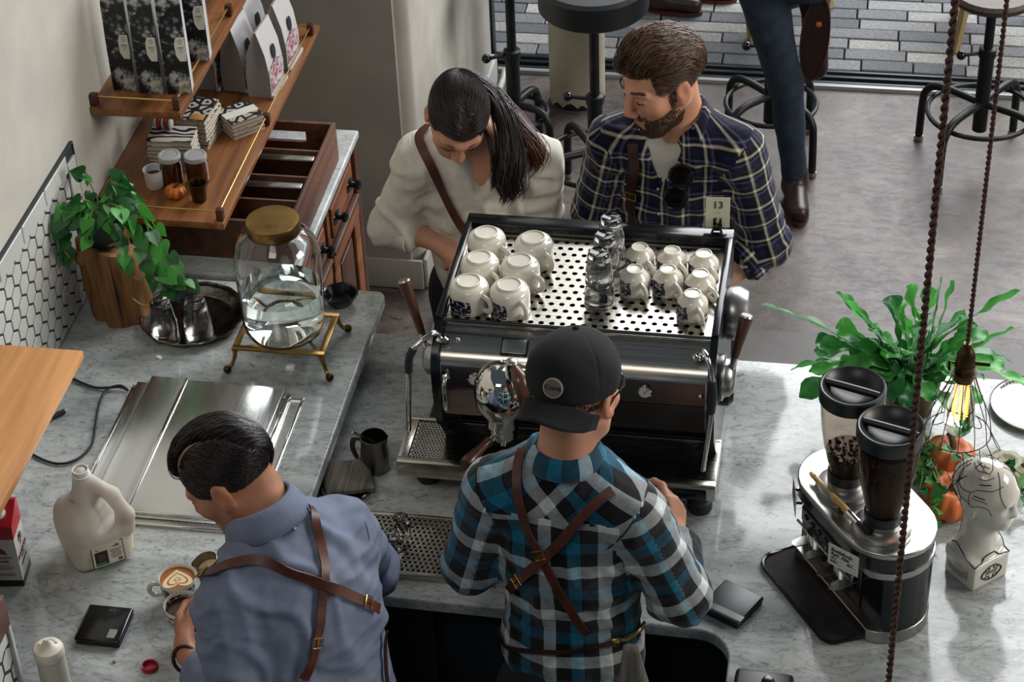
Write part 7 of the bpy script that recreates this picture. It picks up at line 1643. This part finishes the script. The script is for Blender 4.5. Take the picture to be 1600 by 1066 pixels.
# ------------------------------------------------------------------ the man in the cap
pr = thing('person', 'man in black backwards cap, teal check shirt and crossed leather straps at the machine', 'person', (-.53, 3.27, 0))
make_body(JH, HH, RH, 1., pr, [dict(wrist=(-.338, 3.470, 1.078), f=(-.02, .86, .38), n=(.75, -.35, .30), side=-1, curl=(.55, .95, 1.05, 1.1), thumb=.1, thumb_out=.8), dict(wrist=JH['wrL'], f=(.3, .9, -.1), n=(0, 0, 1), side=1, curl=(.5, .5, .5, .5))], base=(1.02, .93, .88))
for q in ('neck',): SH.cap(np.array(JH['neck']) + (0, 0, .03), np.array(JH['neck']) + (0, 0, .12), .060, .064, k=.02, sub=True)
make_shirt(SH, JH, R1H, 'plaid_teal', pr, .0058, .0025, 26, 3, ridge=.0035, long=.006, yoke=.105, crease=[((-.70, 3.22, 1.30), (-.60, 3.19, 1.10), .06, .004, 90), ((-.38, 3.20, 1.30), (-.46, 3.19, 1.10), .06, .004, 80)])
collar((-.541, 3.293, 1.432), (.02, .10, 1), (.107, .994, 0), .064, .066, .046, 'plaid_teal', pr, 25, .020)
cuff(JH, 'elR', 'wrR', .78, .047, 'plaid_teal', pr, .05)
trousers((-.53, 3.235, .84), (-.63, 3.28, .47), (-.64, 3.20, 0), (-.43, 3.27, .47), (-.42, 3.18, 0), 'trousers', pr)
strap('apron_strap', [(-.628, 3.285, 1.455), (-.638, 3.242, 1.447), (-.628, 3.212, 1.403), (-.607, 3.203, 1.327), (-.573, 3.185, 1.26), (-.534, 3.174, 1.167), (-.49, 3.18, 1.066)], SH, .019, 'leather', pr, buckle=(.66,))
strap('apron_strap', [(-.433, 3.207, 1.436), (-.487, 3.193, 1.384), (-.546, 3.187, 1.296), (-.616, 3.194, 1.193), (-.655, 3.215, 1.13)], SH, .021, 'leather', pr, buckle=(.80,), off=.007)
strap('apron_tie', [(-.69, 3.26, .97), (-.663, 3.219, .965), (-.579, 3.174, 1.005), (-.51, 3.17, 1.023), (-.433, 3.199, 1.031), (-.387, 3.27, 1.01)], SH, .010, 'leather_dark', pr)
MB().tube(spline([(-.425, 3.190, 1.04), (-.402, 3.185, 1.045), (-.385, 3.20, 1.055), (-.372, 3.225, 1.060)], 4), .004, 8).ell((-.43, 3.188, 1.032), (.010, .008, .012), 10, 8).build('brass_clip', 'brass_rod', pr)
# cap
HC = np.array(HH); LH = lambda p: tuple(HC + RH @ np.array(p, float))
Sc = Soft(); Sc.ell(LH((0, -.016, .042)), (.0905, .110, .092), RH, k=.02).box(LH((0, 0, -.082)), (.2, .2, .09), .01, RH, k=.008, sub=True)
V, F = Sc.mesh(.0044); q = (V - HC) @ RH; az = np.arctan2(q[:, 0], q[:, 1] + .016); seam = np.abs(((az / (PI / 3)) % 1) - .5); dsp = -.0016 * np.exp(-((seam - .5) / .035) ** 2) * (q[:, 2] > .02) + .0012 * nwave(V, 30, 4)
V = V + vnormals(V, F) * dsp[:, None]; cp_ = soft_obj('cap', V, F, 'cap_cloth', pr)
MB().ell(LH((0, -.016, .136)), (.007, .007, .004), 12, 6).build('cap_button', 'cap_cloth', cp_)
b = MB()
def brim(u, v):
    a = (u - .5) * 2; x = a * .082 * (1 - .10 * v); yb = -.016 - .098 * math.sqrt(max(0, 1 - (a * .90) ** 2)); y = yb - v * .066 * math.sqrt(max(.0, 1 - abs(a) ** 3.2)) ; z = .012 - .020 * v - .026 * a * a - .012 * v * a * a
    return LH((x, y, z))
b.grid(brim, 25, 8); bo = b.build('brim', 'cap_cloth', cp_, smooth=60); md = bo.modifiers.new('t', 'SOLIDIFY'); md.thickness = .004
bp, bn = Sc.project(np.array([LH((.012, -.125, .048))]), .001); bn = Vector(bn[0].tolist()); M_ = frame(bn, Vector(RH[:, 0])).to_4x4(); M_.translation = Vector(bp[0].tolist())
bd = MB().lathe([(0, 0), (.021, -.001), (.021, .001), (0, .002)], seg=28, T=M_).build('cap_badge', 'cap_badge', cp_)
MB().tube([M_ @ Vector((.019 * math.cos(2 * PI * i / 28), .019 * math.sin(2 * PI * i / 28), .0018)) for i in range(28)], .0007, 5, closed=True).build('badge_ring', 'white_ink', bd)
text_mesh('Coava', .0130, 'ink_black', M_ @ Matrix.Translation((0, -.003, .0022)), bd, bold=.0003)
gl = MB()
for x in (-1, 1):
    gl.tube([LH((x * .033 + .023 * math.cos(a), .104 - .004 * math.cos(a) * x, -.002 + .018 * math.sin(a))) for a in [2 * PI * i / 24 for i in range(24)]], .0024, 7, closed=True); gl.tube([LH((x * .056, .100, .006)), LH((x * .076, .06, .006)), LH((x * .086, -.005, .004)), LH((x * .085, -.022, -.008))], .0022, 6)
gl.tube([LH((-.010, .106, .004)), LH((0, .110, .006)), LH((.010, .106, .004))], .0022, 6); g_ = gl.build('eyeglasses', 'black_gloss', pr)
for x in (-1, 1): MB().lathe([(0, 0), (.022, 0), (.022, .0008), (0, .0008)], seg=20, T=Matrix.Translation(LH((x * .033, .1035, -.002))) @ frame(Vector(RH[:, 1])).to_4x4() @ Matrix.Diagonal((1, .8, 1, 1))).build('lens', 'glass_thin', g_)
pth = hair_paths(900, lambda p: (p[:, 2] < .03) & (p[:, 2] > -.055) & (p[:, 1] < .02) & ~((np.abs(p[:, 0]) > .066) & (np.abs(p[:, 1] + .012) < .03) & (p[:, 2] < .02)), lambda p, t: np.tile([0, -.3, -1.], (len(p), 1)), lambda p: np.full(len(p), .016), lambda p, t: np.full(len(p), .1), lambda p, t: np.full(len(p), .002), 5, .2, 3)
hair_obj('hair', pth, HH, RH, 1., .0011, 'hair_dark', pr)
# towel hanging at the hip
def tw_fn(u, v): 
    x = -.395 + (u - .5) * (.03 + .10 * v) + .02 * v; y = 3.175 - .012 * math.sin(u * 9 + 1) * v - .03 * v; return (x, y, 1.045 - v * .30 - .02 * (u - .5) ** 2)
ht = MB(); ht.grid(tw_fn, 16, 14); o = ht.build('hanging_towel', 'towel', None, smooth=60); md = o.modifiers.new('t', 'SOLIDIFY'); md.thickness = .004; tag(o, 'grey striped towel hanging from the apron tie of the capped man', 'towel')
# ------------------------------------------------------------------ the man in the blue shirt
pr = thing('person', 'dark haired man in blue chambray shirt with leather apron straps pouring latte art', 'person', (-1.03, 3.0, 0))
cupc = np.array(HELD)
make_body(JL, HL, RL, .98, pr, [dict(wrist=(-1.314, 3.035, 1.046), f=(-.42, .86, -.10), n=(-.62, -.55, .1), side=1, curl=(.55, .60, .66, .70), thumb=.25, thumb_out=.55), dict(wrist=JL['wrR'], f=(-.80, -.42, .05), n=(-.30, .55, .75), side=-1, curl=(.85, .95, 1.0, 1.05), thumb=.4, s=.92)], skin='skin_warm', base=(.90, .83, .79), neck_r=.058, stubble=(.42, .33, .30))
SL.cap(np.array(JL['neck']) + (-.03, .015, .03), np.array(JL['neck']) + (-.07, .04, .11), .062, .066, k=.02, sub=True)
make_shirt(SL, JL, R1L, 'blue_shirt', pr, .0058, .0030, 22, 8, ridge=.0050, long=.012, crease=[((-.99, 3.15, 1.25), (-1.02, 2.96, 1.10), .07, .007, 85), ((-1.17, 2.93, 1.22), (-1.05, 2.93, 1.08), .06, .006, 90), ((-.96, 3.22, 1.25), (-.94, 3.28, 1.10), .05, .006, 110)])
collar((-1.118, 3.102, 1.360), (-.40, .20, .9), (-.75, .40, -.30), .066, .070, .058, 'blue_shirt', pr, 30, .022)
MB().ell((-1.052, 3.062, 1.394), (.0045, .0045, .003), 10, 6).build('collar_button', 'button', pr)
cuff(JL, 'elL', 'wrL', .58, .050, 'blue_shirt', pr, .05)
trousers((-1.0, 2.98, .86), (-1.04, 3.03, .47), (-1.02, 3.10, 0), (-.96, 2.93, .47), (-.94, 2.88, 0), 'trousers', pr, fwd=(-.75, .4, 0))
strap('apron_strap', [(-1.042, 3.117, 1.393), (-1.012, 3.076, 1.361), (-.998, 3.021, 1.309), (-.995, 2.973, 1.25), (-1.001, 2.944, 1.207), (-1.02, 2.91, 1.14)], SL, .019, 'leather', pr, buckle=(.80,))
strap('apron_strap', [(-1.225, 2.975, 1.325), (-1.182, 2.971, 1.359), (-1.115, 2.99, 1.367), (-1.043, 3.003, 1.338), (-.974, 3.021, 1.277), (-.925, 3.07, 1.18)], SL, .021, 'leather', pr, buckle=(.03, .93), off=.007)
strap('apron_tie', [(-.885, 3.07, 1.13), (-.90, 3.02, 1.05), (-.91, 3.0, .98)], SL, .012, 'leather_dark', pr)
MB().tube([(-1.306 + .027 * math.cos(a), 3.008 + .012 * math.sin(a), 1.047 + .027 * math.sin(a)) for a in [2 * PI * i / 20 for i in range(20)]], .0045, 6, closed=True).build('bracelet', 'leather_dark', pr)
# slicked hair with a side part on his left (towards the camera)
LL = lambda p: tuple(np.array(HL) + RL @ (np.array(p, float) * .98))
head_shell('hair', HL, RL, .98, [((0, .105, -.045), (.11, .055, .085)), ((0, .075, -.11), (.11, .10, .085)), ((0, -.05, -.15), (.11, .12, .075))], 'hair_black', pr, 1.02)
SGN = -1 if (RL[:, 0] @ np.array([0, -1, 0])) < 0 else 1          # local x sign that faces the camera
px = .040
top = lambda p: (p[:, 0] * SGN < px) & (p[:, 2] > .055 - .25 * np.maximum(0, -p[:, 1] - .02)) & (p[:, 1] < .075)
pth = hair_paths(3600, top, lambda p, t: np.tile([-.55 * SGN, -1.0 + .5 * t, .0], (len(p), 1)) + np.stack([0 * p[:, 0], -.2 + 0 * p[:, 0], -.9 * t * (p[:, 1] < -.03)], 1), lambda p: np.full(len(p), .10), lambda p, t: np.full(len(p), .35 * (1 - t)), lambda p, t: .007 + .010 * math.sin(PI * min(1, t * 1.2)) * np.clip((p[:, 1] + .10) / .14, .2, 1.2), 9, .10, 11)
hair_obj('combed_hair', pth, HL, RL, .98, .0011, 'hair_black', pr)
sid = lambda p: ~top(p) & ~((p[:, 0] * SGN > px - .008) & (p[:, 0] * SGN < px + .003) & (p[:, 2] > .06) & (p[:, 1] > -.035)) & (p[:, 2] > np.where(p[:, 1] < -.03, -.085, -.03)) & (p[:, 1] < .058) & ((p[:, 1] < .012) | (p[:, 2] > .012)) & ~((np.abs(p[:, 0]) > .062) & (np.abs(p[:, 1] + .010) < .026) & (p[:, 2] < .026))
pth = hair_paths(4200, sid, lambda p, t: np.tile([0, -.75, -.75], (len(p), 1)), lambda p: .014 + .02 * np.clip((p[:, 2] + .02) / .09, 0, 1), lambda p, t: np.full(len(p), .15), lambda p, t: .002 + .004 * np.clip((p[:, 2] + .02) / .09, 0, 1), 5, .12, 13)
hair_obj('clipped_hair', pth, HL, RL, .98, .0011, 'hair_black', pr)
pz = []
for yy_ in (.066, .045, .02, -.005, -.028): pz.append(LL((px * SGN, yy_, EC[2] + ER[2] * 1.055 * math.sqrt(max(0, 1 - (px / ER[0]) ** 2 - ((yy_ - EC[1]) / ER[1]) ** 2)))))
MB().tube(spline(pz, 4), [.0030] * 12 + [.0024, .0018, .0012, .0008, .0004], 8).build('hair_part', 'skin_part', pr)
n = 900; u_ = rng.rand(n, 3); base_ = np.stack([np.where(u_[:, 0] < .5, -1, 1) * (.058 - .030 * u_[:, 1]), .0 + .068 * u_[:, 1], -.045 - .062 * u_[:, 1] + .03 * (u_[:, 2] - .5)], 1); P = np.stack([base_, base_ + np.array([0, .004, -.012]) + rng.randn(n, 3) * .002], 1); P = np.concatenate([P[:, :1], P.mean(1, keepdims=True), P[:, 1:]], 1)
hair_obj('beard', P, HL, RL, .98, .0010, 'hair_black', pr)
# ------------------------------------------------------------------ the woman in white
pr = thing('person', 'woman in loose white shirt with brown crossbody strap looking down behind the machine', 'person', (-.97, 4.68, 0))
make_body(JW, HW, RW, .94, pr, [dict(wrist=JW['wrL'], f=(.90, -.20, -.15), n=(.1, -.75, .6), side=1, curl=(.45, .5, .55, .6), thumb=.3, s=.92), dict(wrist=JW['wrR'], f=(-.9, -.1, 0), n=(0, -.6, .8), side=-1, curl=(.5, .5, .6, .6), thumb=.3, s=.92)], base=(1.04, .98, .95), neck_r=.047, jaw=.93, torso_o=-.002, up_r=.037, w=.95)
SW.cap((-.935, 4.525, 1.40), (-.945, 4.530, 1.245), .062, .010, k=.015, sub=True); SW.cap(np.array(JW['neck']) + (0, 0, .02), np.array(JW['neck']) + (0, -.03, .12), .058, .062, k=.02, sub=True)
make_shirt(SW, JW, R1W, 'white_shirt', pr, .0058, .0028, 22, 21, ridge=.0035, long=.010, crease=[((-1.12, 4.56, 1.25), (-1.04, 4.53, 1.08), .06, .006, 80), ((-.80, 4.57, 1.25), (-.86, 4.54, 1.08), .06, .006, 85)])
collar((-.955, 4.600, 1.362), (.0, -.28, .96), (.05, -.98, -.1), .062, .064, .024, 'white_shirt', pr, 30, .004)
for z, y in ((1.27, 4.519), (1.20, 4.528), (1.13, 4.532)): MB().ell((-.948, y - .004, z), (.004, .003, .004), 10, 6).build('button', 'button', pr)
cuff(JW, 'elL', 'wrL', .26, .056, 'white_shirt', pr, .055)
trousers((-.97, 4.70, .84), (-1.06, 4.66, .47), (-1.06, 4.72, 0), (-.88, 4.66, .47), (-.88, 4.72, 0), 'trousers', pr, fwd=(0, -1, 0), r=.08)
strap('crossbody_strap', [(-1.085, 4.615, 1.375), (-1.109, 4.571, 1.376), (-1.071, 4.528, 1.323), (-1.039, 4.534, 1.234), (-.998, 4.532, 1.14), (-.96, 4.535, 1.06)], SW, .024, 'leather', pr)
head_shell('hair', HW, RW, .94, [((0, .110, -.045), (.11, .058, .085)), ((0, .03, -.12), (.11, .12, .07))], 'hair_dark', pr, 1.035)
keepW = lambda p: ((p[:, 2] > .078 - .9 * np.maximum(0, .075 - np.abs(p[:, 1] * 0 + p[:, 1]))) | (p[:, 1] < .045)) & (p[:, 1] < .080) & (p[:, 2] > -.045) & ((p[:, 1] < .02) | (p[:, 2] > .0)) & ~((np.abs(p[:, 0]) > .064) & (np.abs(p[:, 1] + .012) < .022) & (p[:, 2] < .012))
flW = lambda p, t: np.stack([np.sign(p[:, 0] + 1e-5) * .55 * np.clip((p[:, 1] + .06) / .1, 0, 1), -1.0 + 0 * p[:, 0], -.45 * np.clip((p[:, 1] + .02) / .08, -1.2, 1)], 1)
pth = hair_paths(4600, keepW, flW, lambda p: .020 + .09 * np.clip((p[:, 1] + .09) / .17, 0, 1), lambda p, t: np.full(len(p), .0), lambda p, t: np.full(len(p), .0050), 9, .05, 17)
hair_obj('smooth_hair', pth, HW, RW, .94, .0011, 'hair_dark', pr)
LW = lambda p: np.array(HW) + RW @ (np.array(p, float) * .94)
def locks(n, ctrl, spread, m, name, seed, wave=.006, r0=.0010):
    r = np.random.RandomState(seed); C_ = np.array([tuple(v) for v in spline(ctrl, 5)]); k = len(C_); t = np.linspace(0, 1, k); P = np.zeros((n, k, 3))
    for i in range(n):
        o_ = r.randn(3) * 1.; w_ = np.interp(t, [0, .3, .7, 1], spread); ph_ = r.uniform(0, 1.2); P[i] = C_ + o_[None] * w_[:, None] * .5 + np.stack([np.sin(t * 9 + ph_ + 1), np.sin(t * 8 + ph_), 0 * t], 1) * wave * t[:, None]
        e = r.uniform(.75, 1.); P[i] = np.stack([np.interp(t * e, t, P[i][:, a]) for a in range(3)], 1)
    prof = np.full(k, r0); prof[-3:] = r0 * np.array([.8, .5, .15]); return stuff(strands(name, P, np.tile(prof, (n, 1)), m, pr))
tie = LW((-.055, -.098, -.030))
locks(700, [LW((-.035, -.085, -.005)), tie, (-.905, 4.600, 1.475), (-.872, 4.560, 1.42), (-.862, 4.525, 1.365), (-.872, 4.505, 1.315), (-.862, 4.500, 1.275), (-.872, 4.497, 1.245)], (.016, .022, .034, .022), 'hair_dark', 'ponytail', 4)
locks(260, [tie, (-.885, 4.605, 1.455), (-.845, 4.585, 1.415), (-.815, 4.565, 1.385), (-.800, 4.545, 1.35), (-.805, 4.535, 1.31)], (.012, .02, .026, .016), 'hair_tips', 'ponytail_ends', 6, .008)
locks(60, [LW((-.05, .060, .04)), LW((-.074, .035, -.02)), (-.905, 4.50, 1.40), (-.900, 4.49, 1.33), (-.905, 4.487, 1.27)], (.003, .004, .006, .004), 'hair_dark', 'loose_lock', 8, .006)
for x in (-1, 1): MB().tube(spline([LW((x * .013, .0925, .024)), LW((x * .028, .0895, .029)), LW((x * .044, .078, .023))], 4), [.0015] * 8 + [.0006], 6).build('eyebrow', 'hair_dark', pr)
for x in (-1, 1): MB().tube(spline([LW((x * .018, .089, -.006)), LW((x * .031, .0925, -.009)), LW((x * .044, .083, -.005))], 4), .0013, 6).build('eyelash', 'hair_black', pr)
# ------------------------------------------------------------------ the bearded man
pr = thing('person', 'bearded man with swept back brown hair in navy check shirt behind the machine', 'person', (-.455, 4.69, 0))
make_body(JB, HB, RB, 1., pr, [dict(wrist=JB['wrL'], f=(.7, -.3, -.1), n=(0, -.6, .8), side=1, curl=(.5, .5, .5, .5)), dict(wrist=JB['wrR'], f=(-.9, 0, 0), n=(0, -.6, .8), side=-1, curl=(.5, .5, .5, .5))], base=(1.08, 1.0, .95), neck_r=.056, torso_o=-.004, stubble=(.62, .50, .42), up_r=.042)
St = Soft(); torso(St, JB, .004, 1.04, 1.04, arms=False); St.cap(np.array(JB['neck']) + (0, -.02, .0), np.array(JB['neck']) + (-.01, -.05, .10), .062, .07, k=.015, sub=True)
V, F = St.mesh(.009); soft_obj('t_shirt', V, F, 'tee_white', pr)
SB.cap((-.472, 4.535, 1.48), (-.486, 4.546, 1.285), .064, .010, k=.010, sub=True); SB.cap(np.array(JB['neck']) + (0, -.01, .02), np.array(JB['neck']) + (-.02, -.05, .12), .064, .07, k=.02, sub=True)
make_shirt(SB, JB, R1B, 'plaid_navy', pr, .0058, .0025, 26, 31, ridge=.0035, long=.006, crease=[((-.60, 4.55, 1.33), (-.52, 4.55, 1.15), .06, .004, 85), ((-.29, 4.53, 1.33), (-.36, 4.55, 1.15), .06, .004, 85)])
collar((-.455, 4.610, 1.445), (-.02, -.15, 1), (-.10, -.98, -.1), .066, .066, .044, 'plaid_navy', pr, 48, .024)
for e, w__ in (('elL', 'wrL'), ('elR', 'wrR')): cuff(JB, e, w__, .30, .055, 'plaid_navy', pr, .05)
trousers((-.455, 4.70, .84), (-.55, 4.66, .47), (-.55, 4.72, 0), (-.36, 4.66, .47), (-.36, 4.72, 0), 'trousers', pr, fwd=(0, -1, 0))
strap('crossbody_strap', [(-.558, 4.548, 1.405), (-.554, 4.553, 1.342), (-.556, 4.566, 1.248), (-.54, 4.571, 1.148), (-.52, 4.575, 1.08)], SB, .026, 'leather_dark', pr, buckle=(.52,))
for z in (1.28, 1.20): 
    q, nn = SB.project(np.array([(-.492, 4.53, z)]), .002); MB().ell(tuple(q[0].tolist()), (.004, .003, .004), 8, 6).build('button', 'button', pr)
LB = lambda p: np.array(HB) + RB @ np.array(p, float)
head_shell('hair', HB, RB, 1., [((0, .122, -.020), (.11, .070, .103)), ((0, .02, -.115), (.11, .12, .07))], 'hair_brown', pr, 1.02, extra=[((0, .005, .062), (.060, .070, .050))])
topB = lambda p: (p[:, 2] > .058) & (p[:, 1] < .083)
flB = lambda p, t: np.stack([.35 * np.sin(p[:, 1] * 60 + p[:, 0] * 40) + .25 * np.sign(p[:, 0]), -1 + 0 * p[:, 0], .9 * (1 - t) * np.clip((p[:, 1] + .02) / .08, 0, 1) - 1.0 * t * (p[:, 1] < -.05)], 1)
pth = hair_paths(4200, topB, flB, lambda p: .085 + .04 * np.clip(p[:, 1] / .08, 0, 1), lambda p, t: .6 * (1 - t) * np.clip((p[:, 1] + .03) / .09, .1, 1), lambda p, t: .008 + .017 * np.clip((p[:, 1] + .09) / .15, .15, 1) * math.sin(PI * min(.9, .25 + t * .7)) + .004 * np.sin(p[:, 0] * 150 + p[:, 1] * 60 + t * 9), 10, .16, 23)
hair_obj('swept_hair', pth, HB, RB, 1., .0012, 'hair_brown', pr)
pth = hair_paths(260, topB, lambda p, t: flB(p, t) + np.stack([.5 * np.sin(p[:, 1] * 90 + t * 6), 0 * p[:, 0], 0 * p[:, 0]], 1), lambda p: .10 + 0 * p[:, 0], lambda p, t: .5 * (1 - t) + 0 * p[:, 0], lambda p, t: .026 * np.clip((p[:, 1] + .11) / .15, .3, 1) * math.sin(PI * min(.9, .3 + t * .65)), 10, .3, 29)
hair_obj('loose_strands', pth, HB, RB, 1., .0016, 'hair_tips', pr)
sidB = lambda p: (p[:, 2] <= .066) & (p[:, 2] > -.050) & (p[:, 1] < .052) & ((p[:, 1] < .016) | (p[:, 2] > .02)) & ~((np.abs(p[:, 0]) > .062) & (np.abs(p[:, 1] + .012) < .024) & (p[:, 2] < .024))
pth = hair_paths(3600, sidB, lambda p, t: np.tile([0, -.85, -.55], (len(p), 1)), lambda p: .018 + .03 * np.clip((p[:, 2] + .02) / .09, 0, 1), lambda p, t: np.full(len(p), .2), lambda p, t: .003 + .006 * np.clip((p[:, 2] + .02) / .09, 0, 1), 6, .14, 27)
hair_obj('side_hair', pth, HB, RB, 1., .0011, 'hair_brown', pr)
# beard grown from the jaw surface
Sj = Soft(); add_head(Sj, HB, RB, JB['neck'])
n = 9000; u_ = rng.rand(n, 3); q = np.stack([(u_[:, 0] * 2 - 1) * .072, -.006 + .115 * u_[:, 1], -.125 + .125 * u_[:, 2]], 1)
P0, N0 = Sj.project(np.array(HB) + q @ RB.T, 0., 5); ql = (P0 - np.array(HB)) @ RB
x_, y_, z_ = np.abs(ql[:, 0]), ql[:, 1], ql[:, 2]
keep = (z_ < -.036 - .42 * np.clip(y_ - .012, 0, .06)) & (y_ > -.008) & (z_ > -.128) | ((y_ < .026) & (y_ > .0) & (z_ < .006) & (x_ > .045)) & (z_ > -.12)
lipz = (x_ < .024) & (y_ > .07) & (z_ > -.0885) & (z_ < -.060); must = (x_ < .030) & (y_ > .078) & (z_ > -.0635) & (z_ < -.050)
keep = (keep & ~lipz & ~((z_ > -.058) & (y_ > .045) & (x_ < .045))) | must
keep &= (np.abs(ql - q).max(1) < .05); P0, N0, ql = P0[keep], N0[keep], ql[keep]
dl = np.tile([0, .25, -1.], (len(P0), 1)) @ RB.T; d = dl + N0 * .55 + rng.randn(len(P0), 3) * .22; d /= np.linalg.norm(d, axis=1, keepdims=True); L_ = (.0045 + .0055 * np.clip((-ql[:, 2] - .06) / .05, 0, 1)) * rng.uniform(.7, 1.2, len(P0))
P = np.stack([P0, P0 + d * (L_ * .5)[:, None], P0 + (d - N0 * .15) * L_[:, None]], 1); stuff(strands('beard', P, np.tile([.0011, .0009, .0002], (len(P), 1)), 'beard_brown', pr))
n = 360; P = np.zeros((n, 3, 3)); i = 0
for k in range(n):
    x = 1 if k % 2 else -1; t = rng.rand(); p = np.array([x * (.014 + .036 * t), .0955 - .018 * t * t, .026 + .006 * math.sin(t * 2.4) + rng.uniform(-.003, .003)]); d = np.array([x * .9, -.2, .25 - .6 * t]) + rng.randn(3) * .1; P[k, 0] = LB(p); P[k, 1] = LB(p + d * .004 + np.array([0, .001, 0])); P[k, 2] = LB(p + d * .008)
stuff(strands('eyebrows', P, np.tile([.0010, .0009, .0003], (n, 1)), 'hair_brown', pr))
for x in (-1, 1): MB().tube(spline([LB((x * .018, .0885, -.003)), LB((x * .031, .0915, -.0045)), LB((x * .045, .083, -.002))], 4), [.0006, .0012, .0016, .0018, .0018, .0016, .0014, .0010, .0006], 6).build('eyelash', 'hair_black', pr)
for x in (-1, 1): MB().ell(tuple(LB((x * .029, .0885, -.0062))), (.0045, .0045, .0022), 10, 6).build('eye', 'iris', pr)
MB().ell(tuple(LB((-.012, .103, -.084))), (.0017, .0017, .0017), 8, 6).build('lip_ring', 'chrome', pr)
# sunglasses hooked in the shirt
sg = thing('sunglasses', 'black sunglasses hooked on the open collar of the bearded man', 'sunglasses', (-.435, 4.53, 1.30))
for k, (x, z) in enumerate(((-.432, 1.338), (-.445, 1.268))):
    p, nn = SB.project(np.array([(x, 4.54, z)]), .012); M_ = frame(Vector(nn[0].tolist()), Vector((0, 0, 1))).to_4x4(); M_.translation = Vector(p[0].tolist())
    MB().lathe([(0, 0), (.030, 0), (.033, .002), (.031, .005), (.02, .0075), (0, .008)], seg=26, T=M_ @ Matrix.Diagonal((1.05, .92, 1, 1))).build('lens', 'lens', sg)
    MB().tube([M_ @ Vector((.034 * math.cos(a), .030 * math.sin(a), .004)) for a in [2 * PI * i / 26 for i in range(26)]], .003, 6, closed=True).build('frame_rim', 'black_gloss', sg)
MB().tube([(-.435, 4.522, 1.308), (-.437, 4.519, 1.302), (-.440, 4.520, 1.296)], .003, 6).build('bridge', 'black_gloss', sg)
MB().tube(spline([(-.425, 4.52, 1.36), (-.44, 4.54, 1.365), (-.46, 4.56, 1.30), (-.465, 4.565, 1.25)], 4), .0024, 6).build('temple_arm', 'black_gloss', sg)
# ------------------------------------------------------------------ the person in jeans and the passer-by
def bystander(label, J, c, fw_, legsd, shirt_m, trous_m, hair_m, fwd, shoes=(True, True)):
    p = thing('person', label, 'person', (J['pelvis'][0], J['pelvis'][1], 0)); R = head_frame(fw_)
    S0 = Soft(); torso(S0, J, -.01, arms=False); body_arms(S0, J); add_head(S0, c, R, J['neck']); add_hand(S0, J['wrL'], (0, .1, -1), (-1, 0, 0), 1); add_hand(S0, J['wrR'], (0, .1, -1), (1, 0, 0), -1)
    V, F = S0.mesh(.011); soft_obj('body', V, F, 'skin', p, attrs={'tint': ('FLOAT_COLOR', np.ones((len(V), 4)))})
    S1 = Soft(); R1 = torso(S1, J, .012); V, F = S1.mesh(.012); V = V + vnormals(V, F) * (.004 * nwave(V, 14, 2))[:, None]; soft_obj('shirt', V, F, shirt_m, p)
    head_shell('hair', c, R, 1., [((0, .11, -.045), (.11, .055, .085)), ((0, .02, -.12), (.11, .12, .07))], hair_m, p, 1.05, h=.006)
    trousers(*legsd, trous_m, p, fwd=fwd, shoes=shoes); return p
JP = dict(pelvis=(-.285, 6.50, .95), waist=(-.285, 6.50, 1.08), chest=(-.285, 6.52, 1.28), neck=(-.285, 6.53, 1.48), shL=(-.45, 6.52, 1.42), shR=(-.12, 6.52, 1.42), elL=(-.50, 6.60, 1.16), elR=(-.07, 6.62, 1.16), wrL=(-.42, 6.78, 1.06), wrR=(-.14, 6.80, 1.06))
pj = bystander('person in dark jeans kneeling one knee on a stool, brown boot sole showing', JP, (-.285, 6.56, 1.64), (.1, 1, -.1), ((-.285, 6.47, .93), (-.262, 6.46, .48), (-.215, 6.50, .0), (-.205, 6.80, .775), (-.185, 6.56, .70)), 'apron', 'denim', 'hair_dark', (.15, -1, 0), (True, False))
Sx = Soft(); Sx.cap((-.183, 6.515, .775), (-.165, 6.515, .52), .046, .042, k=.03).cap((-.186, 6.60, .80), (-.185, 6.53, .78), .05, .05, k=.03); V, F = Sx.mesh(.008); V[:, 1] = np.maximum(V[:, 1], 6.485); bt = soft_obj('boot', V, F, 'shoe_leather', pj)
Tb = Matrix.Translation((-.173, 6.478, .655)) @ Matrix.Rotation(R_(4), 4, 'Y') @ Matrix.Rotation(R_(90), 4, 'X')
MB().lathe([(0, -.008), (.5, -.008), (.5, .008), (0, .008)], seg=36, T=Tb @ Matrix.Diagonal((.098, .335, 1, 1))).build('sole', 'shoe_leather', bt)
MB().tube([Tb @ Vector((.047 * math.cos(a), .162 * math.sin(a), .0085)) for a in [2 * PI * i / 40 for i in range(40)]], .002, 5, closed=True).build('red_welt', 'sole', bt)
MB().ell(tuple(Tb @ Vector((.006, .055, .009))), (.011, .003, .011), 14, 6).build('yellow_sole_badge', 'pumpkin_small', bt)
JQ = dict(pelvis=(-.80, 7.95, .92), waist=(-.80, 7.95, 1.05), chest=(-.80, 7.95, 1.25), neck=(-.80, 7.95, 1.45), shL=(-.96, 7.95, 1.39), shR=(-.64, 7.95, 1.39), elL=(-1.0, 7.95, 1.13), elR=(-.60, 7.95, 1.13), wrL=(-.98, 7.90, .90), wrR=(-.62, 7.90, .90))
bystander('passer-by outside on the paving, only brown boots in view', JQ, (-.80, 7.93, 1.60), (1, 0, -.1), ((-.80, 7.95, .90), (-.86, 7.92, .47), (-.865, 7.83, 0), (-.74, 7.98, .47), (-.735, 7.95, 0)), 'apron', 'stool_red', 'hair_dark', (1, -.1, 0))
